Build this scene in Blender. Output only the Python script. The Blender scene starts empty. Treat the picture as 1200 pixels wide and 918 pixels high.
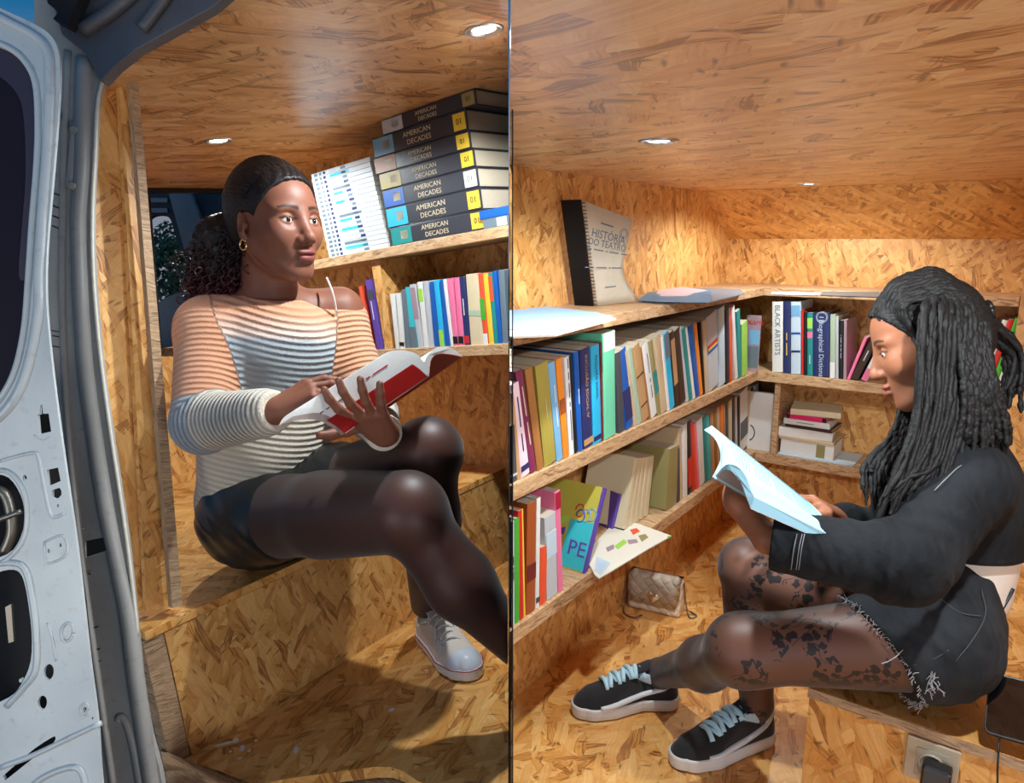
import bpy, bmesh, math, random
import numpy as np
from mathutils import Vector, Matrix, Quaternion
from mathutils.geometry import tessellate_polygon

random.seed(7)
rng = np.random.default_rng(7)
SC = bpy.context.scene
COL = SC.collection

# ------------------------------------------------------------------ camera
FPX = 848.0
TH = math.atan(180 / FPX)
CT, ST = math.cos(TH), math.sin(TH)
CAM = np.array([0.0, 0.0, 1.12])
cam_d = bpy.data.cameras.new('camera')
cam_d.sensor_fit = 'HORIZONTAL'
cam_d.sensor_width = 36.0
cam_d.lens = 36.0 * FPX / 1200.0
cam_d.clip_start = 0.02
cam_d.clip_end = 200
cam = bpy.data.objects.new('camera', cam_d)
COL.objects.link(cam)
cam.location = CAM
cam.rotation_euler = (math.pi / 2 - TH, 0, 0)
SC.camera = cam

# ------------------------------------------------------------------ view
SC.view_settings.view_transform = 'Standard'
SC.view_settings.look = 'None'
SC.view_settings.gamma = 1
SC.view_settings.use_curve_mapping = False
SC.view_settings.exposure = 0.2
SC.cycles.use_denoising = True
SC.cycles.max_bounces = 8
SC.cycles.diffuse_bounces = 5
SC.cycles.sample_clamp_indirect = 6

# ------------------------------------------------------------------ the two booths' axes (metres)
def ray(x, y):
    u = x - 600.0; v = -(y - 459.0)
    return np.array([u, FPX * CT + v * ST, -FPX * ST + v * CT])
def unit(v):
    v = np.array(v, float)
    return v / np.linalg.norm(v)
_a = ray(1225, 279); _a[2] = 0
RA = unit(_a); RB = np.array([RA[1], -RA[0], 0.0]); RZ = np.array([0, 0, 1.0])
L1 = unit(ray(1290, 230)); _l2 = unit(ray(-445, 455))
LU = unit(np.cross(L1, _l2)); L2 = np.cross(LU, L1)
XX = np.array([1.0, 0, 0]); FW = np.array([0, CT, -ST]); UPC = np.array([0, ST, CT])

def RP(b, a, z): return b * RB + a * RA + z * RZ                # right booth point
def LP(a, b, u): return CAM + a * L1 + b * L2 + u * LU          # left booth point
def at(x, y, d): return CAM + ray(x, y) * (d / FPX)             # where a thing stands, by its bearing and distance
def onL(x, y, ax, val):
    d = ray(x, y); n = {'1': L1, '2': L2, 'u': LU}[ax]
    return CAM + d * (val / (d @ n))
def onR(x, y, ax, val):
    d = ray(x, y); n = {'b': RB, 'a': RA, 'z': RZ}[ax]
    return CAM + d * ((val - CAM @ n) / (d @ n))

# ------------------------------------------------------------------ world
wd = bpy.data.worlds.new('dusk_sky'); SC.world = wd; wd.use_nodes = True
nt = wd.node_tree; nt.nodes.clear()
wo = nt.nodes.new('ShaderNodeOutputWorld'); wb = nt.nodes.new('ShaderNodeBackground')
tc = nt.nodes.new('ShaderNodeTexCoord'); sx = nt.nodes.new('ShaderNodeSeparateXYZ'); cr = nt.nodes.new('ShaderNodeValToRGB')
nt.links.new(tc.outputs['Generated'], sx.inputs[0]); nt.links.new(sx.outputs['Z'], cr.inputs[0])
nt.links.new(cr.outputs[0], wb.inputs[0]); nt.links.new(wb.outputs[0], wo.inputs[0])
e = cr.color_ramp.elements
e[0].position = 0.0; e[0].color = (0.45, 0.42, 0.50, 1)
e[1].position = 0.24; e[1].color = (0.02, 0.20, 0.46, 1)
x_ = e.new(0.12); x_.color = (0.30, 0.38, 0.52, 1)
wb.inputs[1].default_value = 0.6

# ------------------------------------------------------------------ large soft lights
def area_light(name, loc, target, size, power, color, spread=math.pi):
    l = bpy.data.lights.new(name, 'AREA'); l.energy = power; l.color = color
    l.shape = 'RECTANGLE'; l.size = size[0]; l.size_y = size[1]; l.spread = spread
    o = bpy.data.objects.new(name, l); COL.objects.link(o)
    o.location = loc
    o.rotation_euler = Vector(np.array(target) - np.array(loc)).to_track_quat('-Z', 'Y').to_euler()
    o['kind'] = 'helper'
    return o
# unseen fill lights added behind the camera, tipped up to brighten the ceilings
area_light('fill_light_left', np.array([-1.2, -0.7, 0.75]), at(330, 120, 1.4), (0.9, 0.7), 9, (1.0, 0.97, 0.92))
area_light('fill_light_right', np.array([0.9, -0.8, 0.45]), RP(-0.3, 1.1, 1.28), (0.8, 0.6), 10, (0.92, 0.96, 1.0))

# ------------------------------------------------------------------ node helpers / materials
class N:
    """small wrapper to wire shader nodes"""
    def __init__(s, name):
        s.m = bpy.data.materials.new(name); s.m.use_nodes = True
        s.t = s.m.node_tree; s.b = s.t.nodes['Principled BSDF']; s.out = s.t.nodes['Material Output']
    def n(s, typ, **kw):
        nd = s.t.nodes.new('ShaderNode' + typ)
        for k, v in kw.items():
            if isinstance(v, tuple) and k.startswith('i_'): nd.inputs[k[2:]].default_value = v
            elif k.startswith('i_'):
                key = k[2:]
                nd.inputs[int(key) if key.isdigit() else key.replace('_', ' ')].default_value = v
            else: setattr(nd, k, v)
        return nd
    def l(s, a, b): s.t.links.new(a, b)
    def math(s, op, a, b=None, clamp=False):
        nd = s.t.nodes.new('ShaderNodeMath'); nd.operation = op; nd.use_clamp = clamp
        for i, q in enumerate((a, b)):
            if q is None: continue
            if isinstance(q, (int, float)): nd.inputs[i].default_value = q
            else: s.l(q, nd.inputs[i])
        return nd.outputs[0]
    def ramp(s, fac, stops):
        nd = s.t.nodes.new('ShaderNodeValToRGB'); el = nd.color_ramp.elements
        while len(el) < len(stops): el.new(0.5)
        for q, (p, c) in zip(el, stops):
            q.position = p; q.color = tuple(c) + (1,) if len(c) == 3 else c
        s.l(fac, nd.inputs[0]); return nd.outputs[0]
    def mix(s, fac, a, b, mode='MIX'):
        nd = s.t.nodes.new('ShaderNodeMix'); nd.data_type = 'RGBA'; nd.blend_type = mode
        for i, q in ((0, fac), (6, a), (7, b)):
            if isinstance(q, (int, float)): nd.inputs[i].default_value = q
            elif isinstance(q, tuple): nd.inputs[i].default_value = q + (1,) if len(q) == 3 else q
            else: s.l(q, nd.inputs[i])
        return nd.outputs[2]
    def bump(s, h, strength=0.3, dist=0.001):
        nd = s.t.nodes.new('ShaderNodeBump'); nd.inputs['Strength'].default_value = strength
        nd.inputs['Distance'].default_value = dist; s.l(h, nd.inputs['Height']); s.l(nd.outputs[0], s.b.inputs['Normal'])
    def uv(s, scale=(1, 1, 1), rot=0.0, src='UV', loc=(0, 0, 0)):
        t = s.t.nodes.new('ShaderNodeTexCoord'); m = s.t.nodes.new('ShaderNodeMapping')
        m.inputs['Scale'].default_value = scale; m.inputs['Rotation'].default_value = (0, 0, rot); m.inputs['Location'].default_value = loc
        s.l(t.outputs[src], m.inputs['Vector']); return m.outputs[0]

MATS = {}
def plain(name, col, rough=0.5, metal=0.0, spec=0.5, noise=0.0, nscale=60, coat=0.0, emit=None, sheen=0.0):
    if name in MATS: return MATS[name]
    k = N(name); b = k.b
    b.inputs['Base Color'].default_value = tuple(col) + (1,)
    b.inputs['Roughness'].default_value = rough; b.inputs['Metallic'].default_value = metal
    b.inputs['Specular IOR Level'].default_value = spec; b.inputs['Coat Weight'].default_value = coat
    b.inputs['Sheen Weight'].default_value = sheen
    if noise:
        t = k.uv(src='Object'); nz = k.n('TexNoise', i_Scale=float(nscale), i_Detail=4.0); k.l(t, nz.inputs['Vector'])
        c = k.mix(nz.outputs['Fac'], tuple(x * (1 - noise) for x in col), tuple(min(1, x * (1 + noise)) for x in col))
        k.l(c, b.inputs['Base Color']); k.bump(nz.outputs['Fac'], 0.25, 0.001)
    if emit:
        b.inputs['Emission Color'].default_value = tuple(emit[0]) + (1,); b.inputs['Emission Strength'].default_value = emit[1]
    MATS[name] = k.m
    return k.m

def osb(name, dark, mid, light, fl=0.085, fw=0.014, rough=0.42, grain=0.5, contrast=1.0, angles=(0.2, 1.35, 2.5, 0.85, 1.9), thr=0.5, coat=0.15):
    """pressed strand board: layers of long random chips, each layer at its own angle"""
    if name in MATS: return MATS[name]
    k = N(name)
    t = k.uv()
    wn = k.n('TexNoise', i_Scale=9.0, i_Detail=2.0); k.l(t, wn.inputs['Vector'])
    vs = k.n('VectorMath', operation='SUBTRACT'); k.l(wn.outputs['Color'], vs.inputs[0]); vs.inputs[1].default_value = (0.5, 0.5, 0.5)
    vm = k.n('VectorMath', operation='MULTIPLY_ADD'); k.l(vs.outputs[0], vm.inputs[0]); vm.inputs[1].default_value = (0.035, 0.035, 0.0); k.l(t, vm.inputs[2])
    P = vm.outputs[0]
    colr = None; hgt = None
    for i, an in enumerate(angles):
        mp = k.n('Mapping'); k.l(P, mp.inputs['Vector'])
        mp.vector_type = 'TEXTURE'
        mp.inputs['Rotation'].default_value = (0, 0, an); mp.inputs['Location'].default_value = (0.37 * i, 0.21 * i, 0)
        q = 1.0 + 0.25 * ((i * 7) % 3 - 1)
        mp.inputs['Scale'].default_value = (fl * q, fw * q, 1)
        v = k.n('TexVoronoi', voronoi_dimensions='2D', feature='F1', i_Scale=1.0, i_Randomness=0.9); k.l(mp.outputs[0], v.inputs['Vector'])
        sp = k.n('SeparateColor'); k.l(v.outputs['Color'], sp.inputs[0])
        g = k.n('TexNoise', noise_dimensions='2D', i_Scale=1.0, i_Detail=3.0)
        m2 = k.n('Mapping', vector_type='POINT'); m2.inputs['Scale'].default_value = (1.0, 5.0, 1); k.l(mp.outputs[0], m2.inputs['Vector']); k.l(m2.outputs[0], g.inputs['Vector'])
        tone = k.math('ADD', sp.outputs[0], k.math('MULTIPLY', k.math('SUBTRACT', g.outputs['Fac'], 0.5), grain))
        # chip edges: darker rim
        rim = k.math('SMOOTH_MIN', k.math('MULTIPLY', k.math('SUBTRACT', 1.0, v.outputs['Distance']), 2.2), 1.0)
        tone = k.math('MULTIPLY', tone, k.math('MAXIMUM', rim, 0.6))
        c = k.ramp(tone, [(0.0, dark), (0.16, mid), (0.6, tuple((a + b) / 2 for a, b in zip(mid, light))), (1.0, light)])
        h = k.math('ADD', sp.outputs[0], k.math('MULTIPLY', g.outputs['Fac'], 0.3))
        if colr is None: colr, hgt = c, h
        else:
            mask = k.math('GREATER_THAN', sp.outputs[1], thr)
            colr = k.mix(k.math('MULTIPLY', mask, 0.8), colr, c)
            hm = k.n('Mix', data_type='FLOAT'); k.l(mask, hm.inputs[0]); k.l(hgt, hm.inputs[2]); k.l(h, hm.inputs[3]); hgt = hm.outputs[0]
    # small dark slivers of bark and gaps between chips
    for i, an in enumerate((0.5, 1.9)):
        mp = k.n('Mapping'); mp.vector_type = 'TEXTURE'; k.l(P, mp.inputs['Vector'])
        mp.inputs['Rotation'].default_value = (0, 0, an); mp.inputs['Location'].default_value = (0.13 * i + 0.05, 0.29 * i, 0); mp.inputs['Scale'].default_value = (fl * 0.42, fw * 0.36, 1)
        v = k.n('TexVoronoi', voronoi_dimensions='2D', feature='F1', i_Scale=1.0); k.l(mp.outputs[0], v.inputs['Vector'])
        sp = k.n('SeparateColor'); k.l(v.outputs['Color'], sp.inputs[0])
        f = k.math('MULTIPLY', k.math('GREATER_THAN', sp.outputs[2], 0.972), k.math('SUBTRACT', 1.0, k.math('MULTIPLY', v.outputs['Distance'], 1.9), True))
        colr = k.mix(k.math('MULTIPLY', f, 0.85), colr, tuple(x * 0.5 for x in dark))
    # broad tonal drift of the board
    bn = k.n('TexNoise', i_Scale=2.2, i_Detail=2.0); k.l(t, bn.inputs['Vector'])
    colr = k.mix(k.math('MULTIPLY', k.math('SUBTRACT', bn.outputs['Fac'], 0.35, True), 1.1, True), colr, k.mix(1.0, colr, (0.82, 0.72, 0.62), 'MULTIPLY'))
    k.l(colr, k.b.inputs['Base Color'])
    k.b.inputs['Roughness'].default_value = rough; k.b.inputs['Coat Weight'].default_value = coat; k.b.inputs['Coat Roughness'].default_value = 0.35
    k.bump(hgt, 0.35, 0.0012)
    MATS[name] = k.m
    return k.m

M_OSB = osb('osb_wall_board', (0.26, 0.095, 0.022), (0.62, 0.285, 0.07), (0.86, 0.52, 0.19), fl=0.06, fw=0.016, grain=0.9)
M_OSBF = osb('osb_floor_board', (0.30, 0.10, 0.018), (0.68, 0.285, 0.055), (0.92, 0.56, 0.20), fl=0.075, fw=0.02, grain=0.9, rough=0.38)
M_OSBC = osb('osb_ceiling_board', (0.28, 0.10, 0.03), (0.72, 0.35, 0.12), (0.96, 0.64, 0.33), fl=0.09, fw=0.024, grain=1.2, angles=(0.2, 1.25, 2.6, 0.7, 2.0, 2.9), rough=0.34, coat=0.25, thr=0.5)
M_OSBS = osb('osb_shelf_board', (0.20, 0.10, 0.05), (0.50, 0.29, 0.14), (0.72, 0.50, 0.28), fl=0.035, fw=0.005, rough=0.55, angles=(0.05, 0.25, 2.95, 0.1, 3.0))
M_OSBE = osb('osb_cut_edge', (0.14, 0.08, 0.045), (0.36, 0.22, 0.12), (0.60, 0.42, 0.25), fl=0.03, fw=0.002, rough=0.7, angles=(0.0, 0.05, 3.1, 0.1, 3.05))

READABLE = {'INCLUSÃO SOCIAL IV', 'INCLUSÃO SOCIAL', 'BLACK ARTISTS', 'Biographical Dictionary', 'AMERICAN', 'DECADES', 'HISTÓRIA', 'DO TEATRO', 'PE', 'EXAME', '01'}
# ------------------------------------------------------------------ object helpers
def link(o, parent=None):
    COL.objects.link(o)
    if parent is not None:
        o.parent = parent
        o.matrix_parent_inverse = Matrix.Identity(4)
    return o

def frame(x, y, z, o=(0, 0, 0)):
    m = Matrix.Identity(4)
    for i in range(3):
        m[i][0] = float(x[i]); m[i][1] = float(y[i]); m[i][2] = float(z[i]); m[i][3] = float(o[i])
    return m
F_R = frame(RB, RA, RZ)
F_L = frame(L1, L2, LU, CAM)

def tag(o, label=None, cat=None, group=None, kind=None):
    if label: o['label'] = label
    if cat: o['category'] = cat
    if group: o['group'] = group
    if kind: o['kind'] = kind
    return o

def empty(name, mat=None):
    o = bpy.data.objects.new(name, None); COL.objects.link(o); o.empty_display_size = 0.05
    if mat is not None: o.matrix_world = mat
    return o

def box_uv(me, off=(0, 0)):
    """UVs in metres, projected along each face's main axis"""
    n = len(me.polygons)
    if n == 0: return
    nl = len(me.loops)
    vi = np.empty(nl, 'i'); me.loops.foreach_get('vertex_index', vi)
    co = np.empty(len(me.vertices) * 3, 'f'); me.vertices.foreach_get('co', co); co = co.reshape(-1, 3)
    no = np.empty(n * 3, 'f'); me.polygons.foreach_get('normal', no); no = np.abs(no.reshape(-1, 3))
    lt = np.empty(n, 'i'); me.polygons.foreach_get('loop_total', lt)
    ax = np.repeat(np.argmax(no, 1), lt)
    c = co[vi]
    u = np.where(ax == 0, c[:, 1], c[:, 0]); v = np.where(ax == 2, c[:, 1], c[:, 2])
    uv = np.stack([u + off[0] + ax * 0.37, v + off[1] + ax * 0.71], 1).astype('f')
    l = me.uv_layers.new(name='UVMap'); l.data.foreach_set('uv', uv.ravel())

def clip_mesh(bm, mw, co, no):
    """cut away what lies on the positive side of a world plane (boards stop at the partition)"""
    im = mw.inverted()
    c = im @ Vector(co); n = (im.to_3x3() @ Vector(no)).normalized()
    g = bm.verts[:] + bm.edges[:] + bm.faces[:]
    r = bmesh.ops.bisect_plane(bm, geom=g, plane_co=c, plane_no=n, clear_outer=True)
    ed = [x for x in r['geom_cut'] if isinstance(x, bmesh.types.BMEdge)]
    if ed:
        try: bmesh.ops.holes_fill(bm, edges=ed, sides=0)
        except Exception: pass

PN = unit(XX + (3.5 / FPX) * FW)          # normal of the thin partition between the booths
def clip_side(bm, mw, side):
    if side == 'R': clip_mesh(bm, mw, CAM + PN * 0.0012, -PN)
    elif side == 'L': clip_mesh(bm, mw, CAM - PN * 0.0012, PN)

def from_bm(name, bm, mats, mw=None, parent=None, clip=None, smooth=False, uv=True, off=None, bevel=0.0):
    mw = mw if mw is not None else Matrix.Identity(4)
    if clip: clip_side(bm, mw, clip)
    bmesh.ops.recalc_face_normals(bm, faces=bm.faces[:])
    me = bpy.data.meshes.new(name); bm.to_mesh(me); bm.free()
    for m in (mats if isinstance(mats, (list, tuple)) else [mats]): me.materials.append(m)
    if uv: box_uv(me, off if off is not None else (random.random() * 7, random.random() * 7))
    if smooth: me.shade_smooth()
    o = bpy.data.objects.new(name, me); link(o, parent)
    if parent is None: o.matrix_world = mw
    else: o.matrix_basis = parent_world(parent).inverted() @ mw
    if bevel:
        b = o.modifiers.new('bevel', 'BEVEL'); b.width = bevel; b.segments = 2; b.limit_method = 'ANGLE'
    return o

def parent_world(p):
    m = p.matrix_basis.copy()
    while p.parent is not None:
        p = p.parent; m = p.matrix_basis @ m
    return m

def add_box(bm, lo, hi, mi=0):
    v = [bm.verts.new((x, y, z)) for x in (lo[0], hi[0]) for y in (lo[1], hi[1]) for z in (lo[2], hi[2])]
    for f in ((0, 1, 3, 2), (4, 6, 7, 5), (0, 4, 5, 1), (2, 3, 7, 6), (0, 2, 6, 4), (1, 5, 7, 3)):
        fc = bm.faces.new([v[i] for i in f]); fc.material_index = mi
    return v

def box(name, F, lo, hi, mats, parent=None, clip=None, bevel=0.0, origin=None):
    """box given in a booth's frame; its own origin sits at the middle of its base"""
    lo = np.array(lo, float); hi = np.array(hi, float)
    c = np.array([(lo[0] + hi[0]) / 2, (lo[1] + hi[1]) / 2, lo[2]])
    bm = bmesh.new(); add_box(bm, lo - c, hi - c)
    return from_bm(name, bm, mats, F @ Matrix.Translation(Vector(c)), parent, clip, bevel=bevel)

def plate(name, pts, thick, mats, holes=(), parent=None, clip=None, smooth=False, direction=None, bevel=0.0, uvoff=None):
    """a flat panel with real thickness from world points (all in one plane), with cut-outs"""
    pts = [Vector(p) for p in pts]; holes = [[Vector(p) for p in h] for h in holes]
    o = sum(pts, Vector()) / len(pts)
    nrm = Vector((0, 0, 0))
    for i in range(len(pts)): nrm += (pts[i] - o).cross(pts[(i + 1) % len(pts)] - o)
    nrm.normalize()
    if nrm.dot(Vector(CAM) - o) < 0: nrm = -nrm
    back = -nrm * thick if direction is None else Vector(direction) * thick
    zx = Vector(UPC) - nrm * nrm.dot(Vector(UPC)); zx.normalize()
    xx = zx.cross(nrm).normalized(); yy = nrm.cross(xx)
    mw = frame(xx, yy, nrm, o); im = mw.inverted()
    loops = [pts] + holes
    tris = tessellate_polygon(loops)
    flat = [p for l in loops for p in l]
    bm = bmesh.new()
    f0 = [bm.verts.new(im @ p) for p in flat]; f1 = [bm.verts.new(im @ (p + back)) for p in flat]
    for t in tris:
        try: bm.faces.new([f0[i] for i in t]); bm.faces.new([f1[i] for i in reversed(t)])
        except Exception: pass
    k = 0
    for l in loops:
        n = len(l)
        for i in range(n):
            a, b = k + i, k + (i + 1) % n
            try: bm.faces.new((f0[a], f0[b], f1[b], f1[a]))
            except Exception: pass
        k += n
    return from_bm(name, bm, mats, mw, parent, clip, smooth=smooth, bevel=bevel, off=uvoff)

def tube_into(bm, pts, rad, sides=8, cap=True, mi=0, flat=None):
    """round tube along points, radius per point"""
    pts = [Vector(p) for p in pts]; n = len(pts)
    rad = [rad] * n if isinstance(rad, (int, float)) else list(rad)
    t = [(pts[min(i + 1, n - 1)] - pts[max(i - 1, 0)]).normalized() for i in range(n)]
    u = t[0].orthogonal().normalized() if flat is None else (Vector(flat) - t[0] * t[0].dot(Vector(flat))).normalized()
    rings = []
    for i in range(n):
        u = (u - t[i] * u.dot(t[i]))
        u = u.normalized() if u.length > 1e-6 else t[i].orthogonal().normalized()
        w = t[i].cross(u)
        rings.append([bm.verts.new(pts[i] + (u * math.cos(2 * math.pi * k / sides) + w * math.sin(2 * math.pi * k / sides)) * rad[i]) for k in range(sides)])
    for i in range(n - 1):
        for k in range(sides):
            f = bm.faces.new((rings[i][k], rings[i][(k + 1) % sides], rings[i + 1][(k + 1) % sides], rings[i + 1][k])); f.material_index = mi; f.smooth = True
    if cap:
        bm.faces.new(list(reversed(rings[0]))).material_index = mi; bm.faces.new(rings[-1]).material_index = mi
    return rings

def tube(name, pts, rad, mat, parent=None, sides=8, clip=None):
    o = Vector(pts[0]) if parent is None else Vector(pts[0])
    bm = bmesh.new(); tube_into(bm, [Vector(p) - o for p in pts], rad, sides)
    return from_bm(name, bm, mat, Matrix.Translation(o), parent, clip, smooth=True)

def smooth_path(pts, n=8):
    """Catmull-Rom through points"""
    P = [np.array(p, float) for p in pts]; P = [2 * P[0] - P[1]] + P + [2 * P[-1] - P[-2]]
    out = []
    for i in range(1, len(P) - 2):
        for k in range(n):
            t = k / n; a, b, c, d = P[i - 1], P[i], P[i + 1], P[i + 2]
            out.append(0.5 * ((2 * b) + (c - a) * t + (2 * a - 5 * b + 4 * c - d) * t * t + (3 * b - a - 3 * c + d) * t ** 3))
    out.append(P[-2]); return out

def text(name, s, size, origin, xd, yd, mat, parent, thick=0.0003, align='CENTER', sx=1.0, lift=0.0004, res=2):
    """flat lettering standing a hair proud of its surface; print too small to read becomes short dashes"""
    if s not in READABLE:
        xd = Vector(xd).normalized(); yd = Vector(yd); yd = (yd - xd * yd.dot(xd)).normalized(); zd = xd.cross(yd)
        bm = bmesh.new(); tot = sum(len(w) + 1 for w in s.split()) - 1; x = -tot * size * 0.29
        for w in s.split():
            n = len(w); add_box(bm, (x, -size * 0.13, 0), (x + n * size * 0.52, size * 0.13, 0.0004)); x += (n + 1) * size * 0.58
        return from_bm('printed_line', bm, mat, frame(xd, yd, zd, Vector(origin) + zd * (lift - 0.0002)), parent, uv=False)
    c = bpy.data.curves.new('txt', 'FONT'); c.body = s; c.size = size; c.align_x = align; c.align_y = 'CENTER'
    c.resolution_u = res; c.extrude = thick / 2
    t = bpy.data.objects.new('txt', c); COL.objects.link(t)
    dg = bpy.context.evaluated_depsgraph_get()
    me = bpy.data.meshes.new_from_object(t.evaluated_get(dg)); bpy.data.objects.remove(t); bpy.data.curves.remove(c)
    me.name = name; me.materials.clear(); me.materials.append(mat)
    xd = Vector(xd).normalized(); yd = Vector(yd); yd = (yd - xd * yd.dot(xd)).normalized(); zd = xd.cross(yd)
    mw = frame(xd, yd, zd, Vector(origin) + zd * lift) @ Matrix.Diagonal((sx, 1, 1, 1))
    o = bpy.data.objects.new(name, me); link(o, parent)
    o.matrix_basis = (parent_world(parent).inverted() if parent else Matrix.Identity(4)) @ mw
    return o
# ================================================================== STRUCTURE
M_METAL = None
def metal_paint(name, a, b, dirt, rough=0.45):
    k = N(name); t = k.uv(src='Object')
    n1 = k.n('TexNoise', i_Scale=7.0, i_Detail=5.0); k.l(t, n1.inputs['Vector'])
    n2 = k.n('TexNoise', i_Scale=60.0, i_Detail=6.0, i_Roughness=0.7); k.l(t, n2.inputs['Vector'])
    c = k.ramp(n1.outputs['Fac'], [(0.3, a), (0.7, b)])
    f = k.ramp(n2.outputs['Fac'], [(0.56, (0, 0, 0)), (0.75, (1, 1, 1))])
    c = k.mix(k.math('MULTIPLY', f, 0.45), c, dirt)
    k.l(c, k.b.inputs['Base Color']); k.b.inputs['Roughness'].default_value = rough; k.b.inputs['Metallic'].default_value = 0.15
    k.bump(n1.outputs['Fac'], 0.35, 0.004)
    return k.m
M_DOOR = metal_paint('worn_white_paint', (0.44, 0.50, 0.52), (0.60, 0.66, 0.67), (0.26, 0.24, 0.20))
M_PILLAR = metal_paint('grey_primer', (0.26, 0.26, 0.245), (0.40, 0.40, 0.38), (0.14, 0.12, 0.09), 0.6)
M_ROOF = metal_paint('dark_roof_metal', (0.07, 0.075, 0.09), (0.14, 0.14, 0.15), (0.03, 0.03, 0.03), 0.5)
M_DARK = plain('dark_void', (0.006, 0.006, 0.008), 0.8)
M_BLACK = plain('black_plastic', (0.012, 0.012, 0.014), 0.35)
M_WHITEP = plain('white_plastic', (0.75, 0.75, 0.73), 0.4)

def structure(o): o['kind'] = 'structure'; return o

# ---- right booth shell
structure(box('floor', F_R, (-1.02, 0.2, -0.02), (1.4, 2.9, 0), M_OSBF, clip='R'))
structure(box('wall_left', F_R, (-1.04, 0.2, -0.02), (-1.02, 2.92, 1.30), M_OSB, clip='R'))
structure(box('wall_back', F_R, (-1.04, 2.9, -0.02), (1.42, 2.92, 1.30), M_OSB, clip='R'))
structure(box('wall_right', F_R, (1.4, 0.2, -0.02), (1.42, 2.9, 1.30), M_OSB))
structure(box('ceiling', F_R, (-1.04, 0.15, 1.285), (1.42, 2.92, 1.30), M_OSBC, clip='R'))
# sloping board between ceiling and back wall
p = [RP(-1.02, 2.58, 1.284), RP(1.4, 2.58, 1.284), RP(1.4, 2.885, 1.115), RP(-1.02, 2.885, 1.115)]
structure(plate('trim_1', p, 0.012, M_OSB))
structure(box('trim_2', F_R, (-1.02, 2.883, 0.93), (-0.04, 2.899, 1.118), M_OSB))
# shelves of the right booth
box_ = box
def shelf(label, lo, hi, fr=F_R, clip='R', mat=None):
    o = box('shelf_board', fr, lo, hi, mat or M_OSBS, clip=clip, bevel=0.0015)
    tag(o, label, 'shelf', 'shelf boards of the book booths'); return o
shelf('top strand board shelf along the left wall of the right booth, papers lying on it', (-1.02, 0.3, 0.917), (-0.80, 2.9, 0.945))
shelf('middle strand board shelf along the left wall of the right booth, full of spines', (-1.02, 0.3, 0.604), (-0.80, 2.9, 0.640))
shelf('lowest strand board shelf along the left wall, above the beige handbag', (-1.02, 0.3, 0.285), (-0.80, 2.9, 0.322))
shelf('top shelf on the back wall of the right booth, thin papers on it', (-0.80, 2.66, 0.917), (-0.04, 2.9, 0.945))
shelf('middle shelf on the back wall carrying the navy dictionary', (-0.80, 2.66, 0.604), (-0.04, 2.9, 0.640))
shelf('lowest shelf on the back wall carrying the pile of flat books', (-0.80, 2.70, 0.285), (-0.04, 2.9, 0.322))
structure(box('trim_3', F_R, (-0.945, 0.3, 0.0), (-0.93, 2.9, 0.284), M_OSB, clip='R'))
structure(box('trim_4', F_R, (-0.93, 2.75, 0.0), (-0.04, 2.765, 0.284), M_OSB))
structure(box('trim_5', F_R, (-0.035, 2.42, 0.301), (0.03, 2.88, 1.284), M_OSB))
structure(box('trim_6', F_R, (-0.745, 2.70, 0.323), (-0.725, 2.9, 0.603), M_OSBS))
# seat platform, its top board a little proud of the front
pf = empty('seat_platform', F_R @ Matrix.Translation((0.5, 1.9, 0)))
tag(pf, 'low strand board platform the woman in black sits on, with the wall socket', 'platform')
box('front_board', F_R, (-0.254, 1.305, 0.0), (1.39, 1.325, 0.279), M_OSBF, pf)
box('side_board', F_R, (-0.254, 1.327, 0.0), (-0.236, 2.41, 0.279), M_OSBF, pf)
box('top_board', F_R, (-0.256, 1.300, 0.280), (1.39, 2.41, 0.300), [M_OSBF], pf, bevel=0.001)
box('edge_strip', F_R, (-0.2562, 1.2985, 0.281), (1.39, 1.2999, 0.2995), M_OSBE, pf)['label'] = 'raw cut edge of the board'

# ---- partition between the two booths: a thin hardboard sheet
p = [CAM + FW * d + UPC * h - PN * 0 for d, h in ((0.95, -0.62), (0.95, 0.62), (3.4, 1.2), (3.4, -2.0))]
_o = plate('wall_partition', [np.array(q) - 0 * PN for q in p], 0.0016, plain('dark_hardboard', (0.03, 0.022, 0.02), 0.95, spec=0.0))
_fix = Vector(PN) * 0.0
structure(_o)

# ---- left booth shell (all in the leaning van's own axes)
LW, LB = 1.56, 2.43
def poly_u(px, u, th, name, mat, clip='L', **kw):
    return plate(name, [onL(x, y, 'u', u) for x, y in px], th, mat, clip=clip, direction=-LU, **kw)
fl = poly_u([(208, 889), (255, 903), (300, 921), (330, 914), (365, 909), (400, 904), (440, 899), (458, 899), (472, 904), (490, 916), (540, 932), (600, 950), (640, 940), (640, 640), (560, 668)], -0.835, 0.022, 'floor_left', M_OSBF)
structure(fl)
fr_ = plate('trim_7', [onL(x, y, 'u', -0.86) for x, y in [(180, 893), (700, 700), (700, 1100), (180, 1000)]], 0.02, M_OSBE, clip='L', direction=-LU); structure(fr_)
structure(plate('trim_8', [onL(188, 878, '2', 1.385), onL(212, 889, '2', 1.372), onL(300, 925, '2', 1.15), onL(200, 935, '2', 1.15)], 0.02, M_OSBE))
bn = empty('bench', F_L @ Matrix.Translation((1.0, 1.9, -0.835)))
tag(bn, 'strand board bench in the left booth that the woman in the striped sweater sits on', 'bench')
box('front_board', F_L, (0.535, 1.36, -0.835), (LW, 1.378, -0.578), M_OSB, bn, clip='L')
box('top_board', F_L, (0.50, 1.358, -0.577), (LW, LB, -0.560), M_OSBF, bn, clip='L', bevel=0.001)
box('end_stud', F_L, (0.495, 1.362, -0.835), (0.533, 1.40, -0.578), M_OSBE, bn)['label'] = 'dark weathered end stud of the bench'
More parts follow.
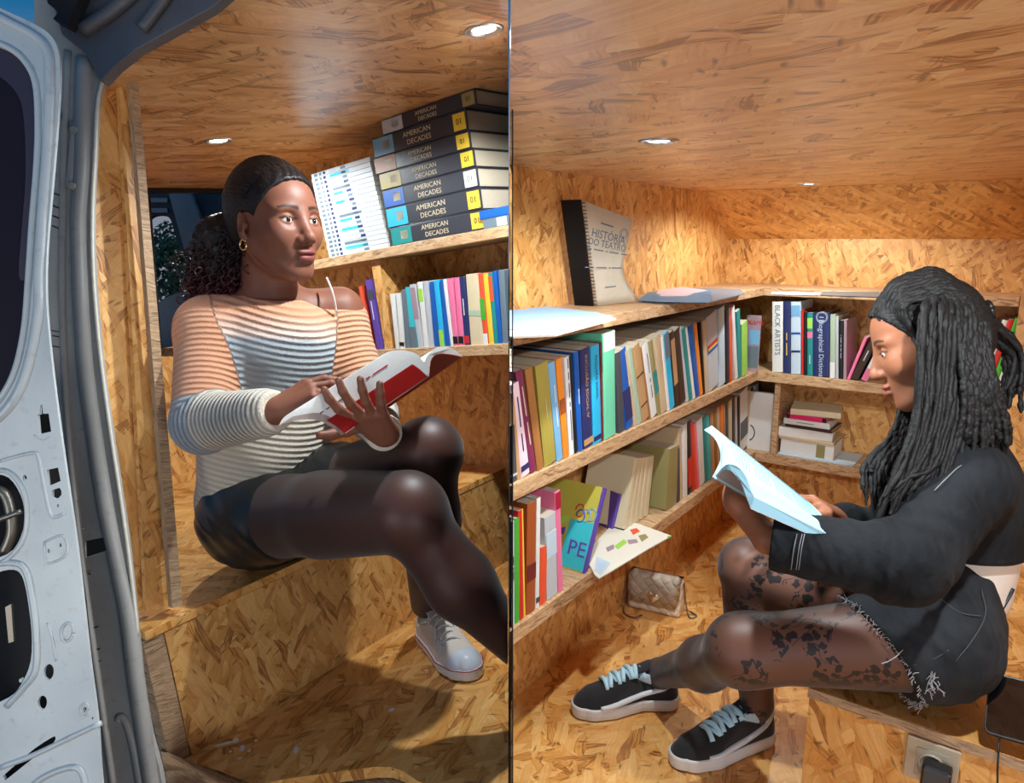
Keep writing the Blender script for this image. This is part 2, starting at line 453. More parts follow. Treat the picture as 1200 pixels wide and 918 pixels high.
structure(box('wall_left_booth_back', F_L, (0.5, LB, -0.56), (LW, LB + 0.018, -0.10), M_OSB, clip='L'))
structure(box('wall_left_booth_side', F_L, (LW, 0.5, -0.85), (LW + 0.018, LB + 0.018, 0.45), M_OSB, clip='L'))
structure(box('ceiling_left', F_L, (0.60, 0.35, 0.425), (LW + 0.02, LB + 0.018, 0.44), M_OSBC, clip='L'))
shelf('upper shelf of the left booth, carrying the dark encyclopedia volumes', (1.33, 0.9, 0.082), (LW, LB, 0.108), F_L, 'L')
shelf('lower shelf of the left booth, carrying the bright thin paperbacks', (1.33, 0.9, -0.192), (LW, LB, -0.165), F_L, 'L')
_dv = (onL(452, 395, '1', 1.345) - CAM) @ L2
structure(box('trim_9', F_L, (1.345, _dv - 0.022, -0.164), (LW, _dv + 0.012, 0.081), M_OSB))

for i_, (x_, y_, w_, h_) in enumerate([(262, 872, 12, 1.6), (276, 868, 4, 3), (284, 877, 3, 3.5), (292, 880, 2, 2), (281, 889, 3, 1.2), (347, 879, 3, 4), (459, 832, 4, 2), (300, 868, 2, 1.4), (270, 881, 2, 1.2)]):
    st_ = plate('paint_splash', [onL(x_ + w_ * math.cos(a), y_ - 0.25 * w_ * math.cos(a) + h_ * math.sin(a), 'u', -0.8345) for a in np.linspace(0, 2 * math.pi, 9)[:-1]], 0.0004, M_WHITEP, parent=fl, direction=-LU)
# timber stud at the booth's open corner
sd = empty('corner_stud', frame(L1, L2, LU, onL(190, 715, '2', 1.37))); tag(sd, 'tall strand board stud between the bare van pillar and the rear window', 'post')
def pl2(name, px, v, th, mat, parent=None): return plate(name, [onL(x, y, '2', v) for x, y in px], th, mat, parent=parent, direction=L2)
pl2('outer_board', [(96, 50), (137, 50), (176, 716), (150, 718), (128, 500), (112, 330), (104, 200)], 1.42, 0.015, M_OSB, sd)
pl2('inner_board', [(137, 50), (151, 50), (203, 712), (172, 716)], 1.40, 0.015, M_OSB, sd)
pl2('edge_board', [(149, 50), (158, 50), (214, 709), (202, 713)], 1.36, 0.016, M_OSBE, sd)

# rear window and the things seen through it
wf = plate('window_1', [onL(x, y, '2', LB) for x, y in [(150, 215), (470, 215), (470, 418), (160, 418)]], 0.012, M_BLACK,
           holes=[[onL(x, y, '2', LB) for x, y in [(176, 226), (460, 226), (460, 408), (190, 408)]]], clip='L'); structure(wf)
kg = N('window_glass'); kg.b.inputs['Base Color'].default_value = (0.75, 0.85, 0.88, 1); kg.b.inputs['Roughness'].default_value = 0.02; kg.b.inputs['Transmission Weight'].default_value = 1.0; kg.b.inputs['IOR'].default_value = 1.1
M_GLASS = kg.m
gp = plate('window_pane', [onL(x, y, '2', LB + 0.015) for x, y in [(170, 222), (466, 222), (466, 412), (182, 412)]], 0.003, M_GLASS, parent=wf, direction=L2)

# ---- recessed ceiling lamps
M_LAMP = plain('lamp_lens', (1, 1, 1), 0.3, emit=((0.9, 0.97, 1.0), 14.0))
M_CHROME = plain('brushed_rim', (0.7, 0.7, 0.7), 0.3, 1.0)
def downlight(pos, up, label, r=0.028, power=9.0, color=(0.88, 0.96, 1.0), aim=None):
    up = unit(up); x = unit(np.cross(up, [0.3, 0.8, 0.1])); y = np.cross(up, x)
    root = empty('ceiling_lamp', frame(x, y, up, pos)); tag(root, label, 'lamp', 'recessed ceiling lamps')
    bm = bmesh.new()
    prof = [(r * 0.86, 0.004), (r * 0.9, -0.002), (r * 1.12, -0.004), (r * 1.28, -0.001), (r * 1.28, 0.002)]
    rings = [[bm.verts.new((q[0] * math.cos(a), q[0] * math.sin(a), q[1])) for a in np.linspace(0, 2 * math.pi, 33)[:-1]] for q in prof]
    for i in range(len(rings) - 1):
        for j in range(32): bm.faces.new((rings[i][j], rings[i][(j + 1) % 32], rings[i + 1][(j + 1) % 32], rings[i + 1][j]))
    from_bm('rim', bm, M_CHROME, parent_world(root), root, smooth=True)
    bm = bmesh.new(); vs = [[bm.verts.new((q * r * math.cos(a), q * r * math.sin(a), z)) for a in np.linspace(0, 2 * math.pi, 33)[:-1]] for q, z in ((0.88, 0.001), (0.5, -0.002))]
    for j in range(32): bm.faces.new((vs[0][j], vs[0][(j + 1) % 32], vs[1][(j + 1) % 32], vs[1][j]))
    bm.faces.new(vs[1])
    from_bm('lens', bm, M_LAMP, parent_world(root), root, smooth=True)
    l = bpy.data.lights.new('lamp_beam', 'SPOT'); l.energy = power; l.color = color; l.spot_size = math.radians(165); l.spot_blend = 0.35; l.shadow_soft_size = 0.018
    lo = bpy.data.objects.new('lamp_beam', l); COL.objects.link(lo); lo['kind'] = 'helper'
    lo.location = np.array(pos) - up * 0.012
    lo.rotation_euler = Vector(-up if aim is None else np.array(aim) - np.array(pos)).to_track_quat('-Z', 'Y').to_euler()
    return root
downlight(onL(256, 165, 'u', 0.425), LU, 'small round ceiling lamp above the head of the woman in the striped sweater', power=16)
downlight(onL(567, 35, 'u', 0.425), LU, 'bright round ceiling lamp above the stack of dark encyclopedia volumes', power=30)
downlight(onR(772, 165, 'z', 1.285), RZ, 'nearer round ceiling lamp of the right booth, above the ring bound booklet', power=27)
downlight(onR(948, 215, 'z', 1.285), RZ, 'farther round ceiling lamp of the right booth, above the navy dictionary', power=16)
downlight(RP(0.10, 1.0, 1.285), RZ, 'round ceiling lamp over the seated woman in black, above the edge of the picture', power=27)
downlight(LP(0.85, 0.45, 0.425), LU, 'round ceiling lamp of the left booth above the top edge of the picture', power=15)
# ================================================================== BOOKS
def H(c):  # sRGB 0-255 -> linear base colour
    return tuple(((v / 255) / 12.92 if v / 255 <= 0.04045 else (((v / 255) + 0.055) / 1.055) ** 2.4) for v in c)
PAL = dict(grey=(70, 72, 78), tan=(190, 150, 105), palepink=(235, 205, 215), plum=(125, 45, 80), brown=(165, 110, 60), olive=(165, 150, 70),
           lightblue=(120, 175, 215), orange=(240, 140, 40), white=(228, 228, 224), black=(22, 22, 24), blue=(20, 90, 175), navy=(38, 48, 100),
           cyan=(40, 180, 225), maroon=(110, 35, 40), mint=(110, 205, 165), cream=(215, 200, 165), palegreen=(170, 190, 165), darkbrown=(60, 40, 30),
           teal=(30, 140, 140), lime=(160, 215, 80), silver=(190, 195, 200), red=(205, 45, 40), green=(70, 170, 50), yellow=(235, 200, 60), pink=(235, 120, 160),
           magenta=(215, 30, 100), rust=(160, 80, 40), vermilion=(230, 85, 50), khaki=(150, 140, 90), mauve=(165, 140, 150), purple=(95, 70, 160), aqua=(60, 190, 200),
           crimson=(170, 25, 60), slate=(105, 120, 130), beige=(205, 180, 145), paleblue=(195, 215, 228))
def cmat(c, rough=0.42):
    return plain('cover_' + c, H(PAL[c]), rough, noise=0.06, nscale=25)
M_PAGE = plain('book_pages', (0.50, 0.42, 0.31), 0.85, noise=0.12, nscale=250)
M_PAGEW = plain('white_pages', (0.80, 0.80, 0.76), 0.8, noise=0.05, nscale=250)
CN = dict(palepink='pale pink', lightblue='light blue', palegreen='pale green', darkbrown='dark brown', paleblue='pale blue', silver='silver grey', vermilion='bright vermilion')
def cname(c): return CN.get(c, c)

def book(o, X, Y, Z, t, d, h, col, label, group, tilt=0.0, spine_text=None, tcol='white', tsize=None, bands=(), page=None, hard=False, clip=None, sizes=None, thick=0.0012):
    """upright book: X along the shelf, Y into the shelf, Z up; spine at the front. One mesh cover + page block + printed bands"""
    X, Y, Z = (np.array(v, float) for v in (X, Y, Z))
    if tilt:
        c, s = math.cos(tilt), math.sin(tilt)
        X, Z = X * c + Z * s, Z * c - X * s
    mw = frame(X, Y, Z, o)
    bm = bmesh.new(); e = 0.002 if hard else 0.0
    th = thick * (1.6 if hard else 1)
    add_box(bm, (0, 0, 0), (th, d, h)); add_box(bm, (t - th, 0, 0), (t, d, h))
    # slightly rounded spine
    n = 4; w0 = []
    for z in (0, h):
        row = []
        for i in range(n + 1):
            a = math.pi * i / n
            row.append(bm.verts.new((t / 2 - math.cos(a) * t / 2, -math.sin(a) * min(0.0022, t * 0.18), z)))
        for i in range(n, -1, -1):
            a = math.pi * i / n
            row.append(bm.verts.new((t / 2 - math.cos(a) * (t / 2 - th), th - math.sin(a) * min(0.0022, t * 0.18) * 0.8, z)))
        w0.append(row)
    m = len(w0[0])
    for i in range(m): bm.faces.new((w0[0][i], w0[0][(i + 1) % m], w0[1][(i + 1) % m], w0[1][i]))
    bm.faces.new(w0[0]); bm.faces.new(list(reversed(w0[1])))
    b = from_bm('book', bm, cmat(col), mw, None, clip)
    tag(b, label, 'book', group)
    if t > 0.004:
        bm = bmesh.new(); add_box(bm, (th, th, e), (t - th, d - 0.002, h - e - 0.0006))
        from_bm('pages', bm, page or M_PAGE, mw, b, clip)
    for (z0, z1, bc) in bands:
        bm = bmesh.new(); y = -min(0.0022, t * 0.18) - 0.0003
        add_box(bm, (t * 0.04, y, h * z0), (t * 0.96, y + 0.0008, h * z1))
        from_bm('printed_band', bm, cmat(bc), mw, b, clip)
    if spine_text:
        pos = mw @ Vector((t / 2, -min(0.0022, t * 0.18) - 0.0005, h * (0.55 if sizes is None else sizes)))
        text('spine_lettering', spine_text, tsize or min(t * 0.55, 0.0125), pos, -Z, X, cmat(tcol), b, lift=0.0003)
    return b

def flat_book(o, X, Y, Z, w, d, h, col, label, group, rot=0.0, page=None, bands=(), spine_text=None, tsize=None, tcol='white', clip=None, spine_front=True, cat='book', thick=0.0015):
    """book lying flat: X along its spine (spine towards the viewer), Y away, Z up"""
    X, Y, Z = (np.array(v, float) for v in (X, Y, Z))
    if rot:
        c, s = math.cos(rot), math.sin(rot); X, Y = X * c + Y * s, Y * c - X * s
    mw = frame(X, Y, Z, o)
    bm = bmesh.new(); th = thick
    add_box(bm, (0, 0, 0), (w, d, th)); add_box(bm, (0, 0, h - th), (w, d, h))
    add_box(bm, (0, 0, th), (w, th, h - th)) if spine_front else add_box(bm, (0, d - th, th), (w, d, h - th))
    b = from_bm('book', bm, cmat(col), mw, None, clip, bevel=0.0006); tag(b, label, cat, group)
    bm = bmesh.new(); add_box(bm, (0.003, th if spine_front else 0.002, th), (w - 0.003, d - (0.003 if spine_front else th), h - th))
    from_bm('pages', bm, page or M_PAGE, mw, b, clip)
    for (x0, x1, bc) in bands:
        bm = bmesh.new(); add_box(bm, (w * x0, -0.0005, h * 0.06), (w * x1, 0.0004, h * 0.94)); from_bm('printed_band', bm, cmat(bc), mw, b, clip)
    if spine_text:
        pos = mw @ Vector((w * 0.5, -0.0005, h * 0.5)); text('spine_lettering', spine_text, tsize or h * 0.5, pos, X, Z, cmat(tcol), b, lift=0.0003)
    return b

ORD = ['first', 'second', 'third', 'fourth', 'fifth', 'sixth', 'seventh', 'eighth', 'ninth', 'tenth', 'eleventh', 'twelfth', 'thirteenth', 'fourteenth', 'fifteenth',
       'sixteenth', 'seventeenth', 'eighteenth', 'nineteenth', 'twentieth']
def proj(p):
    q = np.array(p) - CAM; dz = q @ FW
    return 600 + FPX * (q @ XX) / dz, 459 - FPX * (q @ UPC) / dz

def solve_line(p0, dr, x):
    """distance along a line at which it passes the bearing x"""
    # (p0 + s dr - CAM).XX * F = (x-600) (..).FW
    k = (x - 600) / FPX; q = p0 - CAM
    return -(q @ XX - k * (q @ FW)) / (dr @ XX - k * (dr @ FW))

def row_left(items, z, b, where, group, depth=0.17, clipfirst=True):
    """upright books on the left wall of the right booth; items: (x0, x1, xtop, ytop, colour, extra)"""
    n = len(items)
    for i, it in enumerate(items):
        x0, x1, xt, yt, col = it[:5]; ex = dict(it[5]) if len(it) > 5 else {}
        p0 = RP(b, 0, z)
        a0 = solve_line(p0, RA, x0); a1 = solve_line(p0, RA, x1)
        top = onR(xt, yt, 'b', b)
        dz = top[2] - z; da = top @ RA - a0
        tilt = math.atan2(-da, dz); h = math.hypot(dz, da)
        t = max(0.0035, (a1 - a0) * math.cos(tilt) - 0.0008)
        word = ex.pop('word', 'book')
        prev = cname(items[i - 1][4]) if i else None
        nxt = cname(items[i + 1][4]) if i < n - 1 else None
        lab = ex.pop('label', None)
        if not lab:
            lab = '%s %s, %s from the left %s' % (cname(col), word, ORD[i % 20] if i < 20 else 'twenty-' + ORD[i - 20], where)
        ex.setdefault('tilt', tilt)
        dd = ex.pop('depth', depth)
        if min(proj(top)[0], x0) < 700: ex['clip'] = 'R'
        o = RP(b, a0, z + 0.0006 + (t * math.sin(-tilt) if tilt < 0 else 0))
        if tilt < 0: o = o + 0
        book(o, RA, -RB, RZ, t, dd, h, col, lab, group, **ex)

G1 = 'books on the middle shelf along the left wall'
TX = dict
row_left([
    (597, 606, 596, 500, 'grey', dict(bands=[(0.1, 0.14, 'silver')])),
    (606, 611, 597, 462, 'tan'),
    (611, 621, 598, 452, 'palepink', dict(spine_text='PSICOLOGIA SOCIAL', tcol='navy', bands=[(0.06, 0.12, 'navy')])),
    (621.5, 629, 604, 437, 'plum', dict(spine_text='LITERATURA AFRICANA', tcol='cream')),
    (629.5, 637.5, 615, 434, 'brown'),
    (638, 652, 627, 430, 'olive', dict(spine_text='DICIONÁRIO', tcol='cream', tsize=0.008)),
    (652.5, 660, 642, 427, 'lightblue', dict(spine_text='poesia reunida', tcol='white')),
    (660.5, 667, 651, 422, 'orange', dict(bands=[(0.45, 0.6, 'rust')])),
    (667.5, 673, 661, 420, 'white', dict(spine_text='Para uma teoria da interpretação', tcol='navy')),
    (673.5, 677, 666, 418, 'black'),
    (677.5, 683, 672, 414, 'blue', dict(spine_text='Contos', tcol='white')),
    (683.5, 695, 679, 411, 'navy', dict(spine_text='INCLUSÃO SOCIAL IV', tcol='tan', tsize=0.0155, sizes=0.62, bands=[(0.03, 0.09, 'tan')], label='thick navy book lettered in gold capitals, beside the cyan book')),
    (695.5, 705, 692, 407, 'cyan', dict(spine_text='INCLUSÃO SOCIAL', tcol='navy', sizes=0.68, bands=[(0.03, 0.08, 'navy')])),
    (705.3, 707.5, 703, 402, 'maroon'),
    (708, 721.5, 706, 392, 'mint', dict(bands=[(0.83, 0.995, 'white')], label='tall mint green folder with a white top, standing out from the middle shelf', word='folder')),
], 0.640, -0.808, 'end of the middle shelf by the partition', G1)
row_left([
    (725, 732, 721, 415, 'grey'),
    (733.5, 742.5, 724, 414, 'blue', dict(bands=[(0.1, 0.5, 'navy')])),
    (743, 747, 731, 413, 'beige'), (747.3, 752.5, 735, 411, 'palegreen'),
    (752.8, 761, 741, 409, 'tan', dict(bands=[(0.2, 0.22, 'darkbrown'), (0.6, 0.62, 'darkbrown')])),
    (761.2, 763, 750, 408, 'brown'), (763.3, 770.3, 752, 406, 'white', dict(spine_text='antologia de contos', tcol='grey')),
    (770.6, 775, 760, 402, 'khaki', dict(bands=[(0.3, 0.6, 'teal')])), (775.3, 782, 767, 397.5, 'beige'), (782.2, 785, 774, 396, 'white'),
    (785.3, 791, 777, 393, 'cyan', dict(bands=[(0.68, 0.99, 'slate')])), (791.3, 796, 784.5, 391, 'darkbrown', dict(bands=[(0.3, 0.9, 'tan')])),
    (796.5, 804, 789, 390, 'darkbrown'), (804.3, 807.3, 795, 388, 'silver'), (807.6, 812, 798.5, 387, 'teal'), (812.2, 815, 802.5, 386, 'white'),
    (815.2, 820.3, 807, 383.5, 'blue'), (820.6, 824, 813, 381, 'orange'), (824.2, 826.3, 819.6, 378, 'black'), (826.5, 830.5, 823, 377, 'beige'),
    (831, 842.5, 827.5, 373, 'silver', dict(label='wide silver white catalogue with a small rainbow mark on its spine', word='catalogue', bands=[(0.58, 0.63, 'red'), (0.55, 0.58, 'yellow'), (0.51, 0.55, 'blue')])),
    (843, 850, 841.5, 363, 'paleblue'), (850.3, 854.8, 850, 363, 'black', dict(word='ring bound book', label='black ring bound book standing beside the pale catalogue')),
    (855.3, 858, 853, 362, 'vermilion'), (861.5, 865, 857, 361, 'white'), (865.3, 869.3, 863, 366, 'teal'), (869.6, 876, 869, 381, 'lime'),
], 0.640, -0.808, 'of the farther run on the middle shelf', G1)
G2 = 'books on the lowest shelf along the left wall'
row_left([
    (597, 599.3, 596.5, 608, 'black'), (599.6, 603, 599, 612, 'paleblue', dict(spine_text='CADERNO DE LEITURA', tcol='grey')), (603.3, 608.8, 603, 609, 'green'),
    (609, 613.7, 607, 600, 'red'), (613.9, 616, 611, 598, 'yellow'), (616.3, 627, 618, 592, 'rust', dict(bands=[(0.3, 0.45, 'maroon')])),
    (627.3, 631.8, 629, 585, 'white', dict(bands=[(0.05, 0.1, 'grey')])), (632.2, 640.3, 633.5, 643, 'vermilion', dict(word='short booklet')),
    (641, 653.5, 638, 608, 'silver', dict(bands=[(0.5, 0.8, 'paleblue')])), (654, 660, 650, 578, 'pink', dict(bands=[(0.83, 0.99, 'crimson')])),
], 0.322, -0.81, 'end of the lowest shelf by the partition', G2)
# the leaning picture book with the purple spine
p0 = RP(-0.81, 0, 0.3224); a0 = solve_line(p0, RA, 684); a1 = solve_line(p0, RA, 691)
tp = onR(708, 572, 'b', -0.81); dz = tp[2] - 0.322; da = tp @ RA - a0; til = math.atan2(-da, dz)
pb = book(RP(-0.81, a0, 0.3224 + 0.0001), RA, -RB, RZ, 0.017, 0.20, math.hypot(dz, da), 'purple', 'large olive yellow picture book with purple spine leaning on the lowest shelf', G2, tilt=til, thick=0.002)
mwp = pb.matrix_basis; hb = math.hypot(dz, da)
def cover_patch(name, poly, mat, dx=-0.0006):
    pts = [mwp @ Vector((dx, y, z)) for y, z in poly]
    return plate(name, pts, 0.0005, mat, parent=pb, direction=tuple(mwp.to_3x3() @ Vector((1, 0, 0))))
cover_patch('cover_picture', [(0.004, 0), (0.199, 0), (0.199, hb), (0.004, hb)], plain('cover_oliveyellow', H((190, 180, 75)), 0.4, noise=0.05))
cover_patch('cover_panel', [(0.004, 0.003), (0.075, 0.003), (0.070, hb * 0.56), (0.004, hb * 0.57)], cmat('aqua'), -0.0012)
for q in range(4):
    cover_patch('cover_stripe', [(0.078, 0.02 + q * 0.03), (0.12, 0.0 + q * 0.03), (0.12, 0.018 + q * 0.03), (0.078, 0.038 + q * 0.03)], cmat('purple' if q % 2 == 0 else 'lime'), -0.0012)
text('cover_lettering', 'PE', 0.052, mwp @ Vector((-0.0016, 0.033, hb * 0.24)), mwp.to_3x3() @ Vector((0, -1, 0)), mwp.to_3x3() @ Vector((0, 0, 1)), cmat('purple'), pb)
for q, (y, z, cc) in enumerate([(0.05, 0.68, 'red'), (0.03, 0.64, 'lightblue'), (0.015, 0.66, 'lightblue'), (0.045, 0.62, 'blue')]):
    bm = bmesh.new(); tube_into(bm, [mwp @ Vector((-0.0012, y + 0.012 * math.cos(a), hb * z + 0.012 * math.sin(a) * 1.3)) for a in np.linspace(0, 5.2, 14)], 0.0016, 5)
    from_bm('drawn_figure', bm, cmat(cc), None, pb, smooth=True)
# purple album behind it with an orange disc
bk = book(onR(716, 622, 'z', 0.3225) , unit(RA * 0.9 + RB * 0.35), unit(-RB * 0.9 + RA * 0.35), RZ, 0.010, 0.14, 0.105, 'purple', 'small purple album with an orange disc behind the leaning picture book', G2, tilt=-0.25)
# cream run, green patterned album and the rest of the lowest shelf
row_left([
    (730, 736.5, 744, 541, 'cream'), (737, 742.7, 748, 540, 'cream'), (743, 748.6, 752, 539, 'cream'), (749, 754, 757, 538, 'cream'), (754.3, 760, 761, 537, 'cream'),
], 0.322, -0.85, 'of the five cream magazines on the lowest shelf', G2, depth=0.14)
row_left([
    (780, 792.5, 784.5, 528, 'khaki', dict(label='olive patterned album with a brown red panel on its cover', depth=0.19)), (793.5, 797, 793, 527, 'grey'), (797.3, 800.5, 794.5, 503, 'beige'),
    (801, 805.5, 800.5, 499, 'white'), (806, 811, 804.5, 496, 'black', dict(bands=[(0.1, 0.5, 'red')])), (811.3, 815, 807.5, 497, 'red'), (815.3, 818, 811, 499, 'vermilion'),
    (818.3, 820, 814, 497, 'pink'), (820.3, 826, 817, 494, 'white'), (826.3, 830, 823.5, 490, 'teal'), (830.3, 834, 827, 489, 'aqua'), (834.3, 838, 832, 485, 'tan'),
    (838.3, 841, 836, 482, 'brown'), (841.3, 844.5, 840, 479, 'beige'), (844.8, 848, 844, 476, 'orange'), (848.3, 851, 847, 476, 'tan'), (851.3, 854, 850, 474, 'grey'), (854.3, 858, 854, 471, 'cream'),
], 0.322, -0.82, 'of the middle run on the lowest shelf', G2)
row_left([
    (858.5, 861.5, 858, 468, 'darkbrown'), (861.8, 864.5, 861, 467, 'silver'), (864.8, 867, 865, 466, 'black'), (867.3, 876, 867, 462, 'white', dict(bands=[(0.2, 0.5, 'grey')])),
    (876.3, 880, 876, 459, 'beige'), (880.3, 883, 880, 456, 'darkbrown'), (883.3, 888, 884, 453, 'silver'),
], 0.322, -0.84, 'of the dim far run on the lowest shelf', G2)

# ---- back wall, middle shelf
G3 = 'books on the middle shelf of the back wall'
def row_back(items, z, a, where, group, depth=0.17):
    for i, it in enumerate(items):
        x0, x1, xt, yt, col = it[:5]; ex = dict(it[5]) if len(it) > 5 else {}
        p0 = RP(0, a, z); b0 = solve_line(p0, RB, x0); b1 = solve_line(p0, RB, x1)
        top = onR(xt, yt, 'a', a); dz = top[2] - z; db = top @ RB - b0
        tilt = math.atan2(-db, dz); h = math.hypot(dz, db)
        t = max(0.004, (b1 - b0) * math.cos(tilt) - 0.0008)
        lab = ex.pop('label', '%s book, %s from the left %s' % (cname(col), ORD[i], where))
        dd = ex.pop('depth', depth)
        book(RP(b0, a, z + 0.0006 + (t * math.sin(-tilt) if tilt < 0 else 0)), RB, RA, RZ, t, dd, h, col, lab, group, tilt=tilt, **ex)
row_back([
    (905, 917.5, 905, 354, 'white', dict(spine_text='BLACK ARTISTS', tcol='slate', sizes=0.6, tsize=0.026)),
    (918, 926.5, 918, 354, 'navy', dict(spine_text='ARTE MODERNA', tcol='yellow', sizes=0.4)),
    (927, 938.5, 927, 354, 'paleblue', dict(bands=[(0.3, 0.33, 'navy'), (0.55, 0.58, 'blue'), (0.8, 0.95, 'lightblue')], label='pale blue atlas with map lines on its spine, left of the red and teal books')),
    (939, 941.8, 939, 364, 'red'), (942, 945.5, 942, 366, 'black'),
    (946, 952.7, 946, 367, 'teal', dict(bands=[(0.75, 0.92, 'lime'), (0.6, 0.7, 'pink')], spine_text='Poetry', tcol='white', sizes=0.25)),
    (953, 972, 953, 367, 'navy', dict(spine_text='Biographical Dictionary', tcol='paleblue', sizes=0.40, tsize=0.0235, hard=True, label='thick navy dictionary with a pale ring emblem and lettered spine')),
    (972.5, 979, 973, 369, 'palegreen', dict(bands=[(0.0, 0.25, 'white')])), (979.3, 982.7, 979.5, 371, 'silver'),
    (983, 988, 983.5, 376, 'black', dict(spine_text='a Study of the Plays', tcol='silver')), (988.3, 992, 989, 375, 'mauve'),
    (992.5, 996.5, 1013, 396, 'pink', dict(depth=0.13)), (997, 1006, 1022, 396, 'darkbrown', dict(spine_text='TEATRO', tcol='silver', depth=0.13)), (1009, 1017, 1032, 402, 'white', dict(bands=[(0.0, 0.3, 'pink')], depth=0.13)),
], 0.640, 2.672, 'on the back wall middle shelf', G3)
dic = [o for o in bpy.data.objects if o.get('label', '').startswith('thick navy dictionary')][0]
bm = bmesh.new(); dm = dic.matrix_basis
for r in (0.019, 0.0155): tube_into(bm, [dm @ Vector((0.029 + r * math.cos(a), -0.0028, 0.208 + r * math.sin(a))) for a in np.linspace(0, 2 * math.pi, 25)], 0.0009, 5)
from_bm('ring_emblem', bm, cmat('paleblue'), None, dic, smooth=True)
text('emblem_lettering', 'ABC', 0.009, dm @ Vector((0.029, -0.0028, 0.208)), RB, RZ, cmat('paleblue'), dic)
row_back([(1128 + i * 7.2, 1134.8 + i * 7.2, 1146 + i * 7.4 + 14, 378 - i * 1.0, c, dict(depth=0.15)) for i, c in enumerate(['silver', 'teal', 'white', 'red', 'green', 'white', 'rust', 'black'])],
         0.640, 2.672, 'of the leaning row behind the ponytail', G3)
# white and grey volumes standing in the corner
book(RP(-0.905, 2.70, 0.6406), RB, RA, RZ, 0.03, 0.17, 0.215, 'khaki', 'dim khaki volume leaning in the corner of the middle shelf', G3, tilt=0.16)
o_ = onR(871, 434, 'z', 0.6412)
mz = empty('magazine', frame(RB, RA, RZ, o_)); tag(mz, 'glossy mauve magazine with red masthead standing face out beyond the lime book', 'magazine', G3)
wmz = (onR(888, 434, 'a', o_ @ RA) - o_) @ RB; hmz = (onR(872, 369, 'a', o_ @ RA) - o_)[2]
def fpanel(nm, x0, x1, z0, z1, mat, y=0.0, th=0.004, par=mz, O=o_, W=wmz, Hh=hmz, X=RB, Y=RA):
    bm = bmesh.new(); add_box(bm, (W * x0, y, Hh * z0), (W * x1, y + th, Hh * z1)); return from_bm(nm, bm, mat, frame(X, Y, RZ, O), par)
fpanel('cover', 0, 1, 0, 1, cmat('mauve'))
fpanel('cover_picture', 0.04, 0.96, 0.06, 0.45, cmat('slate'), -0.0004, 0.0003); fpanel('cover_picture', 0.25, 0.96, 0.48, 0.74, cmat('lightblue'), -0.0004, 0.0003)
text('masthead', 'EXAME', 0.022, o_ + RB * wmz * 0.55 + RZ * hmz * 0.87 - RA * 0.0006, RB, RZ, cmat('red'), mz)
# white volume with a ring mark, face out, lower corner
o_ = RP(-0.84, 2.72, 0.3226); wv = empty('book', frame(RB, RA, RZ, o_)); tag(wv, 'white volume standing face out in the lower corner by the shelf divider', 'book', G2)
fpanel('cover', 0, 1, 0, 1, cmat('white'), 0, 0.02, wv, o_, 0.088, 0.225)
bm = bmesh.new(); tube_into(bm, [o_ + RB * (0.004 + 0.022 * math.cos(a)) + RZ * (0.065 + 0.03 * math.sin(a)) - RA * 0.0006 for a in np.linspace(-1.4, 1.4, 12)], 0.0018, 5)
from_bm('printed_arc', bm, cmat('black'), None, wv)

# ---- pile of flat books, lowest back shelf
G4 = 'pile of flat books on the lowest back shelf'
def flatpx(x0, x1, z, h, a, col, label, d=0.15, rot=0.0, **k):
    p0 = RP(0, a, z); b0 = solve_line(p0, RB, x0); b1 = solve_line(p0, RB, x1)
    return flat_book(RP(b0, a, z), RB, RA, RZ, b1 - b0, d, h, col, label, G4, rot, **k)
zz = 0.3225
flatpx(911, 1000, zz, 0.004, 2.71, 'paleblue', 'pale ring bound notebook lying under the pile of flat books', d=0.17, spine_front=True, page=M_PAGEW, cat='notebook', thick=0.001); zz += 0.0045
flatpx(914, 976, zz, 0.055, 2.725, 'white', 'thick white box volume at the bottom of the flat pile, above the notebook', page=M_PAGEW, bands=[(0.68, 0.84, 'khaki')]); zz += 0.0555
flatpx(913, 977, zz, 0.010, 2.722, 'beige', 'beige thin volume resting on the thick white box volume', d=0.155); zz += 0.0105
flatpx(912, 974, zz, 0.034, 2.72, 'white', 'worn white book in the middle of the flat pile', d=0.15, rot=0.12, page=M_PAGEW); zz += 0.0345
flatpx(920, 975, zz, 0.012, 2.735, 'darkbrown', 'thin brown book under the white one in the flat pile', d=0.14, rot=-0.05); zz += 0.0125
flatpx(918, 972, zz, 0.021, 2.73, 'white', 'white book directly under the magenta one in the flat pile', d=0.14, page=M_PAGEW, spine_text='contemporânea', tcol='slate', tsize=0.009); zz += 0.0215
flatpx(921, 968, zz, 0.018, 2.73, 'magenta', 'magenta spined book with black ends near the top of the flat pile', d=0.14, bands=[(0.0, 0.1, 'black'), (0.9, 1.0, 'black')]); zz += 0.0185
flatpx(926, 984, zz, 0.022, 2.72, 'cream', 'worn cream book on top of the flat pile', d=0.15, rot=0.18); zz += 0.0225

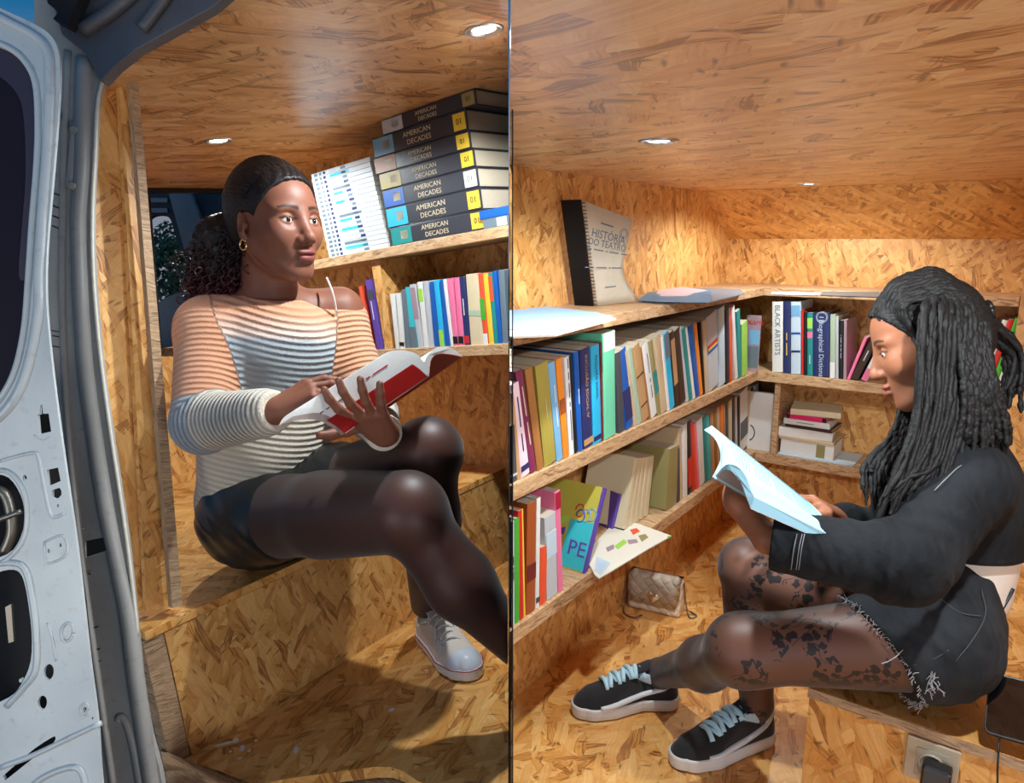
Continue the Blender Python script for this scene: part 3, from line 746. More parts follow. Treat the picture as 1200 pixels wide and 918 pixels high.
# ---- papers and booklets on the top shelves
M_PAPERB = plain('pale_blue_paper', H((150, 185, 215)), 0.6)
M_PAPER = plain('ivory_paper', H((228, 222, 205)), 0.7, noise=0.03)
def sheet(name, px, z, th, mat, label, cat='paper', group='papers on the top shelf', clip=None, curl=None):
    return tag(plate(name, [onR(x, y, 'z', z) for x, y in px], th, mat, clip=clip, direction=-RZ), label, cat, group)
sheet('magazine', [(560, 396), (650, 392), (722, 373), (700, 366), (640, 361), (560, 372)], 0.9495, 0.004, plain('magazine_pages', H((205, 190, 175)), 0.7), 'beige magazine under the pale blue sheets beside the partition', 'magazine', clip='R')
sheet('paper_sheet', [(560, 388), (640, 384), (718, 371), (697, 366), (640, 359), (560, 368)], 0.9512, 0.0012, M_PAPERB, 'pale blue sheets lying on the magazine beside the partition', clip='R')
sheet('magazine', [(752, 352), (828, 355), (872, 344), (868, 339), (800, 337), (760, 342)], 0.9485, 0.003, plain('magazine_slate', H((120, 130, 140)), 0.4), 'slate covered magazine under the drooping pale blue sheet', 'magazine')
sheet('magazine', [(768, 347), (812, 347), (834, 341), (800, 336), (772, 338)], 0.9508, 0.002, plain('magazine_rose', H((215, 190, 200)), 0.5), 'pinkish leaflet lying on top of the slate magazine', 'leaflet')
# sheet with a drooping front edge
bm = bmesh.new(); nu, nv = 14, 6; gv = []
pA, pB, pC, pD = onR(759, 345, 'z', 0.952), onR(834, 341, 'z', 0.956), onR(832, 360, 'z', 0.947), onR(746, 354, 'z', 0.947)
for j in range(nv + 1):
    r_ = []
    for i in range(nu + 1):
        u_, v_ = i / nu, j / nv
        q = (pA * (1 - u_) + pB * u_) * (1 - v_) + (pD * (1 - u_) + pC * u_) * v_
        q = q - RZ * 0.010 * math.sin(math.pi * u_) * (1 - v_) + RZ * (0.008 * u_ * u_ * v_ + 0.004)
        r_.append(bm.verts.new(q))
    gv.append(r_)
for j in range(nv):
    for i in range(nu): bm.faces.new((gv[j][i], gv[j][i + 1], gv[j + 1][i + 1], gv[j + 1][i]))
bmesh.ops.solidify(bm, geom=bm.faces[:], thickness=0.0006)
tag(from_bm('paper_sheet', bm, M_PAPERB, None, smooth=True), 'bright pale blue sheet hanging over the front of the top shelf', 'paper', 'papers on the top shelf')
sheet('magazine', [(903, 345), (960, 346), (962, 343), (905, 342)], 0.9485, 0.003, plain('magazine_grey', H((190, 185, 180)), 0.5), 'thin grey leaflet flat on the back top shelf above the navy dictionary', 'leaflet')
sheet('magazine', [(962, 346), (1030, 348), (1030, 342), (964, 342)], 0.9485, 0.003, plain('magazine_dark', H((90, 90, 88)), 0.5), 'dark covered leaflet flat on the back top shelf behind the dreadlocks', 'leaflet')

# ---- ring bound booklet standing on the top shelf
bl = empty('ring_bound_booklet', frame(RB, RA, RZ, onR(710, 355, 'z', 0.946)))
tag(bl, 'ring bound ivory theatre booklet standing open against the left wall on the top shelf', 'booklet')
c0, c1 = onR(697, 359, 'z', 0.9465), None
bb, ba = c0 @ RB, c0 @ RA
tl_ = onR(682, 234, 'b', bb); htop = tl_[2] - 0.9465; lean = (tl_ @ RA - ba)
dirw = unit(RA * 0.93 + RB * 0.37); _n = unit(np.cross(dirw, RZ))
def onB(x, y):
    d = ray(x, y); return CAM + d * (((c0 - CAM) @ _n) / (d @ _n))
_rt = [(0.0, onB(749, 353)), (0.10, onB(741, 341)), (0.25, onB(732, 325)), (0.36, onB(729, 316)), (0.6, onB(733, 295)), (1.0, onB(741, 257))]
def bpt(u, v):
    base = RP(bb, ba, 0.9465) + RA * lean * v + RZ * htop * v
    e_ = np.array([np.interp(v, [q[0] for q in _rt], [q[1][i] for q in _rt]) for i in range(3)])
    return base * (1 - u) + e_ * u + _n * (-0.004 * math.sin(math.pi * u))
bm = bmesh.new(); gv = [[bm.verts.new(bpt(i / 10, j / 14)) for i in range(11)] for j in range(15)]
for j in range(14):
    for i in range(10): bm.faces.new((gv[j][i], gv[j][i + 1], gv[j + 1][i + 1], gv[j + 1][i]))
bmesh.ops.solidify(bm, geom=bm.faces[:], thickness=0.002)
from_bm('page_block', bm, M_PAPER, None, bl, smooth=True)
bm = bmesh.new(); gv = [[bm.verts.new(RP(bb, ba, 0.9465) + RA * lean * (j / 8) + RZ * htop * (j / 8) - RB * (0.055 * i / 3) - RA * (0.004 + 0.006 * i / 3)) for i in range(4)] for j in range(9)]
for j in range(8):
    for i in range(3): bm.faces.new((gv[j][i], gv[j][i + 1], gv[j + 1][i + 1], gv[j + 1][i]))
bmesh.ops.solidify(bm, geom=bm.faces[:], thickness=0.002)
from_bm('back_cover', bm, cmat('black'), None, bl)
bm = bmesh.new()
for j in range(30):
    c = bpt(0.0, (j + 0.6) / 30.5)
    tube_into(bm, [c + dirw * (0.006 * math.cos(a)) + RB * (0.006 * math.sin(a)) for a in np.linspace(0, 2 * math.pi, 9)], 0.0011, 4)
from_bm('ring_binding', bm, cmat('black'), None, bl, smooth=True)['kind'] = 'stuff'
def btext(s, u, v, size, col='slate', sx=1.0):
    p = Vector(bpt(u, v)); xd = Vector(bpt(u + 0.15, v)) - Vector(bpt(u - 0.15, v)); yd = Vector(bpt(u, v + 0.05)) - Vector(bpt(u, v - 0.05))
    text('cover_lettering', s, size, p, xd, yd, cmat(col), bl, lift=0.0045, sx=sx)
btext('HISTÓRIA', 0.53, 0.72, 0.029); btext('DO TEATRO', 0.51, 0.63, 0.025); btext('DOS GREGOS A NOSSOS DIAS', 0.52, 0.56, 0.011)
btext('HERMILO', 0.5, 0.84, 0.013); btext('edição revista e ampliada', 0.45, 0.38, 0.010); btext('LIVRARIA', 0.5, 0.17, 0.009)
p = Vector(bpt(0.86, 0.80))
bm = bmesh.new()
for r in (0.013, 0.009): tube_into(bm, [p + Vector(dirw) * r * math.cos(a) + Vector(RZ) * r * math.sin(a) + Vector(RB) * 0.004 for a in np.linspace(0, 2 * math.pi, 17)], 0.0006, 4)
from_bm('round_stamp', bm, cmat('slate'), None, bl)

# open booklet lying on the lowest shelf
ob = empty('open_booklet', frame(RB, RA, RZ, onR(735, 640, 'z', 0.3245))); tag(ob, 'open ivory picture booklet lying over the edge of the lowest shelf', 'booklet')
Z_ = 0.327
plate('page', [onR(x, y, 'z', Z_) for x, y in [(726, 606), (787, 628), (760, 643), (702, 678), (697, 674), (684, 650)]], 0.003, M_PAPER, parent=ob, direction=-RZ)
for px, c in (([(727, 613), (736, 616), (731, 622), (722, 619)], 'teal'), ([(738, 621), (746, 619), (750, 623), (742, 627)], 'vermilion'), ([(748, 628), (756, 626), (760, 630), (752, 635)], 'khaki'),
              ([(720, 640), (731, 632), (735, 636), (724, 644)], 'lime'), ([(710, 642), (719, 638), (720, 643), (712, 647)], 'mauve'), ([(735, 633), (746, 632), (748, 636), (737, 638)], 'mauve'),
              ([(699, 652), (716, 660), (704, 674), (697, 668)], 'paleblue'), ([(782, 629), (787, 628), (784, 632)], 'green')):
    plate('printed_picture', [onR(x, y, 'z', Z_ + 0.0005) for x, y in px], 0.0004, cmat(c), parent=ob, direction=-RZ)

# ---- left booth: lower shelf, bright paperbacks
G5 = 'bright paperbacks on the lower shelf of the left booth'
def row_left_booth(items, u, l1, where, group, depth=0.14):
    for i, it in enumerate(items):
        x0, x1, xt, yt, col = it[:5]; ex = dict(it[5]) if len(it) > 5 else {}
        p0 = LP(l1, 0, u); X = -L2
        s0 = solve_line(p0, X, x0); s1 = solve_line(p0, X, x1)
        top = onL(xt, yt, '1', l1); dz = (top - CAM) @ LU - u; ds = (top - CAM) @ X - s0
        tilt = math.atan2(-ds, dz); h = math.hypot(dz, ds); t = max(0.003, (s1 - s0) * math.cos(tilt) - 0.0006)
        lab = ex.pop('label', '%s paperback, %s from the left %s' % (cname(col), ORD[i], where))
        if max(x1, xt) > 594: ex['clip'] = 'L'
        book(p0 + X * s0 + LU * 0.0006, X, L1, LU, t, depth, h, col, lab, group, tilt=tilt, **ex)
row_left_booth([(442, 449, 428, 329, 'purple', dict(bands=[(0.72, 0.86, 'grey')], spine_text='CIENCIAS', tcol='white', label='purple book leaning left of the upright divider, behind the sweater'))], -0.165, 1.34, '', G5)
row_left_booth([(434, 438, 420, 336, 'vermilion', dict(label='narrow vermilion book left of the purple one, behind the sweater'))], -0.165, 1.34, '', G5)
row_left_booth([
    (464, 468.5, 457, 345, 'white'), (469, 475, 464, 344, 'white', dict(bands=[(0.05, 0.12, 'black')])), (475.5, 482, 470, 340, 'slate'), (482.5, 490, 475, 337, 'aqua', dict(bands=[(0.0, 0.35, 'slate')])),
    (490.5, 497, 480, 334, 'silver', dict(bands=[(0.45, 0.95, 'mauve')])), (497.3, 503, 489, 331, 'white', dict(bands=[(0.7, 0.9, 'lime')])), (503.3, 509, 496, 330, 'silver'),
    (509.3, 516, 503, 331, 'blue'), (516.3, 522, 508, 329, 'cyan', dict(bands=[(0.0, 0.25, 'lime')])), (522.3, 528, 515, 329, 'blue'), (528.3, 532, 519, 328, 'white'),
    (532.3, 538, 524, 327, 'pink', dict(bands=[(0.03, 0.14, 'black')])), (538.3, 544.5, 532, 326, 'pink', dict(bands=[(0.03, 0.14, 'black')])), (545, 551.5, 538, 325, 'navy', dict(spine_text='ZOOLOGIA', tcol='white', bands=[(0.03, 0.14, 'red')])),
    (552, 567, 546, 322, 'cream', dict(bands=[(0.42, 0.5, 'palegreen')])), (567.3, 573, 560, 321, 'vermilion', dict(bands=[(0.35, 0.65, 'green'), (0.0, 0.15, 'white')])), (573.3, 579, 566, 321, 'yellow'), (579.3, 584, 572, 320, 'teal', dict(bands=[(0.6, 0.95, 'vermilion')])),
    (584.3, 589, 577, 318, 'blue'), (589.3, 596, 584, 317, 'slate'),
], -0.165, 1.34, 'of the lower shelf beside the divider', G5)
# ---- left booth: upper shelf, flat stacks
G6 = 'dark encyclopedia volumes on the upper shelf'
X = -L2
specs = [((460, 283), (568, 245), 'teal', 'lowest', 'yellow'), ((455, 265), (564, 226), 'cyan', 'second', 'yellow'), ((451, 246), (560, 205), 'blue', 'third', 'white'),
         ((447, 226), (556, 182), 'olive', 'fourth', 'yellow'), ((441, 211), (551, 160), 'brown', 'fifth', 'yellow'), ((439, 185), (547, 136), 'lightblue', 'sixth', 'yellow'), ((449, 158), (557, 109), 'silver', 'topmost', 'khaki')]
u0 = 0.1085
tops = [(457, 268), (453, 245), (448, 224), (443, 205), (440, 186), (438, 163), (449, 141)]
us = [(onL(x, y, '1', 1.345) - CAM) @ LU for x, y in tops]
for i, ((x0, y0), (x1, y1), c, w, nb) in enumerate(specs):
    ut = us[i]; h = ut - u0
    if h < 0.02: h = 0.036; ut = u0 + h
    s0 = solve_line(LP(1.345, 0, u0), X, x0); s1 = solve_line(LP(1.345, 0, u0), X, x1 + 2)
    mwv = frame(X, L1, LU, LP(1.345, 0, u0) + X * s0)
    L_ = s1 - s0; D_ = 0.205
    bm = bmesh.new(); th = 0.0025
    add_box(bm, (0, 0, 0.0004), (L_, D_, th)); add_box(bm, (0, 0, h - th), (L_, D_, h)); add_box(bm, (0, -0.001, th), (L_, th, h - th))
    v = from_bm('book', bm, plain('volume_cover', H((52, 54, 62)), 0.35, noise=0.05), mwv, None, 'L', bevel=0.0008)
    tag(v, '%s dark grey encyclopedia volume of the stack, with a %s spine patch' % (w, cname(c)), 'book', G6)
    bm = bmesh.new(); add_box(bm, (0.003, th, th), (L_ - 0.004, D_ - 0.003, h - th)); from_bm('pages', bm, M_PAGE, mwv, v, 'L')
    def sp(nm, a, b, z0, z1, m):
        bm = bmesh.new(); add_box(bm, (L_ * a, -0.0016, h * z0), (L_ * b, -0.0008, h * z1)); return from_bm(nm, bm, m, mwv, v)
    sp('spine_patch', 0.01, 0.24, 0.05, 0.95, cmat(c)); sp('spine_emblem', 0.12, 0.2, 0.3, 0.75, cmat('cream'))
    sp('volume_label', 0.87, 0.985, 0.1, 0.9, cmat(nb))
    text('volume_mark', '01', h * 0.42, mwv @ Vector((L_ * 0.928, -0.0018, h * 0.5)), X, LU, cmat('black'), v)
    for j, s in enumerate(('AMERICAN', 'DECADES')):
        text('spine_lettering', s, h * 0.36, mwv @ Vector((L_ * 0.5 + h * 0.1 * j, -0.0012, h * (0.69 - 0.4 * j))), X, LU, cmat('cream'), v, sx=1.15)
    u0 = ut + 0.0006
# white library volumes left of them
G7 = 'slim white journals in the flat stack'
u0 = 0.1085; n = 19
s0 = solve_line(LP(1.345, 0, u0), X, 386); s1 = solve_line(LP(1.345, 0, u0), X, 455.5)
htot = ((onL(440, 181, '1', 1.345) - CAM) @ LU - u0) / n
band = ['teal', 'cyan', 'paleblue', 'lightblue', 'slate', 'aqua']
for i in range(n):
    z = u0 + i * htot; dx = random.uniform(-0.0015, 0.0015) - i * 0.0012
    mwv = frame(X, L1, LU, LP(1.345, 0, z) + X * (s0 + dx)); L_ = s1 - s0 + (0 if i else 0)
    bm = bmesh.new(); hh = htot - 0.0008
    add_box(bm, (0, 0, 0), (L_, 0.2, hh)); v = from_bm('journal', bm, plain('journal_offwhite', H((200, 206, 208)), 0.5), mwv, bevel=0.0006)
    nm = 'lowest' if i == 0 else 'topmost' if i == n - 1 else ORD[i] + ' lowest'
    tag(v, '%s slim white journal of the flat stack behind the face' % nm, 'journal', G7)
    for a, b, m in ((0.05, 0.11, 'slate'), (0.14, 0.18, 'slate'), (0.21, 0.25, 'navy'), (0.32, 0.42 + random.random() * 0.3, band[(i * 5) % 6] if i % 3 else 'silver'), (0.62 - 0.006 * i, 0.70 - 0.006 * i, 'navy' if i % 2 else 'slate')):
        bm = bmesh.new(); add_box(bm, (L_ * a, -0.0004, hh * 0.2), (L_ * b, 0.0002, hh * 0.8)); from_bm('printed_band', bm, cmat(m), mwv, v)
# blue box and grey tape right of the volumes
flat_book(LP(1.335, 0, 0.1085) + X * solve_line(LP(1.335, 0, 0.1085), X, 567), X, L1, LU, 0.12, 0.1, 0.022, 'slate', 'slate grey case lying right of the encyclopedia stack', 'cases by the encyclopedia stack', clip='L', bands=[(0.35, 0.6, 'silver')])
flat_book(LP(1.335, 0, 0.131) + X * solve_line(LP(1.335, 0, 0.131), X, 562.5), X, L1, LU, 0.12, 0.1, 0.020, 'blue', 'bright blue case lying on the slate grey one', 'cases by the encyclopedia stack', clip='L')
# ================================================================== SOFT BODY MODELLING (distance fields turned into one mesh)
def W(v): return np.array(v, float)
class Field:
    def __init__(s): s.p = []
    def add(s, fn, lo, hi, k=0.01, op='u', pad=0.0): s.p.append((fn, W(lo), W(hi), k, op)); return s
    def cone(s, a, b, ra, rb, k=0.01, op='u', flat=None, f=1.0):
        """tapered limb from a to b; flat: an axis along which it is f times as thick"""
        a, b = W(a), W(b); ba = b - a; L = ba @ ba + 1e-12
        fl = unit(flat) if flat is not None else None
        def fn(P):
            q = P - a; t = np.clip((q @ ba) / L, 0, 1); d = q - t[..., None] * ba
            if fl is not None: d = d + (1 / f - 1) * (d @ fl)[..., None] * fl
            r = ra + t * (rb - ra); n = np.sqrt((d * d).sum(-1)) - r
            return n * min(1.0, f) if fl is not None else n
        m = max(ra, rb) * max(1, f) + k
        return s.add(fn, np.minimum(a, b) - m, np.maximum(a, b) + m, k, op)
    def ell(s, c, R, r, k=0.01, op='u'):
        c, R, r = W(c), W(R), W(r)      # R rows = axes
        def fn(P):
            q = (P - c) @ R.T; k0 = np.sqrt(((q / r) ** 2).sum(-1)) + 1e-9; k1 = np.sqrt(((q / (r * r)) ** 2).sum(-1)) + 1e-9
            return k0 * (k0 - 1) / k1
        m = r.max() + k
        return s.add(fn, c - m, c + m, k, op)
    def half(s, c, n, k=0.0, lo=None, hi=None):
        """cut away the side n points to"""
        c, n = W(c), unit(n)
        return s.add(lambda P: (P - c) @ n, lo if lo is not None else c - 9, hi if hi is not None else c + 9, k, 'i')
    def mesh(s, lo, hi, h):
        lo, hi = W(lo), W(hi); n = np.ceil((hi - lo) / h).astype(int) + 1
        D = np.full(tuple(n), 0.05, np.float32)
        ax = [lo[i] + h * np.arange(n[i]) for i in range(3)]
        for fn, a, b, k, op in s.p:
            i0 = np.clip(np.floor((a - lo) / h).astype(int) - 2, 0, n); i1 = np.clip(np.ceil((b - lo) / h).astype(int) + 3, 0, n)
            if (i1 <= i0).any(): continue
            sl = tuple(slice(i0[i], i1[i]) for i in range(3))
            P = np.stack(np.meshgrid(*[ax[i][sl[i]] for i in range(3)], indexing='ij'), -1)
            d = fn(P).astype(np.float32); e = D[sl]
            if op == 'u':
                if k > 0: hh = np.maximum(k - np.abs(e - d), 0) / k; D[sl] = np.minimum(e, d) - hh * hh * k * 0.25
                else: D[sl] = np.minimum(e, d)
            else:
                if op == 's': d = -d
                if k > 0: hh = np.maximum(k - np.abs(e - d), 0) / k; D[sl] = np.maximum(e, d) + hh * hh * k * 0.25
                else: D[sl] = np.maximum(e, d)
        return nets(D, lo, h)

def nets(D, lo, h):
    """surface nets: one vertex per crossed cell, one quad per crossed edge"""
    D = D.copy()
    D[0] = D[-1] = 0.01; D[:, 0] = D[:, -1] = 0.01; D[:, :, 0] = D[:, :, -1] = 0.01
    S = D < 0
    c = [S[i:S.shape[0] - 1 + i, j:S.shape[1] - 1 + j, k:S.shape[2] - 1 + k] for i in (0, 1) for j in (0, 1) for k in (0, 1)]
    cnt = sum(x.astype(np.int8) for x in c); act = (cnt > 0) & (cnt < 8)
    idx = np.argwhere(act); num = np.full(act.shape, -1, np.int32); num[act] = np.arange(len(idx))
    off = [(i, j, k) for i in (0, 1) for j in (0, 1) for k in (0, 1)]
    val = np.stack([D[idx[:, 0] + o[0], idx[:, 1] + o[1], idx[:, 2] + o[2]] for o in off], 1)
    acc = np.zeros((len(idx), 3)); w = np.zeros(len(idx))
    for a in range(8):
        for b in range(a + 1, 8):
            d = np.array(off[b]) - np.array(off[a])
            if np.abs(d).sum() != 1: continue
            va, vb = val[:, a], val[:, b]; m = (va < 0) != (vb < 0)
            t = np.where(m, va / np.where(m, va - vb, 1), 0)
            acc += np.where(m[:, None], np.array(off[a]) + t[:, None] * d, 0); w += m
    V = lo + h * (idx + acc / w[:, None])
    F = []
    for ax_ in range(3):
        o1, o2 = [(1, 2), (2, 0), (0, 1)][ax_]
        sl0 = [slice(1, -1)] * 3; sl1 = [slice(1, -1)] * 3
        sl0[ax_] = slice(0, -1); sl1[ax_] = slice(1, None)
        a, b = S[tuple(sl0)], S[tuple(sl1)]
        e = np.argwhere(a != b)
        if not len(e): continue
        flip = a[e[:, 0], e[:, 1], e[:, 2]]
        base = e.copy(); base[:, o1] += 1; base[:, o2] += 1
        q = []
        for d1, d2 in ((0, 0), (-1, 0), (-1, -1), (0, -1)):
            p = base.copy(); p[:, o1] += d1; p[:, o2] += d2; q.append(num[p[:, 0], p[:, 1], p[:, 2]])
        q = np.stack(q, 1); q[~flip] = q[~flip][:, ::-1]; F.append(q)
    return V, np.concatenate(F)

def smooth_v(V, F, it=1, lam=0.5):
    for _ in range(it):
        acc = np.zeros_like(V); n = np.zeros(len(V))
        for a, b in ((0, 1), (1, 2), (2, 3), (3, 0)):
            np.add.at(acc, F[:, a], V[F[:, b]]); np.add.at(acc, F[:, b], V[F[:, a]]); np.add.at(n, F[:, a], 1); np.add.at(n, F[:, b], 1)
        V = V * (1 - lam) + lam * acc / n[:, None]
    return V

def mesh_obj(name, V, F, mats, parent=None, origin=None, attrs=None, smooth=True, it=1):
    if it: V = smooth_v(V, F, it)
    o = W(origin) if origin is not None else V.mean(0)
    me = bpy.data.meshes.new(name)
    me.vertices.add(len(V)); me.vertices.foreach_set('co', (V - o).astype('f').ravel())
    nf = len(F); me.loops.add(nf * 4); me.loops.foreach_set('vertex_index', F.astype('i').ravel())
    me.polygons.add(nf); me.polygons.foreach_set('loop_start', np.arange(0, nf * 4, 4, dtype='i'))
    me.update(calc_edges=True)
    if smooth: me.shade_smooth()
    for m in (mats if isinstance(mats, (list, tuple)) else [mats]): me.materials.append(m)
    for k, v in (attrs or {}).items():
        v = v(V) if callable(v) else v
        if v.ndim == 2:
            a = me.color_attributes.new(k, 'FLOAT_COLOR', 'POINT'); a.data.foreach_set('color', np.concatenate([v, np.ones((len(V), 1))], 1).astype('f').ravel())
        else:
            a = me.attributes.new(k, 'FLOAT', 'POINT'); a.data.foreach_set('value', v.astype('f'))
    ob = bpy.data.objects.new(name, me); link(ob, parent)
    mw = Matrix.Translation(Vector(o))
    ob.matrix_basis = (parent_world(parent).inverted() @ mw) if parent else mw
    return ob

def segd(P, a, b):
    """distance to a segment and position along it"""
    a, b = W(a), W(b); ba = b - a; t = np.clip(((P - a) @ ba) / (ba @ ba), 0, 1)
    return np.linalg.norm(P - a - t[:, None] * ba, axis=1), t, np.linalg.norm(ba)

# ------------------------------------------------------------------ materials for people
def skin_mat(name, base, lip, dark):
    k = N(name); at_ = k.n('Attribute', attribute_name='tint'); t = k.uv(src='Object')
    nz = k.n('TexNoise', i_Scale=220.0, i_Detail=3.0); k.l(t, nz.inputs['Vector']); n2 = k.n('TexNoise', i_Scale=14.0, i_Detail=2.0); k.l(t, n2.inputs['Vector'])
    c = k.mix(n2.outputs['Fac'], tuple(x * 0.88 for x in base), tuple(x * 1.1 for x in base))
    sp = k.n('SeparateColor'); k.l(at_.outputs['Color'], sp.inputs[0])
    c = k.mix(sp.outputs[0], c, lip); c = k.mix(sp.outputs[1], c, dark)
    k.l(c, k.b.inputs['Base Color']); k.b.inputs['Roughness'].default_value = 0.52; k.b.inputs['Specular IOR Level'].default_value = 0.4
    k.b.inputs['Subsurface Weight'].default_value = 0.12; k.b.inputs['Subsurface Radius'].default_value = (0.01, 0.004, 0.002); k.b.inputs['Subsurface Scale'].default_value = 0.5
    k.bump(nz.outputs['Fac'], 0.12, 0.0005)
    return k.m
SKIN_A = skin_mat('deep_brown_skin', H((134, 84, 64)), H((130, 62, 62)), H((24, 15, 13)))
SKIN_B = skin_mat('warm_brown_skin', H((160, 103, 74)), H((165, 85, 72)), H((40, 24, 18)))
def hair_mat(name, base, tip=None, rough=0.45):
    k = N(name); t = k.uv(src='Object')
    n = k.n('TexNoise', i_Scale=160.0, i_Detail=4.0); k.l(t, n.inputs['Vector'])
    c = k.mix(n.outputs['Fac'], tuple(x * 0.5 for x in base), tuple(x * 1.8 for x in base))
    if tip:
        a = k.n('Attribute', attribute_name='tip'); c = k.mix(a.outputs['Fac'], c, tip)
    k.l(c, k.b.inputs['Base Color']); k.b.inputs['Roughness'].default_value = rough; k.b.inputs['Specular IOR Level'].default_value = 0.32; k.bump(n.outputs['Fac'], 0.9, 0.002)
    return k.m
HAIR_A = hair_mat('slicked_black_hair', (0.012, 0.009, 0.009), None, 0.4)
CURL_A = hair_mat('curly_hair_wine_tips', (0.012, 0.008, 0.009), (0.10, 0.018, 0.028), 0.35)
HAIR_B = hair_mat('dreadlock_hair', (0.006, 0.0055, 0.0055), None, 0.62)
M_EYE = plain('eye_white', (0.72, 0.70, 0.66), 0.15, coat=0.6)
M_IRIS = plain('dark_iris', (0.015, 0.008, 0.005), 0.08, coat=1.0)
M_GOLD = plain('gold_metal', (0.85, 0.6, 0.25), 0.2, 1.0)
M_SILV = plain('silver_metal', (0.8, 0.8, 0.78), 0.2, 1.0)

# ------------------------------------------------------------------ head
class Head:
    def __init__(s, o, f, u, scale=1.0):
        s.o = W(o); s.f = unit(f); u = W(u); s.u = unit(u - (u @ s.f) * s.f); s.l = np.cross(s.u, s.f); s.s = scale
        s.R = np.stack([s.f, s.l, s.u])
    def w(s, x, y, z): return s.o + s.s * (x * s.f + y * s.l + z * s.u)
    def loc(s, P): return ((P - s.o) @ s.R.T) / s.s
    def e(s, F, c, r, k, op='u', rot=None):
        R = s.R if rot is None else W(rot) @ s.R
        F.ell(s.w(*c), R, W(r) * s.s, k * s.s, op)
    def c(s, F, a, b, ra, rb, k, op='u'): F.cone(s.w(*a), s.w(*b), ra * s.s, rb * s.s, k * s.s, op)
    def build(s, F, lips=1.0):
        e, c = s.e, s.c
        e(F, (-0.012, 0, 0.028), (0.094, 0.074, 0.086), 0.01)
        e(F, (0.030, 0, 0.035), (0.056, 0.062, 0.062), 0.02)
        e(F, (0.030, 0, -0.035), (0.056, 0.056, 0.070), 0.03)
        for y in (-1, 1):
            c(F, (-0.002, 0.050 * y, -0.045), (0.052, 0.022 * y, -0.096), 0.017, 0.015, 0.03)
            e(F, (0.055, 0.041 * y, -0.026), (0.025, 0.023, 0.026), 0.026)
            e(F, (0.060, 0.030 * y, 0.020), (0.022, 0.026, 0.010), 0.014)
        c(F, (0.066, -0.008, -0.100), (0.066, 0.008, -0.100), 0.0155, 0.0155, 0.022)
        e(F, (0.066, 0, -0.066), (0.022, 0.027, 0.024), 0.018)
        for y in (-1, 1):
            e(F, (0.094, 0.032 * y, 0.002), (0.018, 0.018, 0.012), 0.014, 's')
            e(F, (0.0685, 0.0325 * y, 0.0005), (0.0158, 0.0155, 0.0145), 0.003)
            e(F, (0.085, 0.0325 * y, -0.0005), (0.014, 0.0135, 0.0043), 0.002, 's')
        c(F, (0.076, 0, 0.012), (0.097, 0, -0.029), 0.0105, 0.0110, 0.014)
        e(F, (0.099, 0, -0.0355), (0.0125, 0.0135, 0.0105), 0.008)
        for y in (-1, 1):
            e(F, (0.088, 0.0145 * y, -0.0385), (0.0110, 0.0082, 0.0080), 0.005)
            e(F, (0.098, 0.0065 * y, -0.0455), (0.006, 0.0036, 0.003), 0.002, 's')
        e(F, (0.0885, 0, -0.0625), (0.0095, 0.0225, 0.0062 * lips), 0.004)
        e(F, (0.0865, 0, -0.0745), (0.0105, 0.0200, 0.0075 * lips), 0.004)
        e(F, (0.099, 0, -0.0680), (0.010, 0.020, 0.0012), 0.0025, 's')
        for y in (-1, 1):
            rot = [[math.cos(0.35), y * math.sin(0.35), 0], [-y * math.sin(0.35), math.cos(0.35), 0], [0, 0, 1]]
            e(F, (-0.008, 0.0755 * y, -0.008), (0.0165, 0.0055, 0.0285), 0.003, rot=rot)
            e(F, (-0.004, 0.0790 * y, -0.003), (0.0100, 0.0050, 0.0165), 0.003, 's', rot=rot)
            e(F, (-0.001, 0.0745 * y, -0.030), (0.0075, 0.0045, 0.0085), 0.004)
            e(F, (0.0045, 0.0745 * y, -0.008), (0.0045, 0.0045, 0.006), 0.003)
    def tint(s, P):
        q = s.loc(P); T = np.zeros((len(P), 3))
        lip = np.clip(1.35 - np.sqrt(((q[:, 0] - 0.094) / 0.016) ** 2 + (q[:, 1] / 0.0235) ** 2 + ((q[:, 2] + 0.0685) / 0.0125) ** 2) ** 2, 0, 1)
        T[:, 0] = lip * (q[:, 0] > 0.075)
        for y in (-1, 1):
            t = np.clip((y * q[:, 1] - 0.014) / 0.036, 0, 1); zc = 0.0225 + 0.006 * np.sin(t * 2.2) - 0.004 * t
            b = np.clip(1.4 - ((q[:, 2] - zc) / (0.0042 - 0.002 * t)) ** 2, 0, 1) * (y * q[:, 1] > 0.012) * (y * q[:, 1] < 0.052) * (q[:, 0] > 0.04)
            T[:, 1] = np.maximum(T[:, 1], b * 0.85)
            # lash line
            r = np.sqrt(((y * q[:, 1] - 0.0325) / 0.0155) ** 2 + ((q[:, 2] - 0.0005) / 0.0062) ** 2)
            T[:, 1] = np.maximum(T[:, 1], np.clip(1 - np.abs(r - 1) * 3.5, 0, 1) * (q[:, 2] > 0.0005) * (q[:, 0] > 0.06) * 0.9)
        return T
    def eyes(s, parent, look=(1, 0, 0)):
        lk = unit(W(look))
        for y in (-1, 1):
            c = s.w(0.0690, 0.0325 * y, 0.0)
            d = unit(lk[0] * s.f + lk[1] * s.l + lk[2] * s.u)
            bm = bmesh.new(); bmesh.ops.create_uvsphere(bm, u_segments=24, v_segments=16, radius=0.0132 * s.s)
            eb = from_bm('eyeball', bm, M_EYE, Matrix.Translation(Vector(c)), parent, smooth=True)
            bm = bmesh.new(); bmesh.ops.create_uvsphere(bm, u_segments=20, v_segments=12, radius=0.0066 * s.s)
            m = Vector(d).to_track_quat('Z', 'Y').to_matrix().to_4x4(); m.translation = Vector(c + d * 0.0082 * s.s)
            from_bm('iris', bm, M_IRIS, m, eb, smooth=True)

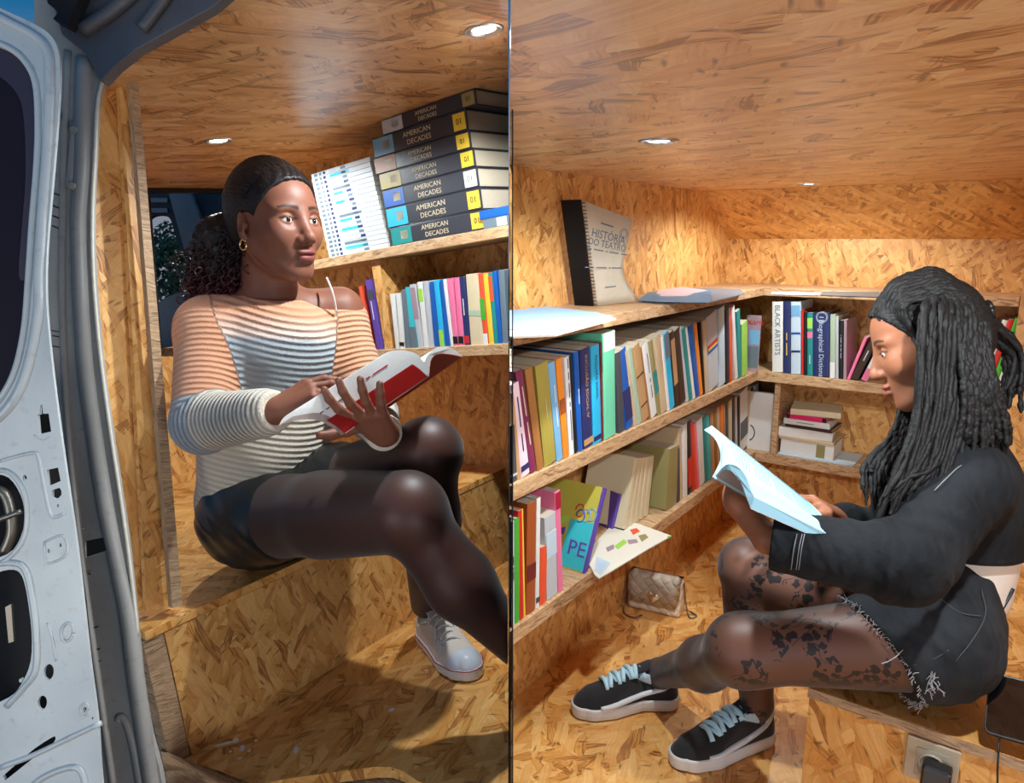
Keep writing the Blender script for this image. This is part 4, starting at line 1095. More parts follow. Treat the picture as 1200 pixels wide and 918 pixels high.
# ------------------------------------------------------------------ hand
def hand(F, wrist, xdir, dorsal, side, curls, scale=1.0, spread=0.12, thumb=None, wr=0.024, lens=(0.92, 1.0, 0.94, 0.76)):
    """palm and five fingers. xdir to the fingertips, dorsal out of the back of the hand; side +1: thumb towards y = dorsal x xdir. curls: per finger three bends"""
    x = unit(xdir); z = unit(W(dorsal) - (W(dorsal) @ x) * x); y = np.cross(z, x) * side; S = scale
    q = lambda a, b, c: W(wrist) + S * (a * x + b * y + c * z)
    F.cone(q(-0.01, 0, 0), q(0.02, 0, 0), wr * S, 0.026 * S, 0.01, flat=z, f=0.75)
    for b0, b1 in ((0.020, 0.029), (0.004, 0.010), (-0.010, -0.010), (-0.020, -0.027)):
        F.cone(q(0.012, b0 * 0.8, 0), q(0.080 - abs(b1) * 0.25, b1, 0.002), 0.0135 * S, 0.0108 * S, 0.012, flat=z, f=0.95)
    F.cone(q(0.015, 0.018, -0.008), q(0.050, 0.034, -0.012), 0.016 * S, 0.012 * S, 0.014)
    tips = []
    for i, (b1, cu) in enumerate(zip((0.029, 0.010, -0.010, -0.027), curls)):
        L = [0.043 * lens[i], 0.027 * lens[i], 0.021 * lens[i]]; R = [0.0092, 0.0084, 0.0077, 0.0064]
        p = q(0.080 - abs(b1) * 0.25, b1, 0.002); an = 0.0; sp = (b1 / 0.028) * spread
        for j in range(3):
            an += cu[j]
            d = (math.cos(an) * (math.cos(sp) * x + math.sin(sp) * y) - math.sin(an) * z)
            e = p + d * L[j] * S
            F.cone(p, e, R[j] * S, R[j + 1] * S, 0.0035); p = e
        tips.append((p, d))
    th = thumb or ((0.60, 0.75, -0.20), (0.85, 0.45, -0.25), (0.95, 0.15, -0.25))
    p = q(0.028, 0.030, -0.008); R = [0.0125, 0.0105, 0.0095, 0.0078]
    for j, (d, L) in enumerate(zip(th, (0.032, 0.030, 0.024))):
        d = unit(d[0] * x + d[1] * y + d[2] * z); e = p + d * L * S
        F.cone(p, e, R[j] * S, R[j + 1] * S, 0.005); p = e
    tips.append((p, d))
    return tips, (x, y, z)

def nails(tips, z, parent, mat, S=1.0):
    for p, d in tips:
        n = unit(z - (z @ d) * d)
        bm = bmesh.new(); bmesh.ops.create_uvsphere(bm, u_segments=12, v_segments=8, radius=1.0)
        m = frame(d, np.cross(n, d), n, p + n * 0.0045 * S - d * 0.001) @ Matrix.Diagonal((0.0052 * S, 0.0042 * S, 0.0018 * S, 1))
        bmesh.ops.transform(bm, matrix=m, verts=bm.verts[:])
        from_bm('fingernail', bm, mat, None, parent, smooth=True)
# ================================================================== WOMAN IN THE STRIPED SWEATER (left booth)
def tubes(paths, sides=6):
    """many tubes as one quad mesh; returns verts, faces, and how far along each vertex sits"""
    Vs, Fs, Ts = [], [], []; n0 = 0
    for pts, rad in paths:
        P = np.array(pts, float); n = len(P); R = np.full(n, rad) if np.isscalar(rad) else np.array(rad)
        T = np.gradient(P, axis=0); T /= np.linalg.norm(T, axis=1)[:, None] + 1e-9
        u = np.cross(T[0], [0.31, 0.5, 0.81]); u /= np.linalg.norm(u); ring = []
        for i in range(n):
            u = u - (u @ T[i]) * T[i]; u /= np.linalg.norm(u) + 1e-9; w = np.cross(T[i], u)
            a = np.arange(sides) * 2 * np.pi / sides
            ring.append(P[i] + R[i] * (np.cos(a)[:, None] * u + np.sin(a)[:, None] * w))
        Vs.append(np.concatenate(ring)); Ts.append(np.repeat(np.linspace(0, 1, n), sides))
        i, k = np.meshgrid(np.arange(n - 1), np.arange(sides), indexing='ij'); i = i.ravel(); k = k.ravel(); k2 = (k + 1) % sides
        Fs.append(n0 + np.stack([i * sides + k, i * sides + k2, (i + 1) * sides + k2, (i + 1) * sides + k], 1)); n0 += n * sides
    return np.concatenate(Vs), np.concatenate(Fs), np.concatenate(Ts)

def knit(name):
    k = N(name); c = k.n('Attribute', attribute_name='col'); r = k.n('Attribute', attribute_name='rib'); t = k.uv(src='Object')
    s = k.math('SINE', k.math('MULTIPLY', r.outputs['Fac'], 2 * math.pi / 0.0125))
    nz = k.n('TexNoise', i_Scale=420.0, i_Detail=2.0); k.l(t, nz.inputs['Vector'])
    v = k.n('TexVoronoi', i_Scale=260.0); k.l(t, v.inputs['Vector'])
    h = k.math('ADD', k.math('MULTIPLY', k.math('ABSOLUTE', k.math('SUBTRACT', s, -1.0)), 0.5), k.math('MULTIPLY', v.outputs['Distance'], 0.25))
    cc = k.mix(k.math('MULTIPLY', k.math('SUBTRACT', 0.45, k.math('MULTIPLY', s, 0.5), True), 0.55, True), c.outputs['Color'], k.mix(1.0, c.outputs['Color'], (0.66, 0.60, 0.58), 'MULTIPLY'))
    k.l(cc, k.b.inputs['Base Color']); k.b.inputs['Roughness'].default_value = 0.9; k.b.inputs['Sheen Weight'].default_value = 0.3
    k.bump(h, 0.9, 0.004)
    return k.m
M_KNIT = knit('ribbed_knit')
def tights_mat(name, skin, thread, floral=False):
    k = N(name); lw = k.n('LayerWeight'); lw.inputs['Blend'].default_value = 0.42
    f = k.ramp(lw.outputs['Facing'], [(0.0, (0.42,) * 3), (0.55, (0.9,) * 3), (0.9, (1, 1, 1))])
    c = k.mix(f, skin, thread)
    if floral:
        t = k.uv(src='Object'); n1 = k.n('TexNoise', i_Scale=15.0, i_Detail=1.0); k.l(t, n1.inputs['Vector'])
        w = k.n('TexNoise', i_Scale=60.0, i_Detail=2.0); k.l(t, w.inputs['Vector'])
        va = k.n('VectorMath', operation='MULTIPLY_ADD'); k.l(w.outputs['Color'], va.inputs[0]); va.inputs[1].default_value = (0.022,) * 3; k.l(t, va.inputs[2])
        v = k.n('TexVoronoi', i_Scale=62.0); k.l(va.outputs[0], v.inputs['Vector'])
        m = k.math('MULTIPLY', k.math('GREATER_THAN', n1.outputs['Fac'], 0.51), k.math('LESS_THAN', v.outputs['Distance'], 0.48))
        n3 = k.n('TexNoise', i_Scale=26.0, i_Detail=0.0); k.l(t, n3.inputs['Vector'])
        st = k.math('MULTIPLY', k.math('LESS_THAN', k.math('ABSOLUTE', k.math('SUBTRACT', n3.outputs['Fac'], 0.5)), 0.010), k.math('GREATER_THAN', n1.outputs['Fac'], 0.48))
        m = k.math('MAXIMUM', m, st)
        c = k.mix(k.math('MULTIPLY', m, 0.93), c, (0.006, 0.006, 0.008))
    k.l(c, k.b.inputs['Base Color']); k.b.inputs['Roughness'].default_value = 0.5; k.b.inputs['Sheen Weight'].default_value = 0.15
    return k.m
M_TIGHT_A = tights_mat('sheer_dark_tights', H((104, 58, 42)), H((36, 20, 17)))

S_R, E_R, W_R = at(246, 380, 1.42), at(238, 496, 1.34), at(322, 482, 1.215)
S_L, E_L, W_L = at(398, 368, 1.54), at(436, 486, 1.50), at(450, 508, 1.255)
HP1, K1, M1, A1 = at(290, 606, 1.52), at(476, 600, 1.25), at(540, 685, 1.27), at(612, 766, 1.31)
HP2, K2, M2, A2 = at(340, 592, 1.60), at(500, 530, 1.39), at(503, 610, 1.43), at(512, 722, 1.50)
_toeA = onL(562, 812, 'u', -0.833); _heelA = onL(498, 745, 'u', -0.833); A2 = _heelA + unit(_toeA - _heelA) * 0.052 + LU * 0.105
NB, CH, WA, PV = at(322, 352, 1.47), at(325, 425, 1.48), at(312, 520, 1.53), at(308, 600, 1.58)
TW = unit(S_L - S_R); TU = unit(NB - PV); TD = unit(np.cross(TW, TU))       # across, up, front/back
fA = math.radians(57)
hA = Head(at(322, 262, 1.42), math.sin(fA) * XX - math.cos(fA) * FW - 0.05 * UPC, 0.93 * LU + 0.12 * XX * 0.3 + 0.05 * FW, 0.965)

A = empty('person', Matrix.Translation(Vector(at(308, 655, 1.58))))
tag(A, 'seated woman in striped knit sweater, black skirt and dark tights, reading a book', 'person')

def legsA(F, g=0.0):
    F.cone(HP1, K1, 0.088 + g, 0.062 + g, 0.03); F.cone(HP1 * 0.45 + K1 * 0.55, K1, 0.074 + g, 0.058 + g, 0.03)
    F.cone(K1, M1, 0.056 + g, 0.054 + g, 0.02); F.cone(M1, A1, 0.054 + g, 0.030 + g, 0.03)
    F.cone(HP2, K2, 0.086 + g, 0.060 + g, 0.02); F.cone(K2, M2, 0.057 + g, 0.055 + g, 0.02); F.cone(M2, A2, 0.055 + g, 0.034 + g, 0.03)
    F.ell(K1 + unit(K1 - HP1) * 0.012, np.eye(3), np.array([0.05, 0.05, 0.05]) + g, 0.03)
    F.ell(K2 + unit(K2 - HP2) * 0.010, np.eye(3), np.array([0.052, 0.05, 0.052]) + g, 0.03)
body = Field()
body.cone(PV, WA, 0.115, 0.095, 0.03, flat=TD, f=0.85); body.cone(WA, CH, 0.095, 0.115, 0.03, flat=TD, f=0.8); body.cone(CH, NB - TU * 0.05, 0.11, 0.07, 0.03, flat=TD, f=0.75)
body.cone(NB - TU * 0.02, S_R + TU * 0.004, 0.045, 0.046, 0.03); body.cone(NB - TU * 0.022, S_L + TU * 0.010, 0.042, 0.045, 0.03)
body.cone(S_R, E_R, 0.046, 0.038, 0.02); body.cone(E_R, W_R, 0.038, 0.024, 0.02)
body.cone(S_L + TU * 0.004, E_L, 0.046, 0.038, 0.02); body.cone(E_L, W_L, 0.038, 0.024, 0.02)
hA.c(body, (-0.026, 0, -0.035), (-0.038, 0, -0.125), 0.046, 0.046, 0.015)
body.cone(hA.w(-0.034, 0, -0.10), NB - TU * 0.035, 0.046, 0.056, 0.03)
hA.build(body, 1.2)
legsA(body)
# hands
xr = at(385, 446, 1.235) - W_R
tR, axR = hand(body, W_R, xr, UPC * 0.85 - FW * 0.55 - XX * 0.05, 1, [(0.35, 0.45, 0.35), (0.45, 0.5, 0.35), (0.7, 0.5, 0.3), (0.85, 0.5, 0.3)], 0.88, 0.10,
               thumb=((0.75, 0.5, -0.5), (0.93, 0.1, -0.35), (0.97, -0.1, -0.2)))
bookT = at(385, 466, 1.19)
tL, axL = hand(body, W_L, at(418, 470, 1.16) - W_L, -FW * 0.85 - XX * 0.1 - UPC * 0.45, 1, [(0.0, 0.35, 0.35), (0.05, 0.3, 0.35), (0.05, 0.35, 0.3), (0.1, 0.4, 0.3)], 0.92, 0.30,
               thumb=((0.35, 0.80, 0.45), (0.55, 0.70, 0.45), (0.75, 0.55, 0.35)))
body.half(CAM - PN * 0.002, PN)
def tintA(P):
    T = hA.tint(P); return T
lo = at(180, 170, 1.6); 
allp = np.array([S_R, E_R, W_R, S_L, E_L, W_L, HP1, K1, A1, HP2, K2, A2, PV, hA.o + 0.12, hA.o - 0.12])
blo, bhi = allp.min(0) - 0.14, allp.max(0) + 0.14
def patchwork(field, regions):
    """one surface sampled finely where it matters: pieces of the same field meet edge to edge"""
    Vs, Fs = [], []; n = 0
    for (lo_, hi_, h, skip) in regions:
        V, F = field.mesh(lo_, hi_, h)
        c = V[F].mean(1); m = np.ones(len(F), bool)
        m &= ((c > lo_ + 1.5 * h) & (c < hi_ - 1.5 * h)).all(1)
        for sl, sh in skip: m &= ~((c > sl) & (c < sh)).all(1)
        F = F[m]; used = np.zeros(len(V), bool); used[F.ravel()] = True; mp = np.cumsum(used) - 1
        Vs.append(V[used]); Fs.append(mp[F] + n); n += used.sum()
    return np.concatenate(Vs), np.concatenate(Fs)
hb = (hA.o - 0.135, hA.o + 0.14)
rb = (W_R + np.array([-0.05, -0.12, -0.08]), W_R + np.array([0.19, 0.10, 0.12]))
lb = (W_L + np.array([-0.16, -0.17, -0.08]), W_L + np.array([0.06, 0.05, 0.15]))
sh = 0.009
def shr(b): return (b[0] + sh, b[1] - sh)
V, F = patchwork(body, [(hb[0], hb[1], 0.0016, []), (rb[0], rb[1], 0.0017, [shr(hb)]), (lb[0], lb[1], 0.0017, [shr(hb), shr(rb)]), (blo, bhi, 0.0045, [shr(hb), shr(rb), shr(lb)])])
bodyA = mesh_obj('body', V, F, SKIN_A, A, PV, {'tint': tintA}, it=1)
hA.eyes(bodyA, (1, -0.05, -0.02))
nails(tR[:4], axR[2], bodyA, plain('nail_rose', H((190, 130, 125)), 0.25), 0.9)
nails(tL[:4], axL[2], bodyA, plain('nail_rose', H((190, 130, 125)), 0.25), 0.9)

# tights
tg = Field(); legsA(tg, 0.003); tg.half(CAM - PN * 0.002, PN)
V, F = tg.mesh(blo, bhi, 0.0045)
mesh_obj('tights', V, F, M_TIGHT_A, A, PV, it=3)['label'] = 'sheer dark brown tights'
# skirt
sk = Field()
T1 = unit(K1 - HP1); T2 = unit(K2 - HP2)
sk.cone(PV, PV + TU * 0.11, 0.128, 0.105, 0.02, flat=TD, f=0.88)
sk.cone(HP1, HP1 + T1 * 0.085, 0.101, 0.094, 0.03); sk.cone(HP2, HP2 + T2 * 0.17, 0.098, 0.090, 0.03)
sk.cone(HP1 + T1 * 0.05, HP2 + T2 * 0.13, 0.088, 0.086, 0.03)
V, F = sk.mesh(PV - 0.32, PV + 0.34, 0.004)
def folds(P):
    return 0
nrm_d = 0.0010 * np.sin((V @ unit(TW + 0.4 * TU)) * 190 + 3 * np.sin(V @ TU * 30)); V = V + (V - PV) / np.linalg.norm(V - PV, axis=1)[:, None] * nrm_d[:, None]
M_SKIRT = plain('black_leatherette', (0.010, 0.011, 0.011), 0.42, noise=0.2, nscale=40, coat=0.15)
mesh_obj('skirt', V, F, M_SKIRT, A, PV, it=2)['label'] = 'black glossy short skirt'
# sweater
sw = Field()
sw.cone(CH + TU * 0.020, WA - TU * 0.005, 0.128, 0.128, 0.03, flat=TD, f=0.80); sw.cone(WA, PV + TU * 0.035 - TW * 0.012, 0.124, 0.128, 0.03, flat=TD, f=0.86)
sw.cone(NB - TU * 0.035, S_R - TU * 0.012, 0.052, 0.060, 0.03); sw.cone(NB - TU * 0.06, S_L - TU * 0.018, 0.055, 0.054, 0.03)
sw.cone(S_R - TU * 0.01, E_R, 0.062, 0.056, 0.03); sw.cone(E_R, W_R - unit(W_R - E_R) * 0.03, 0.056, 0.042, 0.015); sw.cone(W_R - unit(W_R - E_R) * 0.045, W_R - unit(W_R - E_R) * 0.002, 0.041, 0.036, 0.006)
sw.cone(S_L - TU * 0.015, E_L, 0.056, 0.050, 0.03); sw.cone(E_L, W_L - unit(W_L - E_L) * 0.01, 0.050, 0.033, 0.02)
# open neck, slipping off her left shoulder
sw.cone(NB + TU * 0.06, NB - TU * 0.004, 0.07, 0.064, 0.008, 's')
sw.cone(NB + TU * 0.02 - TD * 0.0, S_L + TU * 0.045, 0.050, 0.052, 0.012, 's')
sw.half(W_R + unit(W_R - E_R) * 0.006, W_R - E_R, 0.004, W_R - 0.09, W_R + 0.09)
sw.half(W_L + unit(W_L - E_L) * 0.004, W_L - E_L, 0.004, W_L - 0.07, W_L + 0.07)
V, F = sw.mesh(blo, bhi, 0.0035)
def knit_attrs(V):
    dT, tT, LT = segd(V, PV, NB); dT = dT / 0.125
    best = dT.copy(); rib = (V - PV) @ TU + 0.012 * np.sin((V - PV) @ TW * 14); zone = np.zeros(len(V)); hh = (V - PV) @ TU
    col = np.zeros((len(V), 3))
    def ramp(x, stops):
        xs = [s_[0] for s_ in stops]; return np.stack([np.interp(x, xs, [s_[1][i] for s_ in stops]) for i in range(3)], 1)
    pe, pw, gr, cr_ = H((230, 165, 126)), H((236, 212, 196)), H((168, 178, 184)), H((225, 216, 196))
    HN = (NB - PV) @ TU
    hy = (V - PV) @ UPC + 0.02 * ((V - PV) @ XX)
    yG1 = (at(325, 398, 1.45) - PV) @ UPC; yG0 = (at(325, 470, 1.5) - PV) @ UPC
    col = ramp(hy, [(yG0 - 0.012, cr_), (yG0 - 0.006, gr), (yG1 - 0.006, gr), (yG1 + 0.004, pw), (yG1 + 0.05, pe), (0.6, pe)])
    for (s_, e_, w_, L0) in ((S_R, E_R, W_R, 0.17), (S_L, E_L, W_L, 0.20)):
        d1, t1, l1 = segd(V, s_, e_); d2, t2, l2 = segd(V, e_, w_)
        along = np.where(d1 < d2, t1 * l1, l1 + t2 * l2); d = np.minimum(d1, d2) / 0.058
        m = d < best; best = np.where(m, d, best); rib = np.where(m, along * 1.12, rib)
        c2 = ramp(along, [(0, pe), (L0, pe), (L0 + 0.008, gr), (L0 + 0.07, gr), (L0 + 0.078, cr_), (1, cr_)])
        col = np.where(m[:, None], c2, col)
    return rib, col
rib, col = knit_attrs(V)
# knitted rows stand out for real
ctr = np.where((segd(V, PV, NB)[0] < 0.16)[:, None], V, V)
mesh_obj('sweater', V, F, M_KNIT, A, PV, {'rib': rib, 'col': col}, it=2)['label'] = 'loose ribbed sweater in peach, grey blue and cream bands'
st_ = [at(383, 326, 1.47), at(388, 338, 1.455), at(392, 352, 1.46), at(394, 366, 1.47)]
tube('shoulder_strap', smooth_path(st_, 5), 0.0022, plain('strap_white', H((235, 225, 220)), 0.6), A)['label'] = 'thin white strap on the bare shoulder'

# hair: slicked cap
hc = Field()
hA.e(hc, (-0.016, 0, 0.034), (0.100, 0.080, 0.093), 0.01)
hA.e(hc, (0.030, 0, 0.042), (0.058, 0.0655, 0.0625), 0.02)
hA.e(hc, (-0.055, 0, -0.015), (0.055, 0.062, 0.055), 0.02)
hc.half(hA.w(0.077, 0, 0.080), hA.f * 0.80 - hA.u * 0.60, 0.003)
for y in (-1, 1): hA.e(hc, (0.006, 0.078 * y, -0.012), (0.026, 0.02, 0.032), 0.004, 's')
hc.half(hA.w(0, 0, -0.058), -hA.u, 0.01)
V, F = hc.mesh(hA.o - 0.13, hA.o + 0.14, 0.0022)
q = hA.loc(V); V = V + hA.s * 0.0011 * (np.sin(q[:, 1] * 420 + 6 * np.sin(q[:, 2] * 40)))[:, None] * unit(hA.u) + (rng.random((len(V), 1)) - 0.5) * 0.0008
mesh_obj('slicked_hair', V, F, HAIR_A, A, hA.o, it=0)['label'] = 'black hair combed tight to the head'
r9 = np.random.default_rng(9); paths = []
for i in range(420):
    ph = r9.uniform(-1.5, 1.5); P = []
    for s_ in np.linspace(0, 1, 12):
        xx = 0.062 - 0.05 * abs(ph / 1.5) ** 1.5 - s_ * (0.160 - 0.04 * abs(ph / 1.5)); zc = 0.036 + 0.01 * s_
        rr_ = math.sqrt(max(0.02, 1 - ((xx + 0.016) / 0.1015) ** 2)); an_ = ph * (1 - 0.25 * s_)
        P.append(hA.w(xx, 0.0815 * rr_ * math.sin(an_), zc + 0.0945 * rr_ * math.cos(an_) * 1.0 - 0.012 * s_ * abs(ph)) + r9.normal(size=3) * 0.0006)
    paths.append((np.array(P), 0.0008))
V, F, T = tubes(paths, 4)
hs_ = mesh_obj('combed_strands', V, F, hair_mat('brown_black_strands', (0.030, 0.020, 0.017), None, 0.35), A, hA.o, it=0); hs_['kind'] = 'stuff'
# ponytail of small curls
g0 = hA.w(-0.102, 0.0, 0.018)
paths = []
r_ = np.random.default_rng(3)
cen = at(262, 298, 1.46)
for i in range(330):
    th_, ph = r_.uniform(0, 2 * np.pi), np.arccos(r_.uniform(-1, 1))
    d = np.array([math.sin(ph) * math.cos(th_), math.sin(ph) * math.sin(th_), math.cos(ph)])
    rr = np.array([0.066, 0.055, 0.086]); st = cen + d * rr * r_.uniform(0.75, 1.0)
    st = st + XX * 0.012 * (st[2] - cen[2]) / 0.08
    n = 34; L = r_.uniform(0.05, 0.10); t = np.linspace(0, 1, n)
    rad = r_.uniform(0.0045, 0.0075); ax_ = unit(-LU + 0.35 * d + 0.25 * r_.normal(size=3)); u = unit(np.cross(ax_, r_.normal(size=3))); w = np.cross(ax_, u)
    tw = r_.uniform(3.0, 4.5) * 2 * np.pi; s0 = st if i % 3 else st * 0.6 + g0 * 0.4
    P = s0 + np.outer(t * L, ax_) + rad * (np.cos(tw * t + th_)[:, None] * u + np.sin(tw * t + th_)[:, None] * w)
    paths.append((P, np.linspace(0.0022, 0.0013, n)))
V, F, T = tubes(paths, 5)
low = np.clip((cen[2] - 0.02 - V[:, 2]) / 0.07, 0, 1)
pt = mesh_obj('ponytail', V, F, CURL_A, A, g0, {'tip': np.clip(T * 0.5 + low * 0.7 - 0.1, 0, 1) * 0.8}, it=0); pt['label'] = 'ponytail of small curls with wine red tips'
pf_ = Field(); pf_.ell(cen, np.eye(3), (0.060, 0.050, 0.078), 0.01); pf_.cone(g0 + hA.f * 0.02, cen + LU * 0.03, 0.026, 0.04, 0.02)
V, F = pf_.mesh(cen - 0.14, cen + 0.14, 0.006); V = V + (rng.random(V.shape) - 0.5) * 0.006
mesh_obj('ponytail_core', V, F, HAIR_A, pt, cen, it=0)
bm = bmesh.new(); c = hA.w(-0.002, -0.0785, -0.045)
tube_into(bm, [c + 0.0095 * (math.cos(a) * hA.f + math.sin(a) * hA.u) for a in np.linspace(0.6, 2 * math.pi + 0.2, 18)], 0.0018, 7)
tag(from_bm('hoop_earring', bm, M_GOLD, None, A, smooth=True), 'small gold hoop earring')
p, d = tL[2]
# ring on a finger
fb = np.array(tL[3][0]) if False else None
# ---- the open red and white book in her hands
def loft(name, secA, secB, mat, parent, thick=None):
    bm = bmesh.new(); a = [bm.verts.new(p) for p in secA]; b = [bm.verts.new(p) for p in secB]; n = len(a)
    for i in range(n): bm.faces.new((a[i], a[(i + 1) % n], b[(i + 1) % n], b[i]))
    bm.faces.new(list(reversed(a))); bm.faces.new(b)
    return from_bm(name, bm, mat, None, parent)
def ribbon(name, A_, B_, off, mat, parent, n=6):
    """thin curved sheet between two edge curves"""
    bm = bmesh.new(); rows = [[bm.verts.new(np.array(a) * (1 - t) + np.array(b) * t + off) for a, b in zip(A_, B_)] for t in np.linspace(0, 1, n)]
    for j in range(n - 1):
        for i in range(len(A_) - 1): bm.faces.new((rows[j][i], rows[j][i + 1], rows[j + 1][i + 1], rows[j + 1][i]))
    bmesh.ops.solidify(bm, geom=bm.faces[:], thickness=0.0008)
    return from_bm(name, bm, mat, None, parent, smooth=False)
bkA = empty('open_book', Matrix.Translation(Vector(at(440, 450, 1.2))))
tag(bkA, 'open paperback with grey white and red cover held by the woman in the sweater', 'book')
VA = at(326, 499, 1.120) - at(438, 428, 1.225)
def dA(x, y): return 1.225 + (x - 438) / 104 * 0.10
def dB(x): return 1.30 + (x - 498) * 0.0035
bot = smooth_path([at(x, y, dA(x, y)) for x, y in [(438, 428), (450, 424.5), (463, 422.5), (474, 423.5), (483, 427), (492, 433), (501, 441.5)]], 3)
top = smooth_path([at(x, y, dA(x, y)) for x, y in [(439, 427), (444, 419), (455, 412.5), (467, 410.5), (478, 411.5), (488, 415), (496, 424), (503, 438)]], 3)
toA = lambda pts: [p + VA for p in pts]
loft('pages', bot + top[::-1], toA(bot) + toA(top[::-1]), M_PAGEW, bkA)
mid = int(len(bot) * 0.66)
camdir = -unit(bot[len(bot) // 2] - CAM)
ribbon('cover', bot, toA(bot), camdir * 0.0012, plain('cover_warmgrey', H((205, 190, 182)), 0.35), bkA)
ribbon('cover_stripe', bot[mid:], [p + VA * 0.97 for p in bot[mid:]], camdir * 0.0024, plain('cover_red', H((205, 22, 38)), 0.35), bkA)['label'] = 'red band along the spine'
bot2 = smooth_path([at(x, y, dB(x)) for x, y in [(503, 442), (504, 430), (506, 420), (512, 415.5), (520, 414.5), (532, 416), (541.5, 418.5)]], 3)
top2 = smooth_path([at(x, y, dB(x)) for x, y in [(500, 438), (498, 424), (504, 413), (514, 407), (525, 407), (534, 411), (541.5, 417.5)]], 3)
loft('pages', bot2 + top2[::-1], toA(bot2) + toA(top2[::-1]), M_PAGEW, bkA)
ribbon('cover', bot2, toA(bot2), camdir * 0.0010 - UPC * 0.0006, plain('cover_orange_red', H((222, 75, 40)), 0.35), bkA)
def coverline(s, t, u, size, col):
    i = int(len(bot) * t); p = bot[i] + VA * u; xd = -VA; yd = bot[min(i + 2, len(bot) - 1)] - bot[i - 2]
    xd = unit(xd); n = np.cross(xd, yd);
    if n @ camdir < 0: yd = -yd
    text('cover_lettering', s, size, p + camdir * 0.0026, xd, yd, cmat(col), bkA, lift=0.0002)
coverline('le français', 0.35, 0.2, 0.008, 'crimson'); coverline('de la grammaire', 0.45, 0.75, 0.007, 'grey')

